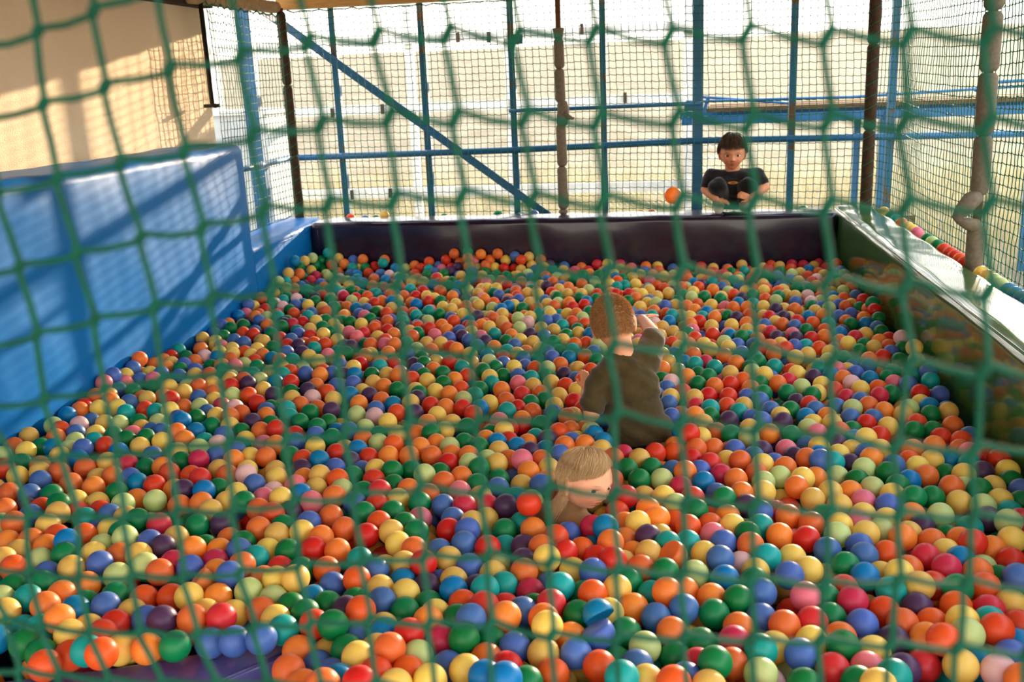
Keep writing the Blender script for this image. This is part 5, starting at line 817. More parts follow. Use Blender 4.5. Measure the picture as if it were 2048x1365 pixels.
285,5447,-54,7,-1488,5616,-51,10,-1663,4686,-52,4,-10,2785,-38,1,367,4130,-53,1,-155,4934,-53,0,928,4438,-44,1,931,5411,-33,1,-203,3847,-39,1,-930,2357,-48,2,-1658,1632,-71,0,-441,2056,-56,4,
-2008,1627,-38,2,886,2834,-49,6,-1447,2634,-52,6,-886,5039,-52,2,-616,3593,-49,5,327,2556,-45,4,-1854,1664,-60,1,-1287,3888,-53,3,-491,4002,-52,3,-116,4493,-41,1,-450,3760,-47,6,36,2516,-52,4,
-1209,2713,-50,0,-1006,2959,-50,1,-1483,4559,-52,3,-160,4115,-48,1,-487,5730,-41,3,-1621,5165,-54,0,41,2633,-53,1,-1934,2423,-52,9,-1487,3995,-51,9,-1863,3351,-53,0,-1928,3433,-50,9,849,5411,-41,3,
-853,3919,-41,0,-1935,5889,-7,8,-1864,4476,-52,3,-1041,3069,-45,0,880,1508,-75,3,-1660,5324,-48,4,-2137,2470,-65,1,-35,3518,-50,10,797,5334,-43,1,48,2752,-43,2,281,3267,-47,0,-1003,1986,-49,2,
-1575,2716,-52,3,-1454,3226,-51,3,515,1494,-33,2,-1486,4481,-50,0,-639,5403,-48,3,-1332,2195,-40,0,646,1705,-35,0,-1648,4855,-43,2,358,3399,-52,7,352,3077,-53,8,-320,5097,-48,2,-598,3149,-54,4,
-1541,2432,-55,3,-1452,5296,-52,10,-1449,2470,-55,1,238,4089,-44,11,-1241,4686,-51,8,798,1582,-71,0,-2104,3964,-50,1,-1093,5402,-41,6,480,3470,-54,6,-2061,2719,-40,4,-1933,5094,-49,0,562,1698,-37,0,
647,4848,-42,0,-1336,3158,-45,5,-719,2589,-52,11,-764,5898,-14,0,-881,3510,-39,4,-806,2309,-45,4,-1289,2427,-52,2,684,5820,-49,8,-1208,3960,-45,5,-46,2664,-54,4,-1298,4400,-49,4,-1941,2149,-56,0,
929,2155,-47,0,-655,3681,-50,4,-810,2196,-49,11,893,5201,-28,2,-1941,3924,-52,2,-1338,3757,-51,3,771,4485,-50,6,-1685,3353,-49,0,-762,3028,-52,0,-1697,2433,-50,3,-275,3146,-49,8,835,5772,-42,6,
-447,3589,-45,8,-121,5683,-50,9,-1123,2388,-50,4,-847,4286,-50,1,-1702,5540,-34,1,883,4694,-28,1,-1132,2711,-51,4,-329,3686,-49,0,-2010,4075,-50,6,-886,5767,-25,0,-157,2679,-46,0,-530,2625,-48,9,
919,4636,-32,4,646,3281,-52,0,-924,3796,-51,0,5,3277,-52,1,716,2634,-52,2,767,4977,-53,1,318,5861,-60,10,-2050,2197,-60,8,-447,2717,-42,3,-2009,4409,-48,3,809,2547,-48,1,-724,3996,-45,3,
516,3800,-48,5,-1168,5055,-48,4,-408,4814,-43,8,526,3356,-41,8,195,1863,-50,4,-694,2351,-55,4,796,3325,-53,0,804,2269,-51,10,46,1895,-52,0,568,5287,-48,0,-357,1865,-45,1,-401,5402,-50,0,
-573,5863,-41,1,-73,5578,-34,2,-1288,4321,-54,7,84,1585,-43,6,716,5534,-36,3,-682,1823,-46,2,-1124,3163,-47,0,-494,4200,-51,1,121,3237,-51,0,-1093,2269,-52,4,-248,5615,-42,9,-2137,5201,-4,2,
-1737,2912,-50,2,-1777,4888,-49,10,-1813,3445,-51,5,-935,4399,-40,5,-439,4362,-53,2,-760,3117,-54,8,-929,4850,-52,6,645,2107,-50,4,-1967,2746,-37,6,2,1708,-51,5,923,1938,-59,9,-2019,4771,-46,5,
74,3357,-54,1,732,5087,-49,0,-1376,3835,-52,2,-1854,2629,-51,0,-1201,2104,-44,4,558,5092,-47,0,564,3228,-36,0,289,5609,-50,10,-520,4800,-35,6,483,5299,-48,1,-1701,4362,-48,0,-1413,4598,-85,1,
-678,5082,-80,1,-609,4962,-86,1,234,1820,-75,5,118,2862,-79,8,-925,5204,-85,2,-439,2639,-69,4,120,2391,-85,1,208,2338,-84,4,516,3275,-68,8,-643,5891,-51,3,-75,2232,-89,7,-165,5777,-82,3,
890,4773,-73,0,-810,4922,-71,0,-1092,1867,-68,4,-887,4524,-79,0,-1645,5089,-76,1,-1532,4435,-87,3,-485,2864,-68,2,-206,1871,-81,2,-654,5212,-79,0,-933,2273,-78,0,436,5532,-89,3,-1364,4278,-68,8,
-287,5887,-75,1,-168,3466,-73,0,-87,5851,-84,3,-495,2546,-88,9,475,2354,-91,4,768,1739,-61,0,844,3024,-70,1,924,4240,-71,11,-894,2541,-85,4,-723,2269,-82,9,-1611,4157,-74,5,-889,4810,-78,9,
-638,3225,-79,4,-245,4844,-80,3,556,5823,-88,3,-1284,2635,-78,3,-452,1976,-93,2,356,1913,-89,2,-888,4450,-67,1,-494,3273,-76,5,639,5210,-68,10,-1250,4532,-87,2,-645,5783,-77,3,-198,5690,-77,3,
-1846,5898,-42,4,-276,1914,-79,2,-1213,5489,-88,10,-1978,1695,-69,1,-1051,2058,-73,2,393,2826,-67,10,-2059,1665,-75,1,-1812,2717,-85,1,-1216,5884,-18,8,-1735,4565,-89,2,-248,3268,-82,0,-1501,4678,-86,2,
450,2232,-71,1,-2095,2548,-82,0,-1367,3994,-78,0,-114,4445,-88,1,-1894,5405,-78,5,-75,3647,-72,8,-1848,5770,-45,5,572,4477,-88,0,-81,4356,-78,6,-691,3921,-83,0,-1087,1991,-85,0,726,5620,-75,8,
-1771,2034,-82,1,-205,1742,-71,0,-444,3110,-79,1,-1571,3761,-72,3,-1128,4331,-71,0,322,2878,-83,1,849,2943,-81,0,757,4288,-68,2,33,5658,-69,1,-1725,5657,-81,7,-1382,4083,-90,0,311,3318,-72,2,
-2064,1588,-60,1,-1695,4123,-87,1,-86,2513,-93,2,-400,2384,-79,4,121,3401,-80,0,-1175,2018,-74,7,-2106,3755,-76,1,-160,5095,-83,6,-1409,5500,-68,3,33,4838,-81,0,-51,5281,-89,0,-2067,1792,-78,2,
-1371,4650,-88,1,-1969,4811,-76,9,-1651,2833,-80,0,398,2353,-86,1,-1973,1458,-63,7,80,1506,-58,1,773,5130,-86,0,-126,2422,-91,2,-247,3443,-71,0,-1459,1870,-92,8,-1621,5774,-65,3,729,3630,-75,5,
810,3633,-75,7,-2025,3431,-68,10,-80,2351,-78,0,-1902,4840,-83,2,-641,2920,-76,6,-1336,5325,-75,4,400,4001,-82,1,-1248,2261,-76,0,-1300,4683,-87,6,514,5164,-74,0,-2137,1951,-84,0,-1002,3632,-77,2,
730,2506,-79,0,397,3438,-87,3,528,4559,-74,0,-529,4127,-75,5,-1809,3032,-74,3,442,1987,-77,0,-1175,3921,-87,11,595,3675,-79,1,488,5683,-69,0,198,4735,-90,0,364,5656,-80,2,72,5407,-85,0,
-4,2235,-72,0,-1656,5695,-81,4,116,5325,-85,2,201,1492,-62,5,-1120,5805,-27,5,-1569,2477,-92,8,-1405,2099,-83,0,-1255,4762,-77,1,-1689,1992,-86,4,-1496,3387,-79,3,-43,4880,-72,4,-1537,2064,-83,4,
285,2582,-86,4,-1652,5404,-71,0,520,3881,-85,5,-1010,4847,-90,1,-1018,2680,-72,0,-1895,3596,-85,3,-885,3630,-82,1,-2137,1825,-64,0,-1892,5039,-89,4,-767,2021,-75,4,-2135,2196,-105,0,404,1661,-65,1,
-373,5485,-69,7,278,5772,-96,3,-1049,1913,-77,7,-646,4846,-66,5,-1775,2114,-74,10,-934,4644,-89,4,-2059,4005,-78,0,731,2099,-85,9,-1123,2915,-70,5,-1372,5693,-81,10,278,5058,-81,1,-568,4043,-75,5,
-2007,2599,-75,1,-1252,2864,-85,1,-1092,4723,-86,0,115,4723,-82,5,-520,2702,-67,11,126,5805,-96,5,-855,2395,-84,2,-1126,4852,-75,2,-613,1859,-79,4,-774,5448,-76,0,-1533,3233,-79,11,-252,3201,-82,1,
-398,4566,-84,2,3,4281,-76,1,-1818,5620,-86,7,-2018,1982,-84,5,-2,2915,-76,2,438,2906,-86,6,162,5453,-68,7,-1129,3641,-77,3,-2099,3308,-65,2,482,1536,-68,0,7,5449,-76,0,-1201,4929,-86,0,
-1732,4407,-74,1,517,2830,-80,0,113,5690,-86,2,-1854,4277,-74,11,-687,3271,-89,6,-1446,5003,-66,2,757,3120,-84,1,-2137,4319,-88,5,-400,2998,-74,4,-1492,4127,-67,3,317,2717,-78,7,-198,5370,-81,5,
-960,3443,-71,8,-1744,3552,-79,2,-1257,3996,-77,1,-649,2791,-76,5,934,2064,-88,1,553,2701,-67,0,-478,1704,-84,4,-1209,2547,-77,1,887,4353,-78,3,-1537,4530,-80,7,-212,2960,-69,1,-1937,2840,-84,3,
-1968,3358,-80,8,-969,5540,-74,2,-158,3670,-88,9,-369,2634,-89,0,409,1748,-77,5,-1740,5742,-71,0,796,3240,-87,2,-720,4654,-72,4,109,4203,-80,2,-1407,2912,-72,2,675,1945,-73,0,34,3922,-83,6,
935,2505,-73,8,-1129,2635,-91,4,-692,3803,-74,1,934,3281,-73,1,-1644,3203,-76,6,324,4249,-73,0,-599,4718,-76,10,-1817,1774,-91,5,123,2181,-81,2,194,4653,-75,2,-1689,1861,-88,0,-534,3446,-83,9,
-642,2023,-80,2,-364,1500,-59,2,527,5244,-86,0,-358,3471,-71,7,73,2265,-79,0,-1566,5332,-87,3,-854,3998,-82,3,123,2547,-82,2,-1177,3838,-78,0,-364,4998,-86,2,894,2677,-85,6,-447,5622,-85,1,
119,4115,-78,0,885,4522,-62,5,-1971,4565,-66,7,929,4888,-78,1,-1970,4326,-88,4,594,1909,-81,0,768,5571,-66,7,275,3398,-79,6,156,5568,-77,2,288,4602,-88,1,-1212,5379,-86,10,-2137,3438,-65,0,
886,1775,-102,9,-2093,3225,-67,1,437,5178,-68,1,-36,5654,-67,0,-2137,5324,-44,4,-1845,4893,-81,4,-1256,3271,-80,4,-1608,2598,-81,2,-122,1575,-77,1,-3,3189,-68,3,-1900,5335,-82,10,-1941,2503,-77,0,
-1168,3401,-69,2,-1699,4930,-83,5,488,5764,-74,0,-2024,5895,-33,1,-650,2459,-73,3,-332,5361,-89,2,-92,3391,-85,1,-1127,5294,-88,4,-1579,3595,-74,0,-170,2839,-75,0,-1567,1739,-75,11,43,3847,-79,4,
755,3474,-85,3,-854,2750,-76,2,640,3356,-84,4,-1244,4288,-85,1,-2053,1411,-60,0,563,4319,-77,8,-563,1912,-77,4,-733,1902,-77,3,2,5172,-88,2,718,4603,-88,8,-729,2879,-88,0,-7,5582,-77,0,
-961,3831,-85,4,-131,4529,-88,0,-154,2221,-83,10,766,3037,-80,1,-1564,1584,-101,2,-86,5057,-90,0,-1421,3397,-82,3,232,5643,-86,7,-1013,3194,-89,3,-800,5688,-71,1,-238,3837,-88,0,-404,2299,-73,1,
-1375,5763,-63,1,757,5888,-70,10,-1492,5897,-52,10,-164,3911,-66,9,-933,2106,-71,1,-763,4278,-88,10,-1734,3728,-86,3,-1573,4286,-72,3,403,4522,-88,4,-1806,2382,-87,1,-729,5320,-85,0,-889,5362,-84,5,
-207,2100,-77,1,-2093,5048,-76,11,608,4192,-81,4,-1856,2314,-89,5,-922,3397,-88,2,-814,4762,-81,0,-287,5644,-85,4,-478,2309,-88,1,930,5774,-66,10,-880,2998,-88,6,-1460,2793,-86,3,-1569,5040,-88,0,
116,3757,-89,5,-1323,1702,-69,1,-41,4076,-77,6,609,2351,-87,10,-574,5246,-72,0,835,3913,-75,0,-1896,3157,-90,0,-1488,5699,-59,0,-1053,2387,-82,2,-1523,3715,-87,2,-1543,1936,-88,4,685,2264,-91,0,
-1134,1954,-70,3,-761,3284,-89,2,-922,2906,-71,1,235,4797,-80,6,-562,4370,-86,3,-487,2464,-75,5,-374,2224,-85,8,566,5017,-78,2,-1772,1825,-85,4,-1902,5651,-80,0,-1040,5320,-80,7,-1898,1952,-85,0,
-1299,4608,-79,2,-1339,3486,-69,4,-1483,2314,-82,10,-1014,2154,-69,0,46,4329,-77,1,-1246,1743,-90,9,759,4080,-83,0,-1420,5815,-48,2,564,1533,-56,2,-374,1784,-85,3,721,2430,-88,2,-362,1623,-75,1,
515,4928,-89,0,-51,3315,-76,10,368,4767,-89,3,-1167,3715,-76,4,129,5042,-82,2,285,3477,-85,9,877,3395,-88,0,-1005,2505,-86,9,-968,4494,-79,7,41,3720,-81,0,-1364,3267,-69,4,-1651,2192,-68,0,
795,4000,-76,2,-197,4655,-78,9,-2106,4121,-77,3,-1259,3076,-85,3,473,4114,-78,8,-1805,4802,-78,6,-730,5603,-85,1,-1725,2230,-89,0,843,3550,-76,1,-1771,5123,-77,3,-1774,5489,-80,1,-1492,2914,-85,8,
-1099,3030,-80,1,-452,1492,-62,0,-360,3189,-73,4,161,3068,-77,3,-274,2917,-84,0,-646,1574,-67,3,761,1819,-72,4,-165,1790,-68,0,-323,3405,-90,10,-928,1818,-73,1,-1531,2266,-79,0,198,2068,-68,6,
758,2357,-85,0,840,4563,-70,2,-1729,4635,-85,1,-1261,5614,-86,1,-647,3870,-75,3,-1242,4168,-80,0,-75,2144,-70,1,-2024,4193,-81,0,681,2720,-77,5,-1978,4926,-85,2,-127,4595,-85,8,-1941,2672,-84,0,
-329,4845,-82,10,-1375,3927,-86,2,-1533,2637,-79,5,-1932,4439,-87,1,-1692,5493,-76,6,-640,3960,-68,6,-1216,4372,-78,1,82,4959,-85,7,-1484,2507,-89,4,352,5527,-75,0,150,1787,-68,1,-1295,4131,-74,2,
-125,5212,-77,0,-1573,5201,-87,3,165,2273,-71,4,560,4716,-67,1,-890,3188,-72,1,325,2434,-78,0,190,2155,-80,4,-575,1663,-74,2,596,2144,-86,1,-1019,3482,-66,0,807,2186,-70,1,-853,1895,-85,4,
196,2515,-74,5,-1608,3363,-70,2,-1285,2984,-77,3,-1685,4285,-85,0,-207,2637,-72,0,-690,4602,-88,0,-1205,3231,-87,1,-290,5219,-72,4,-650,3074,-75,2,-1984,5646,-64,10,197,3315,-89,0,-33,2465,-89,7,
442,4685,-82,2,-777,5088,-85,3,607,1744,-69,0,-1443,3035,-77,5,692,3872,-79,3,-1335,2472,-79,10,-1769,3789,-88,1,-640,1950,-94,1,43,1775,-92,2,-1605,3522,-84,4,-325,2753,-71,1,-324,4443,-66,4,
561,2592,-78,1,-1059,2955,-88,0,391,4316,-80,2,438,2152,-78,4,758,5500,-68,9,-925,1903,-86,3,-936,2017,-82,6,-931,4125,-84,7,160,2629,-87,3,-576,4571,-81,4,-363,2070,-74,2,-1779,3994,-81,1,
-1742,2839,-84,8,565,2954,-83,1,-2137,2872,-82,7,-73,5729,-85,1,-999,5819,-40,3,-971,5647,-64,3,611,4558,-83,2,-1447,3314,-81,1,926,2298,-82,3,-1766,1548,-94,7,-1042,3682,-84,7,613,5137,-87,2,
814,4893,-88,6,444,3364,-83,4,0,3427,-87,3,-1166,5448,-90,2,-2137,3919,-85,7,-1175,2234,-81,3,-652,1509,-62,3,-1496,4192,-68,0,-413,5320,-79,7,-2092,3842,-86,1,-1300,1947,-83,3,-1163,2430,-87,4,
-1577,2142,-73,8,595,1978,-87,11,-1445,4276,-89,1,567,3066,-79,0,-924,3242,-78,0,719,4725,-80,1,-1177,3517,-86,0,-1091,3427,-75,8,-531,1774,-78,10,680,3714,-73,0,-1735,5565,-84,1,-1968,3162,-77,10,
-571,3790,-80,0,768,2822,-89,3,-1256,3509,-77,3,-1933,5173,-73,3,-2016,4518,-89,1,-286,3077,-82,3,-1887,4645,-74,3,-808,2546,-85,1,-290,3802,-77,0,-609,3283,-84,4,-245,4439,-72,6,-1564,5730,-78,2,
-1982,5054,-87,3,-1098,2138,-84,7,-1974,3030,-89,7,727,5364,-70,1,-1581,4767,-76,0,-1621,4080,-87,5,758,5300,-87,0,-639,4406,-75,4,-404,5823,-64,7,683,2790,-86,1,-1768,2558,-91,3,-1538,3115,-78,9,
-524,5571,-87,1,-2011,2056,-76,7,-85,2709,-88,5,888,3324,-80,0,561,5337,-86,7,-569,1575,-68,6,-2135,2312,-110,1,-2063,2264,-106,6,-1251,3438,-85,3,-446,1613,-75,6,-1170,1782,-77,0,-1897,5573,-64,8,
-3,4493,-72,0,-250,2191,-82,4,-852,2631,-77,6,-1500,5367,-74,2,356,5453,-79,0,-2137,3556,-73,1,435,4802,-68,5,-1053,2868,-78,4,-1420,3716,-75,4,202,1619,-78,2,-477,4849,-82,9,79,5253,-88,0,
-2023,1540,-79,0,401,4636,-87,1,164,2796,-82,4,30,5812,-82,0,650,1793,-78,3,-1057,4126,-88,4,-1825,2909,-70,5,-1378,1789,-88,2,-776,3191,-78,5,-204,3959,-88,5,321,5299,-80,5,-999,2356,-70,6,
-721,4407,-66,3,-1341,4353,-76,6,-1124,5571,-84,4,-1861,3836,-76,0,-1000,4690,-72,1,-1335,5898,-38,1,-1536,4975,-69,9,-854,2138,-71,8,889,5336,-71,3,-1660,5582,-82,1,-1447,5569,-70,1,-1502,1787,-79,0,
-1088,5204,-82,2,-1986,3512,-71,7,-565,5048,-88,2,-236,3761,-77,4,-643,2222,-80,1,801,5446,-67,5,-171,5618,-84,4,153,4959,-71,1,518,2993,-83,2,-1178,4797,-81,3,693,3955,-79,7,-1822,2502,-85,1,
-439,1858,-73,0,758,2710,-85,0,835,2871,-89,0,773,1908,-78,6,-931,3559,-83,2,-1443,2184,-76,5,-366,4725,-80,4,-211,1977,-86,0,567,4894,-72,4,-43,3588,-72,0,487,5577,-85,10,-1814,1622,-81,1,
837,5295,-70,7,732,4924,-74,6,-1524,2798,-84,3,-253,3645,-89,7,-250,4209,-77,0,-1284,3159,-85,0,773,1661,-63,5,-930,4034,-81,0,-203,3519,-75,0,-1891,2921,-75,1,32,4159,-82,0,-316,1821,-75,2,
-1730,2994,-73,0,-2132,4396,-83,3,721,4435,-85,4,-724,5766,-72,0,-2053,5442,-51,3,-78,1867,-84,3,-1890,1745,-89,3,-1809,3719,-75,0,-245,4003,-69,3,-1984,5418,-61,1,47,1948,-88,4,523,1621,-73,2,
362,3266,-70,1,-493,1913,-82,0,811,4332,-82,2,367,2115,-73,3,-722,5697,-76,6,-395,2822,-84,0,-760,5844,-55,2,322,3912,-81,2,-800,4409,-76,3,-276,2596,-78,3,-1443,5418,-74,10,-1743,2719,-88,0,
-1381,4839,-82,4,-604,5661,-76,1,-1165,4606,-87,3,-46,5366,-82,3,290,2800,-69,0,-207,4325,-66,2,-1460,4810,-90,1,88,2599,-89,2,-1859,1867,-85,3,-801,3077,-81,3,-1940,1791,-88,3,-2090,3606,-66,7,
118,3669,-87,3,-168,2554,-83,0,400,3791,-68,10,-2137,5087,-54,7,-1322,5610,-72,5,-319,2181,-74,0,-2055,5657,-34,10,352,1544,-73,0,685,5489,-72,2,-1298,5687,-64,1,-1325,5243,-86,3,-247,5134,-82,5,
-647,1672,-81,1,357,3589,-67,3,-1889,5252,-81,0,111,1738,-69,0,-615,4651,-75,0,445,2430,-76,6,-641,3762,-72,3,-1412,2510,-89,2,679,2067,-81,0,-1209,2632,-89,0,807,5203,-74,11,-1975,5332,-70,1,
683,1548,-53,2,-1813,1948,-77,9,-2011,5201,-73,1,-237,5740,-87,1,-316,2020,-87,4,354,5216,-89,1,114,3960,-86,7,-1087,3554,-88,10,-1362,1994,-82,8,928,1619,-105,4,-2063,4394,-72,0,-1735,5362,-72,0,
-1083,4796,-85,1,677,1864,-83,1,-153,4252,-84,4,-813,2060,-69,1,274,4434,-75,2,-167,2911,-72,7,525,4203,-86,4,727,3394,-73,1,-856,5724,-71,3,-637,4154,-88,0,-521,3889,-84,0,-1980,5778,-47,7,
475,5404,-80,9,-643,1734,-71,3,-158,3349,-82,5,85,4799,-75,4,-1010,3963,-74,3,565,2876,-88,0,838,1947,-93,2,-1449,1943,-75,9,-1498,5498,-85,2,880,2432,-67,2,364,1829,-81,4,-1566,5414,-75,1,
-1688,2350,-78,2,-199,1549,-61,0,-1858,4050,-88,3,717,2946,-80,1,-1615,5892,-62,3,285,4763,-81,10,-1530,3518,-85,3,-807,5885,-56,1,283,3967,-82,1,-1094,1782,-79,0,-1012,4568,-71,1,316,3026,-82,7,
801,2017,-83,6,517,2427,-72,2,-773,3480,-81,3,-933,5814,-49,0,-880,4610,-74,0,-249,4371,-66,6,-38,3952,-80,0,649,4328,-82,0,-1611,3277,-72,4,650,4044,-89,5,354,3158,-84,4,-1579,4850,-86,2,
167,2904,-86,1,-1535,3041,-79,7,-1611,3966,-80,2,-2058,3355,-80,4,599,2546,-68,4,-571,5361,-69,1,439,2678,-71,7,-210,5820,-79,1,481,4848,-78,5,433,5299,-84,2,-1738,3083,-87,0,-330,2962,-87,3,
-1005,5252,-73,3,-1817,4208,-83,11,33,4031,-87,0,721,4370,-78,4,-1367,2235,-86,1,-2133,3118,-71,2,676,4161,-90,4,-804,4570,-88,1,-358,5134,-83,0,-1337,2070,-76,4,-760,3807,-76,1,410,3200,-70,0,
-168,4396,-84,1,532,1735,-77,0,-213,1624,-77,3,198,3518,-84,0,-2130,5161,-54,3,-413,5740,-72,6,246,2951,-87,4,837,3483,-70,7,-84,4683,-89,4,522,2110,-83,2,-1380,5134,-87,2,-935,4234,-77,5,
-1087,3324,-73,8,-1494,2021,-71,7,634,2595,-87,1,-1412,4923,-88,1,-642,5325,-87,2,473,3525,-85,9,648,3525,-67,0,-319,2309,-82,8,199,5087,-82,0,-413,4239,-72,11,-406,2750,-86,1,-2,2591,-87,0,
-2137,5775,-38,2,1,3635,-79,6,879,4838,-79,2,-1824,3232,-82,0,271,1573,-66,0,-80,2786,-73,3,-2065,1910,-68,0,690,5884,-81,1,327,4893,-82,0,917,4010,-70,7,-929,2709,-69,3,368,5898,-80,4,
-772,2920,-73,1,-1125,5376,-89,1,-89,3485,-67,0,-408,4494,-82,3,932,5495,-51,6,-2095,5249,-49,5,-373,2550,-92,7,-598,3913,-82,3,-1245,1814,-86,3,887,4090,-66,0,-33,1824,-78,6,-1502,4042,-88,1,
-974,4928,-86,3,-46,1752,-74,4,-1901,2758,-74,0,-879,5133,-74,2,-1968,5483,-57,1,-1973,3274,-71,4,-239,4735,-87,3,110,1907,-89,2,-1648,4407,-83,3,-366,5257,-73,9,-1173,4113,-71,0,-1013,3026,-86,2,
557,4412,-78,1,-2105,4556,-86,5,364,5773,-78,6,-1297,1865,-88,9,-1459,3554,-71,7,-2012,2474,-80,4,-967,3508,-85,2,-535,5823,-68,1,-765,4044,-70,2,846,2798,-85,2,-1891,4363,-85,9,156,4279,-69,11,
234,4237,-76,6,-1000,5728,-59,4,120,3887,-76,4,-1328,3840,-90,8,484,2501,-73,4,-926,3317,-85,3,-84,1979,-77,1,-844,5816,-61,0,-1540,1661,-74,3,-1250,5001,-72,7,-1292,4813,-77,5,-451,4450,-72,6,
-2023,1869,-87,1,884,2750,-87,0,487,1826,-68,1,933,3719,-64,3,-1620,5245,-75,2,-762,4518,-84,7,-483,2384,-90,1,166,4035,-83,5,-1290,2702,-68,8,-975,5889,-35,1,593,5898,-69,0,205,5531,-88,2,
-45,4801,-83,2,-1609,2667,-83,2,-404,4009,-81,2,-1252,2751,-73,5,-442,4154,-69,3,563,4612,-90,4,77,2017,-75,0,-77,4000,-72,6,690,5046,-79,9,-251,4602,-86,0,-1936,1511,-81,1,571,5403,-85,3,
-242,3035,-80,2,-1301,5809,-48,1,-329,4164,-86,0,528,1993,-77,1,-1687,3883,-86,7,-1621,2349,-92,1,-398,3889,-74,1,-1094,5739,-51,11,235,2870,-85,5,-1692,3435,-87,1,444,4369,-77,4,812,2623,-84,8,
-2025,2916,-89,7,-200,5496,-87,3,322,4328,-69,1,-2129,5645,-32,3,279,2502,-86,1,-880,2062,-76,1,486,3196,-69,1,272,2387,-89,7,285,4841,-80,9,-1777,2316,-90,4,-1689,1580,-95,0,-1247,2140,-65,7,
716,5768,-73,2,-923,3676,-73,4,644,3161,-90,0,-567,2905,-74,2,-570,2666,-78,4,520,3595,-85,9,-1743,5298,-68,4,-651,5603,-83,0,-1969,4159,-67,4,-443,3396,-85,4,74,2992,-61,1,-1620,4574,-86,4,
-1449,3843,-73,5,-1613,1699,-84,1,795,5048,-70,2,566,2466,-93,11,-478,5166,-87,9,-2024,4693,-77,4,-516,1989,-89,0,-1896,2582,-81,3,-360,3966,-86,11,-1686,2678,-70,2,-1171,5200,-86,0,563,4073,-86,1,
-638,2706,-79,1,-160,3761,-73,0,-1338,4515,-85,3,-334,5805,-71,3,-1581,2998,-78,1,162,3717,-80,4,-1364,2785,-79,1,-523,5288,-86,3,-131,2316,-80,0,-843,2831,-89,8,-530,2801,-81,0,-1089,2752,-74,4,
-1659,3604,-69,0,-90,5540,-86,0,-1096,4438,-89,0,-1209,3151,-75,4,-1525,2382,-89,4,-288,1667,-74,4,-160,4048,-69,4,-1984,3955,-89,6,-39,5122,-90,2,203,4124,-89,6,-882,4675,-78,1,329,1985,-74,2,
-1814,5420,-87,2,-2137,1390,-80,9,-1127,5001,-66,3,-1290,2552,-71,3,-641,2398,-72,0,-921,2784,-90,0,-1328,2904,-80,3,556,1825,-80,6,152,5133,-81,3,571,5529,-75,0,812,4121,-83,9,-678,2142,-80,0,
-1179,2155,-89,0,-169,4194,-69,5,150,1978,-86,9,893,2988,-71,3,-732,5130,-88,0,-318,2867,-80,3,-1729,4045,-89,7,-1928,1627,-89,3,-1329,3680,-70,1,-1381,2428,-75,2,-1244,2019,-76,4,-1376,2581,-72,0,
169,5375,-86,7,-532,2182,-84,6,-563,2271,-74,1,-1419,4158,-85,4,-1567,5603,-77,5,-1015,2587,-76,4,153,4477,-88,1,282,1869,-88,2,48,4646,-86,5,-253,5335,-70,8,-682,3356,-88,4,-800,5294,-84,5,
-317,2673,-90,1,-1121,2512,-76,0,-1053,2223,-73,1,-114,1510,-56,2,-1215,5700,-64,0,-1420,5898,-55,0,-1656,1751,-86,1,-568,2552,-71,9,328,3672,-67,0,271,5695,-76,8,-1170,3037,-74,4,809,5817,-88,0,
-88,5619,-89,5,-357,1697,-70,0,-1742,5205,-81,7,-1624,2432,-81,2,407,4889,-74,0,-1886,4554,-68,3,-1,2703,-89,3,882,2546,-85,8,926,3838,-62,0,84,2785,-83,11,-601,5174,-80,1,-396,4321,-86,1,
920,2599,-75,5,-807,5576,-67,1,-639,2548,-82,0,72,3152,-85,6,598,2072,-84,9,843,3712,-74,10,290,1632,-74,1,-523,1631,-62,1,-1817,4444,-76,9,274,3201,-89,2,-525,5445,-80,2,917,5607,-69,3,
-598,2759,-80,8,803,4405,-82,5,-735,3674,-85,1,-281,5411,-77,3,-1372,3108,-71,3,-396,4071,-79,2,-525,2958,-76,10,-1175,5332,-74,0,674,1495,-94,3,-399,3643,-84,10,843,4474,-79,0,840,5567,-70,1,
-1617,1905,-70,11,-533,5896,-82,2,-1487,5779,-69,0,-1204,5813,-31,3,-1663,3751,-73,4,75,5771,-89,1,-808,3358,-86,0,-1366,5403,-81,1,-1125,2071,-90,4,525,2190,-73,2,727,3802,-80,0,-1977,4639,-75,9,
-2062,2107,-102,3,-1211,2474,-71,3,-449,2920,-73,0,-1059,5125,-84,3,-1579,3841,-87,7,-1688,5886,-40,2,-1623,4485,-82,2,933,2793,-73,6,-453,5687,-89,9,-815,5007,-84,3,-524,3515,-69,4,769,4808,-88,0,
162,1545,-70,0,728,3230,-72,8,929,1994,-94,1,281,4677,-85,3,-1809,5845,-53,1,-1044,5415,-80,1,-2137,5523,-21,6,-6,2345,-75,1,-1815,1712,-95,6,-1246,5202,-78,1,-1984,3801,-78,1,881,1672,-111,6,
432,5898,-91,3,77,3278,-73,1,234,3041,-69,2,-1041,3799,-88,3,-1322,4207,-68,2,840,2063,-91,1,-168,3201,-83,5,-524,5692,-82,7,249,5162,-82,0,-529,3603,-81,4,690,4809,-85,0,733,4525,-83,0,
446,2300,-87,9,35,2073,-86,0,206,4449,-71,4,-76,2072,-88,2,-530,4251,-88,1,-1414,1660,-86,1,-1446,4078,-82,0,-1729,3241,-80,3,-1097,5898,-34,11,-1492,3162,-87,1,-529,3727,-80,0,358,2301,-90,3,
206,5249,-88,1,882,3243,-82,2,-494,2060,-88,2,-1405,3193,-88,2,-1010,3873,-86,6,-290,3325,-78,1,-2055,3548,-77,7,-447,3202,-83,0,-447,3710,-89,1,889,5055,-85,3,-2137,2387,-97,5,-853,5208,-68,1,
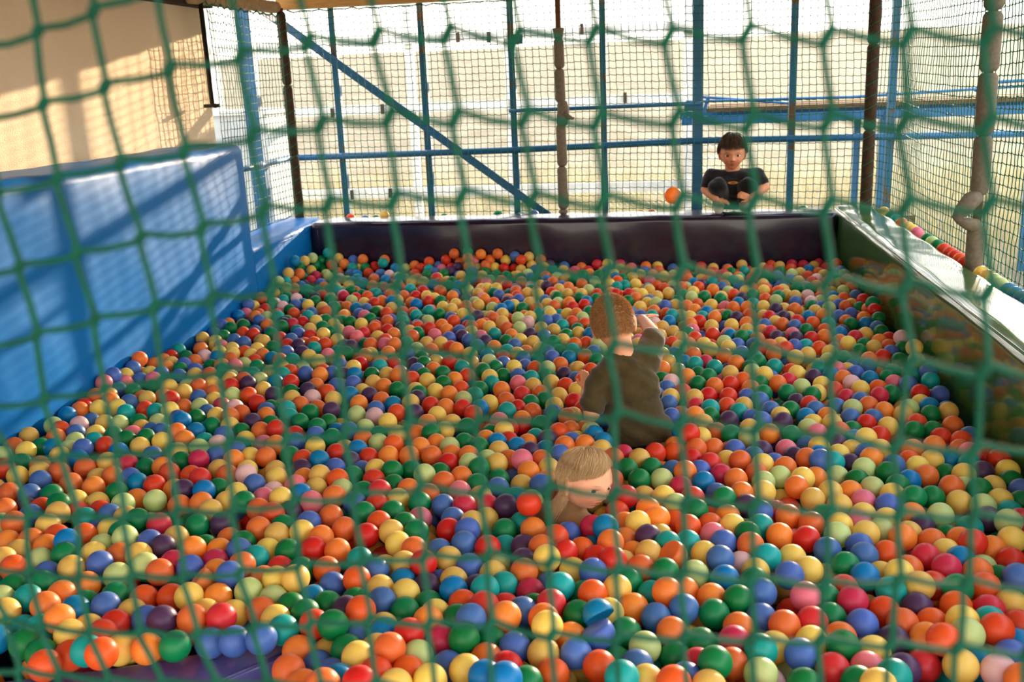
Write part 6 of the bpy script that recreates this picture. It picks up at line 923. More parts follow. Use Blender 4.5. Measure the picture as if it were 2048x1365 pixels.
-1526,1872,-90,1,-731,2512,-79,0,559,3320,-83,3,-365,2910,-67,0,-1847,2020,-92,4,518,1913,-67,5,-292,1745,-61,0,-243,5564,-83,0,237,2758,-89,0,-2063,4966,-62,5,-1370,4406,-84,6,-317,4681,-80,2,
-1824,5321,-73,5,609,2420,-82,4,-1772,2950,-89,2,-693,5821,-53,0,-1011,4770,-67,10,-1337,4964,-78,9,-1292,5373,-72,5,117,2314,-69,0,314,5372,-87,0,-1490,5055,-67,2,84,2717,-80,3,-1575,4928,-88,1,
-1809,5540,-69,8,918,2877,-79,11,398,5098,-82,3,-37,5783,-72,0,-123,5003,-82,0,-130,1704,-74,3,-409,3319,-86,2,-113,4888,-76,1,46,2833,-82,1,-1042,4641,-85,5,-1740,3145,-87,1,-281,3719,-76,2,
-199,4522,-82,0,-1776,2621,-76,2,46,2389,-78,3,839,1825,-75,1,-1533,3963,-76,5,-314,1586,-64,1,-776,1949,-92,0,-285,1493,-61,4,-598,1783,-81,3,-1893,5855,-36,2,728,2877,-90,4,692,2186,-91,1,
571,3150,-76,4,-2137,1654,-68,1,-1167,1856,-70,7,-534,4525,-77,10,714,1629,-54,1,436,3599,-81,1,-211,2268,-84,3,854,2220,-89,1,-1744,3403,-67,3,-1620,2065,-78,3,-927,4763,-87,1,-1974,2189,-98,1,
479,4489,-85,3,646,5336,-77,0,-1449,2259,-90,3,683,2344,-87,4,-1739,1914,-72,0,-718,4086,-84,3,636,5849,-74,3,-2061,2991,-90,8,-812,4681,-78,8,-1973,5259,-64,1,-524,5094,-77,2,-413,5536,-74,2,
-238,5012,-83,4,-200,4886,-70,4,120,3594,-84,0,-694,5000,-86,6,-1887,3719,-78,2,-1449,2390,-73,5,-1047,4236,-77,2,566,5730,-84,0,-1741,4234,-88,9,-1170,2756,-89,6,-121,5334,-86,4,478,4596,-79,4,
932,5162,-65,3,-527,3030,-77,3,-317,3640,-87,2,-2137,1579,-73,1,-721,2420,-84,3,-1897,2057,-91,2,-968,2825,-87,5,-291,4534,-84,1,474,2583,-86,5,840,4960,-80,4,-1530,2189,-76,3,-2137,4848,-65,5,
917,3144,-87,0,88,4597,-88,3,40,3476,-68,8,440,5645,-88,0,-1805,4365,-81,1,-881,3077,-88,0,-113,4168,-72,2,290,5537,-89,4,-1851,2823,-79,0,-2,1621,-74,3,838,5661,-81,0,-938,5283,-88,2,
652,2871,-80,0,-1207,4491,-75,3,525,3993,-83,0,-1299,3321,-86,3,-1204,3307,-77,3,-852,5622,-66,2,-760,2317,-89,0,-131,2108,-70,4,-2058,2388,-90,11,-895,5485,-66,3,-1905,1460,-72,2,-575,2466,-91,1,
-1000,1868,-72,8,-898,4890,-86,2,-1570,2317,-85,5,-718,5419,-71,1,-1369,2152,-63,4,410,2549,-68,1,-1410,3635,-84,1,-2018,4129,-85,5,644,5684,-89,11,-5,4397,-72,0,-366,5612,-82,2,-1696,2879,-82,1,
77,4445,-90,7,-1483,5214,-68,0,-2132,2018,-97,2,400,3526,-80,2,-1855,5121,-86,7,-1620,4643,-76,4,8,3354,-80,0,397,4073,-86,3,159,2466,-83,11,-1366,1913,-81,0,-1083,3969,-70,7,-2017,3710,-83,5,
-1612,3146,-83,4,-972,4362,-89,6,-1417,2312,-88,0,-684,4893,-71,4,401,3914,-74,10,-1743,1738,-101,2,-448,1789,-71,6,-1738,2388,-79,1,515,3749,-90,2,447,3284,-78,2,567,3515,-85,4,284,2300,-74,3,
-976,1937,-89,1,-841,5454,-88,2,-1326,3604,-86,3,-440,2221,-89,2,-245,2028,-79,1,276,3809,-89,3,-1406,2675,-78,5,-1971,5578,-69,2,-1245,3644,-79,1,-1165,2589,-70,2,-1565,3673,-70,3,-597,4883,-87,2,
-1369,4775,-88,1,-1201,3589,-77,0,-1080,2586,-68,1,366,4448,-89,2,-200,5898,-73,0,-1904,3038,-85,4,-1538,3321,-88,0,-398,2148,-88,5,282,2068,-86,9,-762,2222,-90,4,-1211,2990,-84,1,-2014,2672,-74,2,
-1219,2390,-68,5,-763,3958,-85,10,-2058,5324,-59,1,-193,2783,-87,1,-1050,4363,-89,0,-840,3829,-82,7,-640,3482,-86,2,405,1492,-54,0,-937,5417,-89,0,-838,3470,-75,1,-1530,4807,-86,3,-518,4775,-90,0,
70,2461,-79,0,-369,3117,-88,1,-77,3714,-83,0,-284,4075,-86,1,-1782,3309,-90,2,-2134,2742,-87,4,-697,1975,-85,4,688,2556,-88,8,-1250,5096,-85,1,81,5617,-81,1,-1243,1896,-93,4,598,3878,-80,1,
-1241,3844,-87,8,276,2666,-75,2,685,3024,-76,1,41,1667,-84,4,-892,2225,-89,0,-51,4610,-85,9,-194,2704,-89,1,-494,4364,-88,5,652,3230,-89,1,-477,3636,-83,5,-978,5335,-83,1,-2093,4240,-88,4,
922,3446,-88,6,-564,4447,-82,8,-686,4519,-74,1,-1121,4162,-88,2,-897,4287,-88,10,204,5808,-88,1,-1687,3516,-69,3,-397,2461,-68,5,-1688,2598,-81,5,685,4884,-81,3,-369,3801,-86,0,926,5890,-88,0,
527,4803,-69,6,-1489,2712,-75,4,-1812,3159,-85,1,-200,5253,-90,5,-1926,2314,-84,3,-1241,3928,-87,2,-1729,3958,-82,0,-1127,2314,-80,1,-2054,5095,-80,2,-1412,5201,-85,0,-1777,5050,-88,8,-2014,3112,-69,2,
-1373,3325,-87,1,242,4555,-89,1,-610,2143,-92,0,-1205,4724,-86,11,-333,1939,-72,6,-1895,2185,-80,1,41,5122,-89,1,281,4085,-87,7,804,4234,-77,2,714,4119,-67,6,-1288,2190,-84,4,-1125,4237,-85,1,
692,1744,-75,6,-680,2987,-86,0,-1847,4970,-88,9,-801,4845,-71,9,-726,5217,-85,3,602,1494,-89,4,-959,3919,-79,8,248,1744,-82,1,845,4641,-68,0,-492,1539,-63,11,-856,2314,-83,8,-2058,4806,-81,7,
-242,4273,-88,10,-533,4973,-90,5,-717,1622,-88,4,-1893,4717,-84,1,160,1698,-78,7,-331,3876,-81,2,354,1622,-71,3,156,5644,-88,8,-1012,2437,-81,2,-812,5764,-48,7,-1937,3998,-81,1,-776,3600,-83,4,
527,5483,-88,4,842,4718,-83,9,-1204,4242,-88,5,-1525,4246,-82,7,-1291,3792,-78,0,-398,1574,-72,2,478,4998,-79,1,-607,5731,-86,1,-452,2793,-75,0,-1058,5660,-71,4,-2091,5736,-45,3,358,1712,-82,1,
-922,5090,-84,2,-1891,3473,-88,2,-1446,3962,-87,7,-1740,4972,-67,4,836,5898,-89,2,248,2186,-90,0,836,1625,-106,0,571,5610,-78,3,-718,5894,-54,0,-2129,3670,-68,4,-1486,4326,-84,0,-91,3918,-82,4,
-766,2671,-88,1,-1690,2501,-87,4,231,3722,-90,4,
]

_raw = np.array(BALLS_TOP + BALLS_FILL, dtype=float).reshape(-1, 4)
NANN = len(BALLS_TOP) // 4
BP = _raw[:, :3] / 1000.0
BC = [ORDER[int(i)] for i in _raw[:, 3]]
def project(P):
    c = (P - CAMP) @ CAMR
    return np.stack([CX + FPX * c[:, 0] / c[:, 2], CY + FPX * c[:, 1] / c[:, 2], c[:, 2]], 1)
PR = project(BP)
def ico(sub, r):
    bm = bmesh.new(); bmesh.ops.create_icosphere(bm, subdivisions=sub, radius=r)
    v = np.array([tuple(q.co) for q in bm.verts]); f = np.array([[q.index for q in p.verts] for p in bm.faces]); bm.free()
    return v, f
IC = {s: ico(s, BD / 2) for s in (2, 3, 4)}
def ball_mesh(name, m, dent=None, sub=4):
    v, f = IC[sub]; v = v.copy()
    if dent is not None:
        d = np.array(dent[:3]); d = d / np.linalg.norm(d); h = v @ d; lim = dent[3] * BD / 2
        k_ = h > lim
        v[k_] -= np.outer((h[k_] - lim) * dent[4], d)
        v *= 1.0 + 0.03
    me = bpy.data.meshes.new(name); me.from_pydata([tuple(p) for p in v], [], [tuple(q) for q in f.tolist()]); me.update()
    me.polygons.foreach_set('use_smooth', np.ones(len(me.polygons), bool)); me.materials.append(m)
    return me
BALLME = {k_: ball_mesh('ball_' + BALLNAME[k_].replace(' ', '_').replace('-', '_'), BM[k_]) for k_ in BM}
ann = np.arange(NANN)
inframe = [i for i in ann if -20 < PR[i, 0] < 2068 and PR[i, 1] < 1385]
near = sorted(inframe, key=lambda i: PR[i, 2])[:262]
near_set = set(near)
cname = lambda k_: {'z': 'blue-and-yellow', 'x': 'orange-and-yellow'}.get(k_) or BALLNAME[k_]
# special dented balls: nearest picture positions of the squashed ones
dented = {}
for (x, y), d in {(1196, 1231): (.5, -.6, -.6, .25, 1.5, 'c'), (1199, 1269): (-.5, .1, .9, .45, .9, 'b'), (439, 1101): (-.7, -.2, .7, .35, 1.2, 'o'), (1319, 1041): (-.6, -.3, .7, .5, .9, 'o')}.items():
    i = min((q for q in near if BC[q] == d[5]), key=lambda q: (PR[q, 0] - x) ** 2 + (PR[q, 1] - y) ** 2); dented[i] = d
used = {}
XYA = PR[:NANN, :2]
def zone(x, y):
    h = 'left' if x < 700 else ('right' if x > 1350 else 'middle')
    v = 'bottom' if y > 1230 else ('lower' if y > 1130 else 'central')
    return v + ' ' + h
def neighbour(i, dx, dy, skip=()):
    r_ = FPX * BD / PR[i, 2]; best = None; bs = 9e9
    d = XYA - XYA[i]; dist = np.hypot(d[:, 0], d[:, 1])
    for j in np.where((dist > 0.35 * r_) & (dist < 1.5 * r_))[0]:
        if j in skip: continue
        c_ = (d[j, 0] * dx + d[j, 1] * dy) / dist[j]
        if c_ > 0.75 and dist[j] * (2 - c_) < bs: bs = dist[j] * (2 - c_); best = j
    return best
for i in near:
    k_ = BC[i]
    if k_ == 'z': me = ball_mesh('two_tone_ball', two_tone('ball_blue_yellow', 'b', 'y', (-.15, -.1, 1, -.014)))
    elif k_ == 'x': me = ball_mesh('two_tone_ball', two_tone('ball_orange_yellow', 'o', 'y', (-1, -.2, -.35, -.004)))
    elif i in dented: me = ball_mesh('dented_ball', BM[k_], dented[i])
    else: me = BALLME[k_]
    o = bpy.data.objects.new('ball', me); COL.objects.link(o); o.location = BP[i]
    o.rotation_euler = (0, 0, 0) if k_ in 'zx' or i in dented else (RNG.uniform(0, 6), RNG.uniform(0, 6), RNG.uniform(0, 6))
    nb_ = [(w, neighbour(i, *d)) for w, d in (('left', (-1, 0)), ('right', (1, 0)), ('above', (0, -1)), ('below', (0, 1)))]
    parts = ['%s %s' % (cname(BC[j]), w) for w, j in nb_ if j is not None]
    head = ('dented ' if i in dented else '') + cname(k_) + ' ball'
    lab = None
    for n_ in (2, 3, 4):
        t = head + ', ' + zone(*XYA[i]) + ', next to ' + ', '.join(parts[:n_])
        if t not in used and len(t.split()) <= 16: lab = t; break
    if lab is None: lab = head + ', ' + zone(*XYA[i]) + ', ' + ', '.join(parts[-2:])
    used[lab] = used.get(lab, 0) + 1
    tag(o, lab, 'ball', 'balls at the front of the ball pit')

# the rest of the pit filling, one object
rest = [i for i in range(len(BP)) if i not in near_set]
VV = []; FF = []; MI = []; base = 0
keys = list(BM); kidx = {k_: n_ for n_, k_ in enumerate(keys)}; kidx['z'] = kidx['b']; kidx['x'] = kidx['o']
for i in rest:
    sub = 2 if (i >= NANN and BP[i, 2] < -0.06) else (4 if i < NANN and PR[i, 2] < 2.95 else 3)
    v, f = IC[sub]
    a = RNG.uniform(0, 6.28); ca, sa = math.cos(a), math.sin(a)
    vr = np.stack([v[:, 0] * ca - v[:, 1] * sa, v[:, 0] * sa + v[:, 1] * ca, v[:, 2]], 1)
    VV.append(vr + BP[i]); FF.append(f + base); base += len(v); MI.append(np.full(len(f), kidx[BC[i]], np.int32))
VV = np.concatenate(VV).astype(np.float32); FF = np.concatenate(FF).astype(np.int32); MI = np.concatenate(MI)
me = bpy.data.meshes.new('ball_filling')
me.vertices.add(len(VV)); me.vertices.foreach_set('co', VV.ravel())
me.loops.add(len(FF) * 3); me.loops.foreach_set('vertex_index', FF.ravel())
me.polygons.add(len(FF)); me.polygons.foreach_set('loop_start', np.arange(0, len(FF) * 3, 3, dtype=np.int32))
me.update(calc_edges=True)
for k_ in keys: me.materials.append(BM[k_])
me.polygons.foreach_set('material_index', MI)
me.polygons.foreach_set('use_smooth', np.ones(len(FF), bool)); me.update()
o = bpy.data.objects.new('ball_filling', me); COL.objects.link(o)
tag(o, 'thousands of small multicoloured plastic balls filling the pit', 'balls', kind='stuff')

def single(k_, loc, label, group=None):
    o = bpy.data.objects.new('ball', BALLME[k_]); COL.objects.link(o); o.location = loc
    tag(o, label, 'ball', group); return o
single('o', (0.03, 3.85, 0.655), 'orange ball flying through the air above the purple pad')
ZL = 0.232 + BD / 2
lp = [('r', -2.023, 'leftmost ball on the ledge, red-orange, behind purple pad'), ('b', -1.925, 'blue ball on the far ledge, right of the leftmost red-orange one'),
      ('g', -1.855, 'green ball low on the far ledge beside a yellow ball'), ('l', -1.713, 'pale lime ball on the far ledge left of middle'),
      ('g', -1.40, 'lone green ball peeking over the purple pad, left half'), ('y', -1.27, 'yellow ball barely peeking over the purple pad'),
      ('g', -1.051, 'green ball standing proud on the far ledge near the diagonal brace'), ('t', -0.90, 'turquoise ball barely showing beside the blue far-ledge ball'),
      ('b', -0.822, 'blue ball on the far ledge left of the padded pole'), ('y', -0.15, 'yellow ball on the far ledge left of the orange one'),
      ('o', -0.082, 'orange ball on the far ledge right of the padded pole'), ('g', 0.83, 'green ball on the far ledge right of the crouching child')]
for k_, x, lab in lp: single(k_, (x, 6.245 if k_ != 'y' else 6.25, ZL + (0.012 if x in (-2.023, -1.051, -0.822) else 0)), lab, 'balls on the far ledge')
single('y', (-1.795, 6.245, ZL + 0.028), 'yellow ball resting on its neighbours on the far ledge', 'balls on the far ledge')
single('o', (-1.779, 6.285, ZL - 0.0), 'orange ball low under the yellow ball on the far ledge', 'balls on the far ledge')
rl = [('y', 1.247, 6.000), ('g', 1.247, 5.810), ('t', 1.247, 5.680), ('o', 1.247, 5.550), ('y', 1.247, 5.400), ('y', 1.247, 5.300), ('k', 1.247, 5.210), ('g', 1.247, 4.995), ('l', 1.247, 4.910), ('g', 1.247, 4.810), ('r', 1.247, 4.700), ('r', 1.247, 4.600), ('r', 1.247, 4.520), ('r', 1.247, 4.440), ('r', 1.247, 4.365), ('y', 1.247, 4.137), ('y', 1.247, 4.060), ('l', 1.247, 3.985), ('l', 1.247, 3.910), ('c', 1.247, 3.806), ('c', 1.247, 3.735), ('b', 1.247, 3.665), ('c', 1.247, 3.595)]
cnt_ = {}
ordn = ['nearest the far corner', 'second from the far corner', 'third from the far corner', 'fourth from the far corner', 'fifth from the far corner', 'sixth from the far corner']
for k_, x, y in rl:
    n_ = cnt_.get(k_, 0); cnt_[k_] = n_ + 1
    single(k_, (x, y, 0.245 + BD / 2 + 0.004), BALLNAME[k_] + ' ball behind the green pad, ' + ordn[min(n_, 5)] + ' of its colour', 'balls behind the green pad')

# ------------------------------------------------------------------ people
def unit_sphere(nu, nv):
    v = [(math.sin(math.pi * i / nv) * math.cos(2 * math.pi * j / nu), math.sin(math.pi * i / nv) * math.sin(2 * math.pi * j / nu), math.cos(math.pi * i / nv)) for i in range(1, nv) for j in range(nu)]
    v += [(0, 0, 1), (0, 0, -1)]; T, Bt = len(v) - 2, len(v) - 1
    f = [(i*nu+j, (i+1)*nu+j, (i+1)*nu+(j+1) % nu, i*nu+(j+1) % nu) for i in range(nv - 2) for j in range(nu)]
    f += [(T, j, (j+1) % nu) for j in range(nu)] + [(Bt, (nv-2)*nu+(j+1) % nu, (nv-2)*nu+j) for j in range(nu)]
    return np.array(v), f
USPH = unit_sphere(24, 16)
class Blob:
    """union of ellipsoids and tapered capsules, fused by a voxel remesh into one continuous surface"""
    def __init__(s): s.v = []; s.f = []
    def put(s, v, f):
        b = len(s.v); s.v += [tuple(p) for p in v]; s.f += [tuple(i + b for i in q) for q in f]; return s
    def ell(s, c, r, rot=None):
        v = USPH[0] * np.array(r)
        if rot is not None: v = v @ np.array(rot.to_3x3()).T
        return s.put(v + np.array(c), USPH[1])
    def cap(s, p, r0, q, r1):
        p = Vector(p); q = Vector(q); t = q - p; L = t.length
        R_ = np.array(t.to_track_quat('Z', 'Y').to_matrix())
        z = USPH[0][:, 2]; hi = z > 1e-6
        v = np.where(hi[:, None], USPH[0] * r1 + np.array([0, 0, L]), USPH[0] * r0)
        return s.put(v @ R_.T + np.array(p), USPH[1])
    def chain(s, pts):
        for (p, a), (q, b) in zip(pts, pts[1:]): s.cap(p, a, q, b)
        return s
    def mesh(s, v, f): return s.put(v, f)
    def remesh(s, name, voxel, smooth=4):
        me = bpy.data.meshes.new(name + '_raw'); me.from_pydata(s.v, [], s.f); me.update()
        o = bpy.data.objects.new(name + '_raw', me); COL.objects.link(o)
        md = o.modifiers.new('r', 'REMESH'); md.mode = 'VOXEL'; md.voxel_size = voxel
        if smooth:
            sm = o.modifiers.new('s', 'SMOOTH'); sm.factor = 0.5; sm.iterations = smooth
        dg = bpy.context.evaluated_depsgraph_get()
        out = bpy.data.meshes.new_from_object(o.evaluated_get(dg))
        out.name = name
        bpy.data.objects.remove(o); bpy.data.meshes.remove(me)
        out.polygons.foreach_set('use_smooth', np.ones(len(out.polygons), bool))
        return out

def basis(c, fwd, up):
    f = Vector(fwd).normalized(); u = Vector(up); u = (u - f * u.dot(f)).normalized(); x = f.cross(u)
    m = Matrix.Identity(4)
    for i in range(3): m[i][0], m[i][1], m[i][2], m[i][3] = x[i], f[i], u[i], c[i]
    return m

def gau(u, v, u0, v0, su, sv): return np.exp(-((u - u0) / su) ** 2 - ((v - v0) / sv) ** 2)
EYE_U, EYE_V = 0.40, -0.09
def head_shape(N, a, b, c, k=1.0):
    """N: unit directions (n,3), y forward, z up -> head surface points"""
    x, y, z = N[:, 0], N[:, 1], N[:, 2]
    t = np.clip(-z, 0, 1)
    X = a * x * (1 - 0.26 * t ** 1.4) * (1 + 0.05 * np.clip(z, 0, 1) * (1 - z))
    Y = b * y * np.where(y < 0, 1 - 0.34 * t, 1 - 0.06 * t)
    Z = c * z
    front = np.clip((y - 0.15) / 0.35, 0, 1)
    u, v = X / a, Z / c
    d = 0.0135 * gau(u, v, 0, -0.30, .13, .10) + 0.0065 * gau(u, v, 0, -0.13, .10, .17)
    for s in (-1, 1):
        d = d + 0.0045 * gau(u, v, s * .15, -0.345, .085, .065) - 0.0075 * gau(u, v, s * EYE_U, EYE_V, .23, .115) + 0.0035 * gau(u, v, s * .38, .09, .32, .08)
        d = d + 0.0065 * gau(u, v, s * .48, -0.42, .27, .2)
    d = d + 0.0055 * gau(u, v, 0, -0.525, .20, .045) + 0.006 * gau(u, v, 0, -0.635, .18, .05) - 0.0035 * gau(u, v, 0, -0.578, .23, .02) - 0.003 * gau(u, v, 0, -.73, .25, .05)
    d = d + 0.006 * gau(u, v, 0, -0.86, .25, .12) - 0.004 * np.clip(np.abs(x), 0, 1) * front * np.clip(z + .2, 0, 1) * 0
    Y = Y + d * front * k
    return np.stack([X, Y, Z], 1)

def head_prim(blob, Mh, a, b, c, k=1.0):
    nl, nv = 120, 84
    th = np.linspace(0, math.pi, nv + 1)[1:-1]; ph = np.linspace(0, 2 * math.pi, nl, endpoint=False)
    N = np.array([(math.sin(t) * math.cos(p), math.sin(t) * math.sin(p), math.cos(t)) for t in th for p in ph] + [(0, 0, 1), (0, 0, -1)])
    P = head_shape(N, a, b, c, k)
    W = [tuple(Mh @ Vector(p)) for p in P]
    n_ = len(th); f = []
    for i in range(n_ - 1):
        for j in range(nl): f.append((i*nl+j, (i+1)*nl+j, (i+1)*nl+(j+1) % nl, i*nl+(j+1) % nl))
    T, B = n_ * nl, n_ * nl + 1
    for j in range(nl): f.append((T, j, (j+1) % nl)); f.append((B, (n_-1)*nl+(j+1) % nl, (n_-1)*nl+j))
    blob.mesh(W, f)
    for s in (-1, 1):                                   # ears: rim and lobe
        R_ = Mh.to_3x3().to_4x4() @ Matrix.Rotation(s * -0.35, 4, 'Z')
        blob.ell(tuple(Mh @ Vector((s * a * 1.00, -.04 * b, -.14 * c))), (.0065, .017, .027), R_)
        blob.ell(tuple(Mh @ Vector((s * a * 1.03, -.12 * b, -.06 * c))), (.005, .016, .019), R_)
        blob.ell(tuple(Mh @ Vector((s * a * .97, .02 * b, -.38 * c))), (.006, .008, .010), R_)

def hand(blob, wrist, palm_dir, palm_nrm, s=1.0, curl=0.35, side=1):
    """palm with four unequal bent fingers and a thumb from the side of the palm"""
    w = Vector(wrist); d = Vector(palm_dir).normalized(); n = Vector(palm_nrm); n = (n - d * n.dot(d)).normalized(); l = d.cross(n) * side
    pc = w + d * 0.026 * s
    R_ = Matrix((l, d, n)).transposed().to_4x4()
    blob.ell(tuple(pc), (.023 * s, .027 * s, .010 * s), R_)
    blob.cap(tuple(w - d * .012), .0145 * s, tuple(w + d * .012 * s), .0140 * s)
    for k_, (off, ln) in enumerate(((-.0165, .036), (-.0055, .041), (.0055, .038), (.0160, .030))):
        p = w + d * .046 * s + l * off * s; dd = (d + l * off * 6).normalized()
        q = p + (dd * .5 - n * curl * .25).normalized() * ln * .5 * s
        e_ = q + (dd * .5 - n * curl * .8).normalized() * ln * .5 * s
        blob.chain([(tuple(p - d * .012 * s), .0062 * s), (tuple(q), .0058 * s), (tuple(e_), .0047 * s)])
    p = w + d * .016 * s - l * .018 * s; q = p + (d * .7 - l * .8 - n * .2).normalized() * .020 * s; e_ = q + (d - l * .25 - n * .3).normalized() * .017 * s
    blob.chain([(tuple(p), .0080 * s), (tuple(q), .0068 * s), (tuple(e_), .0053 * s)])

def skin_mat(name, rgb):
    m, nt, b = mat_base(name)
    at = nt.nodes.new('ShaderNodeVertexColor'); at.layer_name = 'pigment'
    n = nt.nodes.new('ShaderNodeTexNoise'); n.inputs['Scale'].default_value = 90
    hs = nt.nodes.new('ShaderNodeHueSaturation'); mr = nt.nodes.new('ShaderNodeMapRange'); mr.inputs[3].default_value = 0.94; mr.inputs[4].default_value = 1.06
    nt.links.new(n.outputs[0], mr.inputs[0]); nt.links.new(mr.outputs[0], hs.inputs['Value'])
    nt.links.new(at.outputs[0], hs.inputs['Color']); nt.links.new(hs.outputs[0], b.inputs['Base Color'])
    b.inputs['Roughness'].default_value = 0.5; b.inputs['Specular IOR Level'].default_value = 0.35
    b.inputs['Subsurface Weight'].default_value = 0.25; b.inputs['Subsurface Radius'].default_value = (1, .4, .25); b.inputs['Subsurface Scale'].default_value = 0.008
    return m

def paint(me, Mh, a, b, c, skin, hair, hairline, brow):
    """pigment per vertex: skin, lips, brows, lashes, cheeks, scalp under the hair"""
    n = len(me.vertices); co = np.empty(n * 3, np.float32); me.vertices.foreach_get('co', co); co = co.reshape(-1, 3)
    Mi = np.array(Mh.inverted()); L = co @ Mi[:3, :3].T + Mi[:3, 3]
    col = np.tile(np.array(skin[:3]), (n, 1))
    u, v, y = L[:, 0] / a, L[:, 2] / c, L[:, 1] / b
    inhead = (np.abs(v) < 1.15) & (np.abs(u) < 1.25) & (np.abs(y) < 1.35)
    fr = inhead & (y > 0.35)
    def mix(w, cc):
        nonlocal col
        w = np.clip(w, 0, 1)[:, None]; col = col * (1 - w) + np.array(cc[:3]) * w
    F_ = fr.astype(float)
    mix(F_ * 0.35 * (gau(u, v, -.5, -.42, .26, .2) + gau(u, v, .5, -.42, .26, .2) + .6 * gau(u, v, 0, -.32, .15, .1)), s2l(214, 96, 76))
    lips = np.clip((gau(u, v, 0, -.525, .22, .042) + gau(u, v, 0, -.635, .20, .048) - .25) * 1.8, 0, 1)
    mix(F_ * lips * .85, s2l(176, 72, 66)); mix(F_ * np.clip((gau(u, v, 0, -.580, .24, .016) - .3) * 1.5, 0, 1) * .85, s2l(84, 34, 32))
    for s in (-1, 1):
        mix(F_ * np.clip((gau(u, v, s * .42, .11 - 0.0, .25, .032) - .35) * 1.6, 0, 1) * .85, brow)
        mix(F_ * np.clip((gau(u, v, s * EYE_U, EYE_V + .055, .21, .022) - .35) * 1.8, 0, 1) * .9, s2l(56, 36, 28))
        mix(F_ * np.clip((gau(u, v, s * EYE_U, EYE_V - .06, .2, .02) - .4) * 1.2, 0, 1) * .45, s2l(120, 70, 56))
        mix(F_ * np.clip((gau(u, v, s * .075, -.375, .05, .03) - .3) * 1.5, 0, 1) * .8, s2l(90, 40, 34))
    hl = hairline(u, v, y)
    mix(inhead * np.clip(hl, 0, 1) * (np.abs(u) < 1.02), hair)
    ca = me.color_attributes.new('pigment', 'FLOAT_COLOR', 'POINT')
    ca.data.foreach_set('color', np.concatenate([col, np.ones((n, 1))], 1).astype(np.float32).ravel())

def eye_mesh():
    bm = bmesh.new(); bmesh.ops.create_uvsphere(bm, u_segments=24, v_segments=16, radius=1)
    me = bpy.data.meshes.new('eye'); bm.to_mesh(me); bm.free()
    me.polygons.foreach_set('use_smooth', np.ones(len(me.polygons), bool))
    return me
def eye_material():
    m, nt, b = mat_base('eye')
    tc = nt.nodes.new('ShaderNodeTexCoord'); sp = nt.nodes.new('ShaderNodeSeparateXYZ'); nt.links.new(tc.outputs['Object'], sp.inputs[0])
    ml = nt.nodes.new('ShaderNodeVectorMath'); ml.operation = 'MULTIPLY'; ml.inputs[1].default_value = (1, 0, .62)
    ln = nt.nodes.new('ShaderNodeVectorMath'); ln.operation = 'LENGTH'
    nt.links.new(tc.outputs['Object'], ml.inputs[0]); nt.links.new(ml.outputs[0], ln.inputs[0])
    rp = nt.nodes.new('ShaderNodeValToRGB'); rp.color_ramp.interpolation = 'CONSTANT'
    e_ = rp.color_ramp.elements; e_[0].position = 0; e_[0].color = s2l(8, 6, 6); e_[1].position = .24; e_[1].color = s2l(52, 32, 22)
    q = e_.new(.54); q.color = s2l(220, 206, 196)
    nt.links.new(ln.outputs['Value'], rp.inputs[0]); nt.links.new(rp.outputs[0], b.inputs['Base Color'])
    b.inputs['Roughness'].default_value = 0.12
    return m
EYE_ME = eye_mesh(); EYE_ME.materials.append(eye_material())
def eyes(root, Mh, a, b, c, r=0.0118, look=(0, 1, 0)):
    for s in (-1, 1):
        ny = math.sqrt(1 - EYE_U ** 2 - EYE_V ** 2)
        p = Mh @ Vector((s * a * EYE_U, b * ny - .0075 - r * 0.46, c * EYE_V))
        o = bpy.data.objects.new('eye', EYE_ME); COL.objects.link(o)
        lk = (Mh.to_3x3() @ Vector(look)).normalized()
        o.matrix_world = Matrix.Translation(p) @ basis((0, 0, 0), lk, Mh.to_3x3() @ Vector((0, 0, 1))) @ Matrix.Diagonal((r * 1.08, r * .85, r * .60, 1))
        mw = o.matrix_world.copy(); o.parent = root; o.matrix_parent_inverse = Matrix.Translation(-Vector(root.location)); o.matrix_basis = mw

def hair_mat(name, rgb, rgb2):
    m, nt, b = mat_base(name)
    ge = nt.nodes.new('ShaderNodeNewGeometry'); rp = nt.nodes.new('ShaderNodeValToRGB')
    rp.color_ramp.elements[0].color = s2l(*rgb2); rp.color_ramp.elements[1].color = s2l(*rgb)
    nt.links.new(ge.outputs['Random Per Island'], rp.inputs[0]); nt.links.new(rp.outputs[0], b.inputs['Base Color'])
    b.inputs['Roughness'].default_value = 0.42; b.inputs['Specular IOR Level'].default_value = 0.5
    tr = nt.nodes.new('ShaderNodeBsdfTranslucent'); nt.links.new(rp.outputs[0], tr.inputs[0])
    mx = nt.nodes.new('ShaderNodeMixShader'); mx.inputs[0].default_value = 0.3
    nt.links.new(b.outputs[0], mx.inputs[1]); nt.links.new(tr.outputs[0], mx.inputs[2]); nt.links.new(mx.outputs[0], nt.nodes['Material Output'].inputs[0])
    return m

def skull(d, a, b, c):
    t = max(0.0, -d.z)
    return Vector((a * d.x * (1 - 0.26 * t ** 1.4), b * d.y * ((1 - 0.34 * t) if d.y < 0 else (1 - 0.06 * t)), c * d.z))

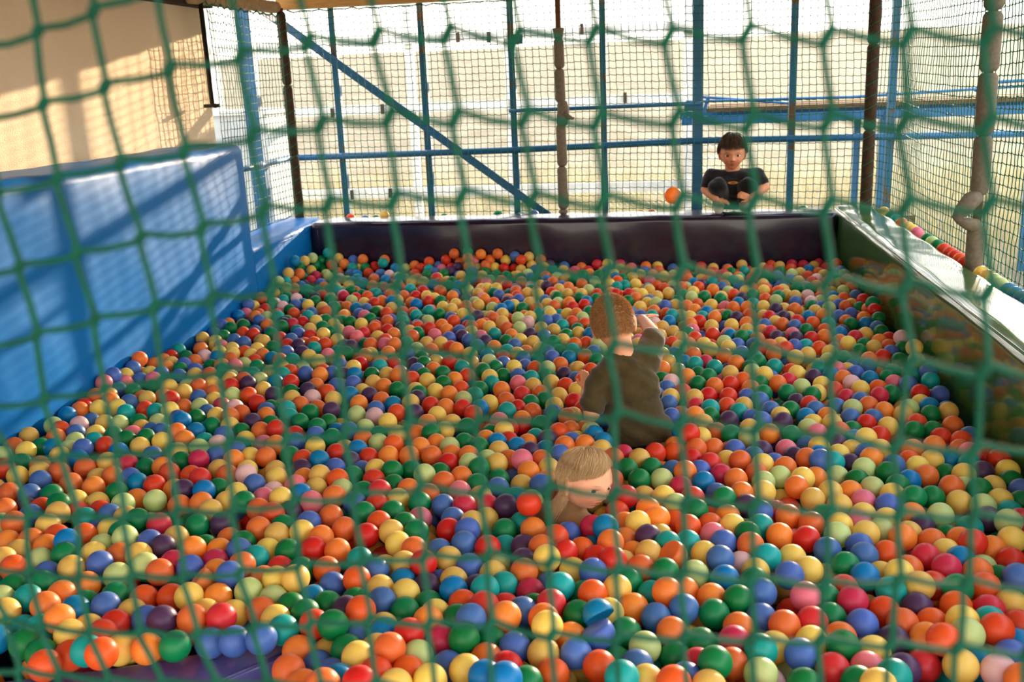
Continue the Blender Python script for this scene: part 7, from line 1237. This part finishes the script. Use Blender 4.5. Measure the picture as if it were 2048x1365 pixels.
def grow_hair(root, Mh, a, b, c, m, n, inside, step_fn, nseg, rad, seed, lift, label=None):
    """strands rooted on the scalp; step_fn(n_dir, pos, k, rr) -> tangent step in head space"""
    rr = random.Random(seed); mb_v = []; mb_f = []
    made = 0; tries = 0
    while made < n and tries < n * 12:
        tries += 1
        z = rr.uniform(-1, 1); p = rr.uniform(0, 2 * math.pi); q = math.sqrt(1 - z * z)
        N = [(q * math.cos(p), q * math.sin(p), z)]
        S = skull(Vector(N[0]), a, b, c)
        if inside(S[0] / a, S[2] / c, S[1] / b) < rr.uniform(0.25, 0.75): continue
        made += 1
        pts = []; d = Vector(N[0]); lf0 = rr.uniform(*lift)
        pos = Vector(S); pts.append(pos.copy())
        pts += step_fn(d, pos, lf0, rr)
        P = [Mh @ v for v in pts]; L = len(P); ra = rad * rr.uniform(.7, 1.3)
        base_ = len(mb_v)
        for i in range(L):
            t = (P[min(i+1, L-1)] - P[max(i-1, 0)]); t = t.normalized() if t.length > 0 else Vector((0, 0, 1))
            u = t.cross(Vector((.3, .5, .8))).normalized(); w = t.cross(u)
            rk_ = ra * (1 - (i / (L - 1)) ** 2 * .85)
            for k_ in range(3):
                an = 2.094 * k_; mb_v.append(tuple(P[i] + (u * math.cos(an) + w * math.sin(an)) * rk_))
        for i in range(L - 1):
            for k_ in range(3):
                mb_f.append((base_+i*3+k_, base_+i*3+(k_+1) % 3, base_+(i+1)*3+(k_+1) % 3, base_+(i+1)*3+k_))
    o = mesh_obj('hair', mb_v, mb_f, m, None, True); child(o, root)
    tag(o, label, kind='stuff')
    return o

def surf_follow(a, b, c, flow, nseg, seglen, drop_v, curl, stop=None):
    """strand that hugs the head along flow(d), then falls free below drop_v"""
    def f(d, pos, lf, rr):
        out = []; d = d.copy(); jit = Vector((rr.gauss(0, .16), rr.gauss(0, .16), rr.gauss(0, .12))); ln = seglen * rr.uniform(.75, 1.2)
        free = False; p = pos.copy(); vel = None
        for k_ in range(nseg):
            if not free:
                t = flow(d) + jit * .6; t = (t - d * t.dot(d)).normalized()
                d = (d + t * (ln / ((a + b) * .5))).normalized()
                S = skull(d, a, b, c)
                nrm = Vector((d.x / a, d.y / b, d.z / c)).normalized()
                q = S + nrm * (lf * (0.35 + 0.65 * min(1, (k_ + 1) / 2.5)))
                vel = (q - p).normalized(); p = q
                if stop and stop(S.x / a, S.z / c, S.y / b, rr): break
                if S.z / c < drop_v: free = True; out_n = nrm
            else:
                vel = (vel * .6 + Vector((0, 0, -1)) * .5 + out_n * curl * rr.uniform(.4, 1.2) + jit * .3).normalized(); p = p + vel * ln
            out.append(p.copy())
        if not out: out.append(pos + d * lf)
        return out
    return f

def cloth_mat(name, rgb, rgb2):
    m = mat(name, rgb, 0.95, 0.15, nscale=30, rgb2=rgb2, bump=0.25, bscale=420, bdist=0.002)
    b = m.node_tree.nodes['Principled BSDF']; b.inputs['Sheen Weight'].default_value = 0.25
    return m

def fold(me, amp, dirs, seed):
    """soft cloth folds: displaces along normals with long directional waves"""
    n = len(me.vertices); co = np.empty(n * 3, np.float32); no = np.empty(n * 3, np.float32)
    me.vertices.foreach_get('co', co); me.vertices.foreach_get('normal', no); co = co.reshape(-1, 3); no = no.reshape(-1, 3)
    r_ = np.random.default_rng(seed); d = np.zeros(n)
    for (vx, vy, vz, f_) in dirs:
        ph = r_.uniform(0, 6, 2); s = co @ np.array([vx, vy, vz]); q = co @ np.array([vy, vz, vx])
        w = np.sin(s * f_ + ph[0] + 0.8 * np.sin(q * f_ * .35 + ph[1])); d += np.sign(w) * np.abs(w) ** 1.5
    co += no * (amp * d / len(dirs))[:, None]
    me.vertices.foreach_set('co', co.astype(np.float32).ravel()); me.update()

def cut_below(me, co, no):
    bm = bmesh.new(); bm.from_mesh(me)
    bmesh.ops.bisect_plane(bm, geom=list(bm.verts) + list(bm.edges) + list(bm.faces), plane_co=co, plane_no=no, clear_outer=True)
    bm.to_mesh(me); bm.free(); return me

SK1, SK2, SK3 = s2l(226, 160, 122), s2l(236, 176, 140), s2l(214, 146, 108)

# ---- standing child in the olive T-shirt, seen from behind
r = empty('person', (-0.09, 3.06, -0.5)); tag(r, 'child in olive T-shirt standing waist deep, seen from behind, one arm reaching', 'person')
a_, b_, c_ = 0.066, 0.078, 0.088
Mh = basis((-0.166, 3.12, 0.338), (-.02, 1, -.22), (-.20, .18, 1))
B = Blob(); head_prim(B, Mh, a_, b_, c_)
B.cap((-0.152, 3.105, 0.30), .040, (-0.130, 3.085, 0.205), .042)
B.ell((-0.115, 3.08, 0.12), (.088, .060, .095)).ell((-0.09, 3.07, 0.0), (.085, .062, .10))
B.chain([((-0.195, 3.07, 0.178), .036), ((-0.226, 3.03, 0.115), .030), ((-0.232, 3.005, 0.068), .0275), ((-0.248, 3.09, 0.085), .024), ((-0.262, 3.165, 0.093), .0165)])
hand(B, (-0.263, 3.175, 0.095), (-.05, .25, 1), (.6, -.8, .1), 0.78, .5, 1)
B.chain([((-0.065, 3.12, 0.205), .036), ((-0.048, 3.20, 0.243), .030), ((-0.045, 3.275, 0.262), .026), ((-0.066, 3.36, 0.272), .021), ((-0.082, 3.41, 0.279), .0165)])
hand(B, (-0.083, 3.415, 0.280), (.75, .55, .12), (-.1, .1, 1), 0.80, .3, 1)
for sx in (-1, 1):
    B.chain([((-0.088 + sx * .045, 3.06, -0.06), .058), ((-0.088 + sx * .05, 3.07, -0.27), .040), ((-0.088 + sx * .05, 3.06, -0.46), .026)])
    B.cap((-0.088 + sx * .05, 3.05, -0.475), .024, (-0.088 + sx * .055, 3.14, -0.482), .018)
me = B.remesh('body', 0.0030, 3)
def hl1(u, v, y): return np.clip((v - np.where(y > .25, .45, np.where(y > -.15, -.02, -.50))) * 8, 0, 1)
paint(me, Mh, a_, b_, c_, SK1, s2l(176, 122, 74), hl1, s2l(130, 90, 56))
me.materials.append(skin_mat('skin_a', SK1))
child(obj_from('body', me), r)
eyes(r, Mh, a_, b_, c_)
HA = hair_mat('hair_golden_brown', (238, 188, 126), (168, 116, 68))
def short_step(d, pos, lf, rr):
    nrm = Vector((d.x, d.y, d.z)); t = Vector((rr.gauss(0, .35), rr.gauss(0, .35), -.75 - rr.random() * .3)); t = (t - nrm * t.dot(nrm))
    p1 = pos + (nrm * .75 + t * .35) * lf * .5; p2 = p1 + (nrm * .45 + t * .7) * lf * .5
    return [p1, p2]
in1 = lambda u, v, y: min(1.0, max(0.0, (v - (.45 if y > .25 else (-.02 if y > -.15 else -.50))) * 8))
grow_hair(r, Mh, a_, b_, c_, HA, 6500, in1, short_step, 2, 0.00075, 3, (.010, .017), 'short golden brown hair')
OL = cloth_mat('cloth_olive', (76, 64, 37), (66, 56, 32))
S = Blob()
S.cap((-0.139, 3.091, 0.224), .048, (-0.128, 3.085, 0.19), .060)
S.chain([((-0.128, 3.085, 0.195), .058), ((-0.198, 3.065, 0.172), .044), ((-0.222, 3.035, 0.118), .040), ((-0.229, 3.015, 0.092), .0405)])
S.chain([((-0.125, 3.095, 0.20), .058), ((-0.062, 3.125, 0.205), .050), ((-0.045, 3.185, 0.238), .045), ((-0.044, 3.215, 0.250), .043)])
S.ell((-0.115, 3.075, 0.13), (.100, .072, .085)).ell((-0.100, 3.065, 0.05), (.098, .074, .09)).ell((-0.082, 3.06, -0.02), (.106, .080, .075))
S.ell((-0.072, 3.058, -0.055), (.114, .086, .055)).ell((-0.040, 3.055, -0.025), (.088, .075, .055)).ell((-0.015, 3.06, 0.0), (.045, .06, .05))
me = S.remesh('t_shirt', 0.0045, 6)
fold(me, 0.0085, [(.75, 0, .65, 70), (.55, .2, .85, 120), (.9, 0, -.4, 55), (.3, .3, .9, 95)], 2)
cut_below(me, (-0.09, 3.05, -0.034), (.16, 0, -1))
me.materials.append(OL); t = child(obj_from('t_shirt', me), r); tag(t, 'olive cotton T-shirt')
PT = cloth_mat('cloth_black', (24, 22, 22), (16, 15, 15))
S = Blob(); S.ell((-0.085, 3.06, -0.07), (.102, .076, .075))
for sx in (-1, 1): S.chain([((-0.088 + sx * .045, 3.06, -0.10), .066), ((-0.088 + sx * .05, 3.07, -0.27), .050), ((-0.088 + sx * .05, 3.06, -0.44), .038)])
me = S.remesh('trousers', 0.006, 5); fold(me, .004, [(1, 0, .3, 60), (.2, .5, 1, 45)], 4)
me.materials.append(PT); child(obj_from('trousers', me), r)

# ---- toddler sunk to the shoulders, head turned to the right
r = empty('person', (-0.26, 2.43, -0.5)); tag(r, 'blond toddler in brown top sunk to the shoulders, looking back', 'person')
a_, b_, c_ = 0.063, 0.074, 0.079
Mh = basis((-0.206, 2.405, 0.097), (.74, -.66, -.13), (.16, .06, 1))
B = Blob(); head_prim(B, Mh, a_, b_, c_, 0.85)
B.cap((-0.232, 2.422, 0.05), .033, (-0.250, 2.430, -0.02), .034)
B.ell((-0.262, 2.43, -0.09), (.078, .066, .075)).ell((-0.262, 2.43, -0.22), (.082, .070, .11))
for p, q, w in (((-0.200, 2.385, -0.055), (-0.165, 2.33, -0.17), (-0.10, 2.31, -0.24)), ((-0.318, 2.47, -0.065), (-0.355, 2.50, -0.18), (-0.33, 2.45, -0.27))):
    B.chain([(p, .034), (q, .028), (w, .019)])
    hand(B, w, (.6, .1, -.6), (.2, .3, 1), .75, .5, 1)
B.chain([((-0.29, 2.43, -0.32), .055), ((-0.20, 2.40, -0.42), .045), ((-0.16, 2.38, -0.46), .03)])
B.chain([((-0.23, 2.47, -0.32), .055), ((-0.13, 2.50, -0.42), .045), ((-0.08, 2.50, -0.46), .03)])
me = B.remesh('body', 0.0023, 2)
def hl2(u, v, y): return np.clip((v - np.where(y > .10, .56 - .34 * np.clip(u, -.2, 1) - .45 * np.clip(.5 - y, 0, 1), np.where(y > -.10, -.02, -.62))) * 7, 0, 1)
paint(me, Mh, a_, b_, c_, SK2, s2l(206, 158, 104), hl2, s2l(186, 134, 92))
me.materials.append(skin_mat('skin_b', SK2))
child(obj_from('body', me), r)
eyes(r, Mh, a_, b_, c_, 0.0112, (0.42, 0.9, .08))
HB = hair_mat('hair_blond', (255, 234, 186), (226, 178, 118))
def face_stop(u, v, y, rr):
    return y > .10 and v < .55 - .34 * min(1.0, max(-.2, u)) - .45 * max(0.0, .5 - y) + rr.uniform(-.10, .07)
def flow2(d):
    cr = Vector((0, -.45, .9)); t = d - cr * d.dot(cr)
    side = Vector((.9, .25, -.35)) if d.y > 0.1 else Vector((.35, -.15, -.9))
    return t.normalized() * .55 + side * .55 + Vector((0, 0, -.30))
in2 = lambda u, v, y: 0.0 if (y > .10 and v < .52 - .34 * min(1.0, max(-.2, u)) - .45 * max(0.0, .5 - y)) else min(1.0, max(0.0, (v - (-.05 if y > -.10 else -.62)) * 7))
grow_hair(r, Mh, a_, b_, c_, HB, 7500, in2, surf_follow(a_, b_, c_, flow2, 8, .0095, -.50, .5, face_stop), 8, 0.00048, 9, (.003, .011), 'fine blond hair swept over the forehead')
BR = cloth_mat('cloth_brown', (150, 112, 76), (138, 102, 68))
S = Blob()
S.cap((-0.246, 2.425, 0.010), .041, (-0.252, 2.43, -0.03), .058)
S.chain([((-0.252, 2.43, -0.04), .055), ((-0.203, 2.388, -0.045), .043), ((-0.168, 2.338, -0.15), .038)])
S.chain([((-0.258, 2.43, -0.04), .055), ((-0.316, 2.468, -0.048), .043), ((-0.352, 2.498, -0.16), .038)])
S.ell((-0.262, 2.43, -0.10), (.088, .075, .08)).ell((-0.262, 2.43, -0.24), (.092, .080, .12))
me = S.remesh('shirt', 0.0045, 6); fold(me, .0045, [(.6, .2, .8, 80), (-.5, .3, .8, 65)], 8)
me.materials.append(BR); t = child(obj_from('shirt', me), r); tag(t, 'brown cotton top')
S = Blob(); S.ell((-0.262, 2.435, -0.33), (.095, .085, .06))
S.chain([((-0.29, 2.43, -0.34), .064), ((-0.20, 2.40, -0.43), .050), ((-0.17, 2.385, -0.455), .036)]); S.chain([((-0.23, 2.47, -0.34), .064), ((-0.13, 2.50, -0.43), .050), ((-0.09, 2.50, -0.455), .036)])
me = S.remesh('trousers', 0.007, 4); me.materials.append(PT); child(obj_from('trousers', me), r)

# ---- boy crouching on the purple pad
r = empty('person', (0.39, 6.04, 0.295)); tag(r, 'boy in black T-shirt crouching on the dark purple pad', 'person')
a_, b_, c_ = 0.073, 0.088, 0.103
Mh = basis((0.388, 6.015, 0.652), (-.04, -1, -.14), (.0, -.14, 1))
B = Blob(); head_prim(B, Mh, a_, b_, c_, 1.1)
B.cap((0.390, 6.045, 0.60), .042, (0.393, 6.075, 0.525), .046)
B.ell((0.395, 6.10, 0.46), (.105, .075, .09)).ell((0.395, 6.14, 0.385), (.10, .07, .07))
for s, sh, el, wr, hd, nn in ((-1, (0.272, 6.075, 0.505), (0.240, 6.045, 0.432), (0.298, 5.955, 0.378), (.9, -.1, -.12), (0, -.35, 1)), (1, (0.535, 6.075, 0.505), (0.578, 6.045, 0.440), (0.490, 5.945, 0.385), (-.75, -.2, .35), (.2, -1, .3))):
    B.chain([(sh, .036), (el, .031), (((el[0] + wr[0]) / 2, (el[1] + wr[1]) / 2, (el[2] + wr[2]) / 2), .028), (wr, .0185)])
    hand(B, wr, hd, nn, 0.92, .5, s)
    x = 0.315 if s < 0 else 0.466
    B.chain([((0.395 + s * .05, 6.15, 0.37), .06), ((0.303 if s < 0 else 0.478, 5.985, 0.455), .045), ((x, 6.045, 0.335), .030)])
    B.cap((x, 6.05, 0.322), .024, (x, 5.97, 0.318), .020)
me = B.remesh('body', 0.0032, 2)
def hl3(u, v, y): return np.clip((v - np.where(y > .30, .46, np.where(y > -.10, .04, -.55))) * 7, 0, 1)
paint(me, Mh, a_, b_, c_, SK3, s2l(74, 52, 36), hl3, s2l(70, 48, 34))
me.materials.append(skin_mat('skin_c', SK3))
child(obj_from('body', me), r)
eyes(r, Mh, a_, b_, c_, 0.0125, (0.05, .98, .12))
HC = hair_mat('hair_brown', (120, 88, 60), (66, 46, 32))
def flow3(d):
    cr = Vector((0, -.35, .94)); t = d - cr * d.dot(cr)
    return t.normalized() + Vector((.12, 0, -.35))
in3 = lambda u, v, y: min(1.0, max(0.0, (v - (.46 if y > .30 else (.04 if y > -.10 else -.55))) * 7))
grow_hair(r, Mh, a_, b_, c_, HC, 3800, in3, surf_follow(a_, b_, c_, flow3, 5, .0115, -.9, .1, lambda u, v, y, rr: (y > .3 and v < .22 + rr.uniform(-.06, .06)) or (y <= .3 and v < -.12 + rr.uniform(-.1, .1) and y > -.3)), 5, 0.0011, 12, (.007, .017), 'short brown hair with a fringe')
BK = cloth_mat('cloth_charcoal', (34, 33, 34), (26, 25, 27))
S = Blob()
S.cap((0.392, 6.075, 0.512), .054, (0.394, 6.085, 0.49), .066)
for s in (-1, 1):
    S.chain([((0.394, 6.085, 0.49), .062), ((0.272, 6.075, 0.500) if s < 0 else (0.532, 6.075, 0.500), .049), ((0.254, 6.058, 0.458) if s < 0 else (0.560, 6.057, 0.462), .046)])
S.ell((0.395, 6.095, 0.45), (.118, .088, .085)).ell((0.395, 6.13, 0.38), (.112, .085, .075))
me = S.remesh('t_shirt', 0.005, 6); fold(me, .006, [(.6, .2, .8, 75), (-.6, .2, .7, 60), (.2, .1, 1, 100)], 5)
me.materials.append(BK); t = child(obj_from('t_shirt', me), r); tag(t, 'black cotton T-shirt')
# small emblem on the chest: orange-yellow oval with dark red middle
def oval(cx, cz, w, h, y, bulge):
    v = [(cx, y, cz)] + [(cx + w * math.cos(t), y + bulge * abs(math.cos(t)), cz + h * math.sin(t)) for t in np.linspace(0, 2 * math.pi, 24, endpoint=False)]
    v2 = [(p[0], p[1] + .003, p[2]) for p in v]; n = 24
    f = [(0, 1 + (i + 1) % n, 1 + i) for i in range(n)] + [(25, 26 + i, 26 + (i + 1) % n) for i in range(n)] + [(1 + i, 1 + (i + 1) % n, 26 + (i + 1) % n, 26 + i) for i in range(n)]
    return v + v2, f
v, f = oval(0.394, 0.472, .030, .0075, 6.004, .004)
em = mesh_obj('emblem', v, f, mat('emblem_orange', (206, 140, 44), .7)); child(em, r); tag(em, 'small orange and red oval chest emblem')
v, f = oval(0.394, 0.472, .015, .0045, 6.0025, .002)
e2 = mesh_obj('emblem_centre', v, f, mat('emblem_red', (150, 40, 26), .7)); e2.parent = em
S = Blob()
for s in (-1, 1):
    kx = 0.303 if s < 0 else 0.478; x = 0.315 if s < 0 else 0.466
    S.chain([((0.395 + s * .05, 6.155, 0.37), .070), ((kx, 5.985, 0.452), .055), ((x, 6.045, 0.378), .044)])
S.ell((0.395, 6.16, 0.36), (.11, .075, .06))
me = S.remesh('trousers', 0.006, 5); fold(me, .006, [(1, 0, .4, 80), (.2, .5, 1, 65)], 6)
me.materials.append(PT); child(obj_from('trousers', me), r)
SO = cloth_mat('cloth_white', (214, 206, 196), (200, 192, 182))
for s in (-1, 1):
    x = 0.315 if s < 0 else 0.466
    S = Blob(); S.chain([((x, 6.05, 0.372), .034), ((x, 6.05, 0.330), .034), ((x + s * .004, 5.970, 0.323), .028)])
    me = S.remesh('sock', 0.004, 4); me.materials.append(SO); child(obj_from('sock', me), r)
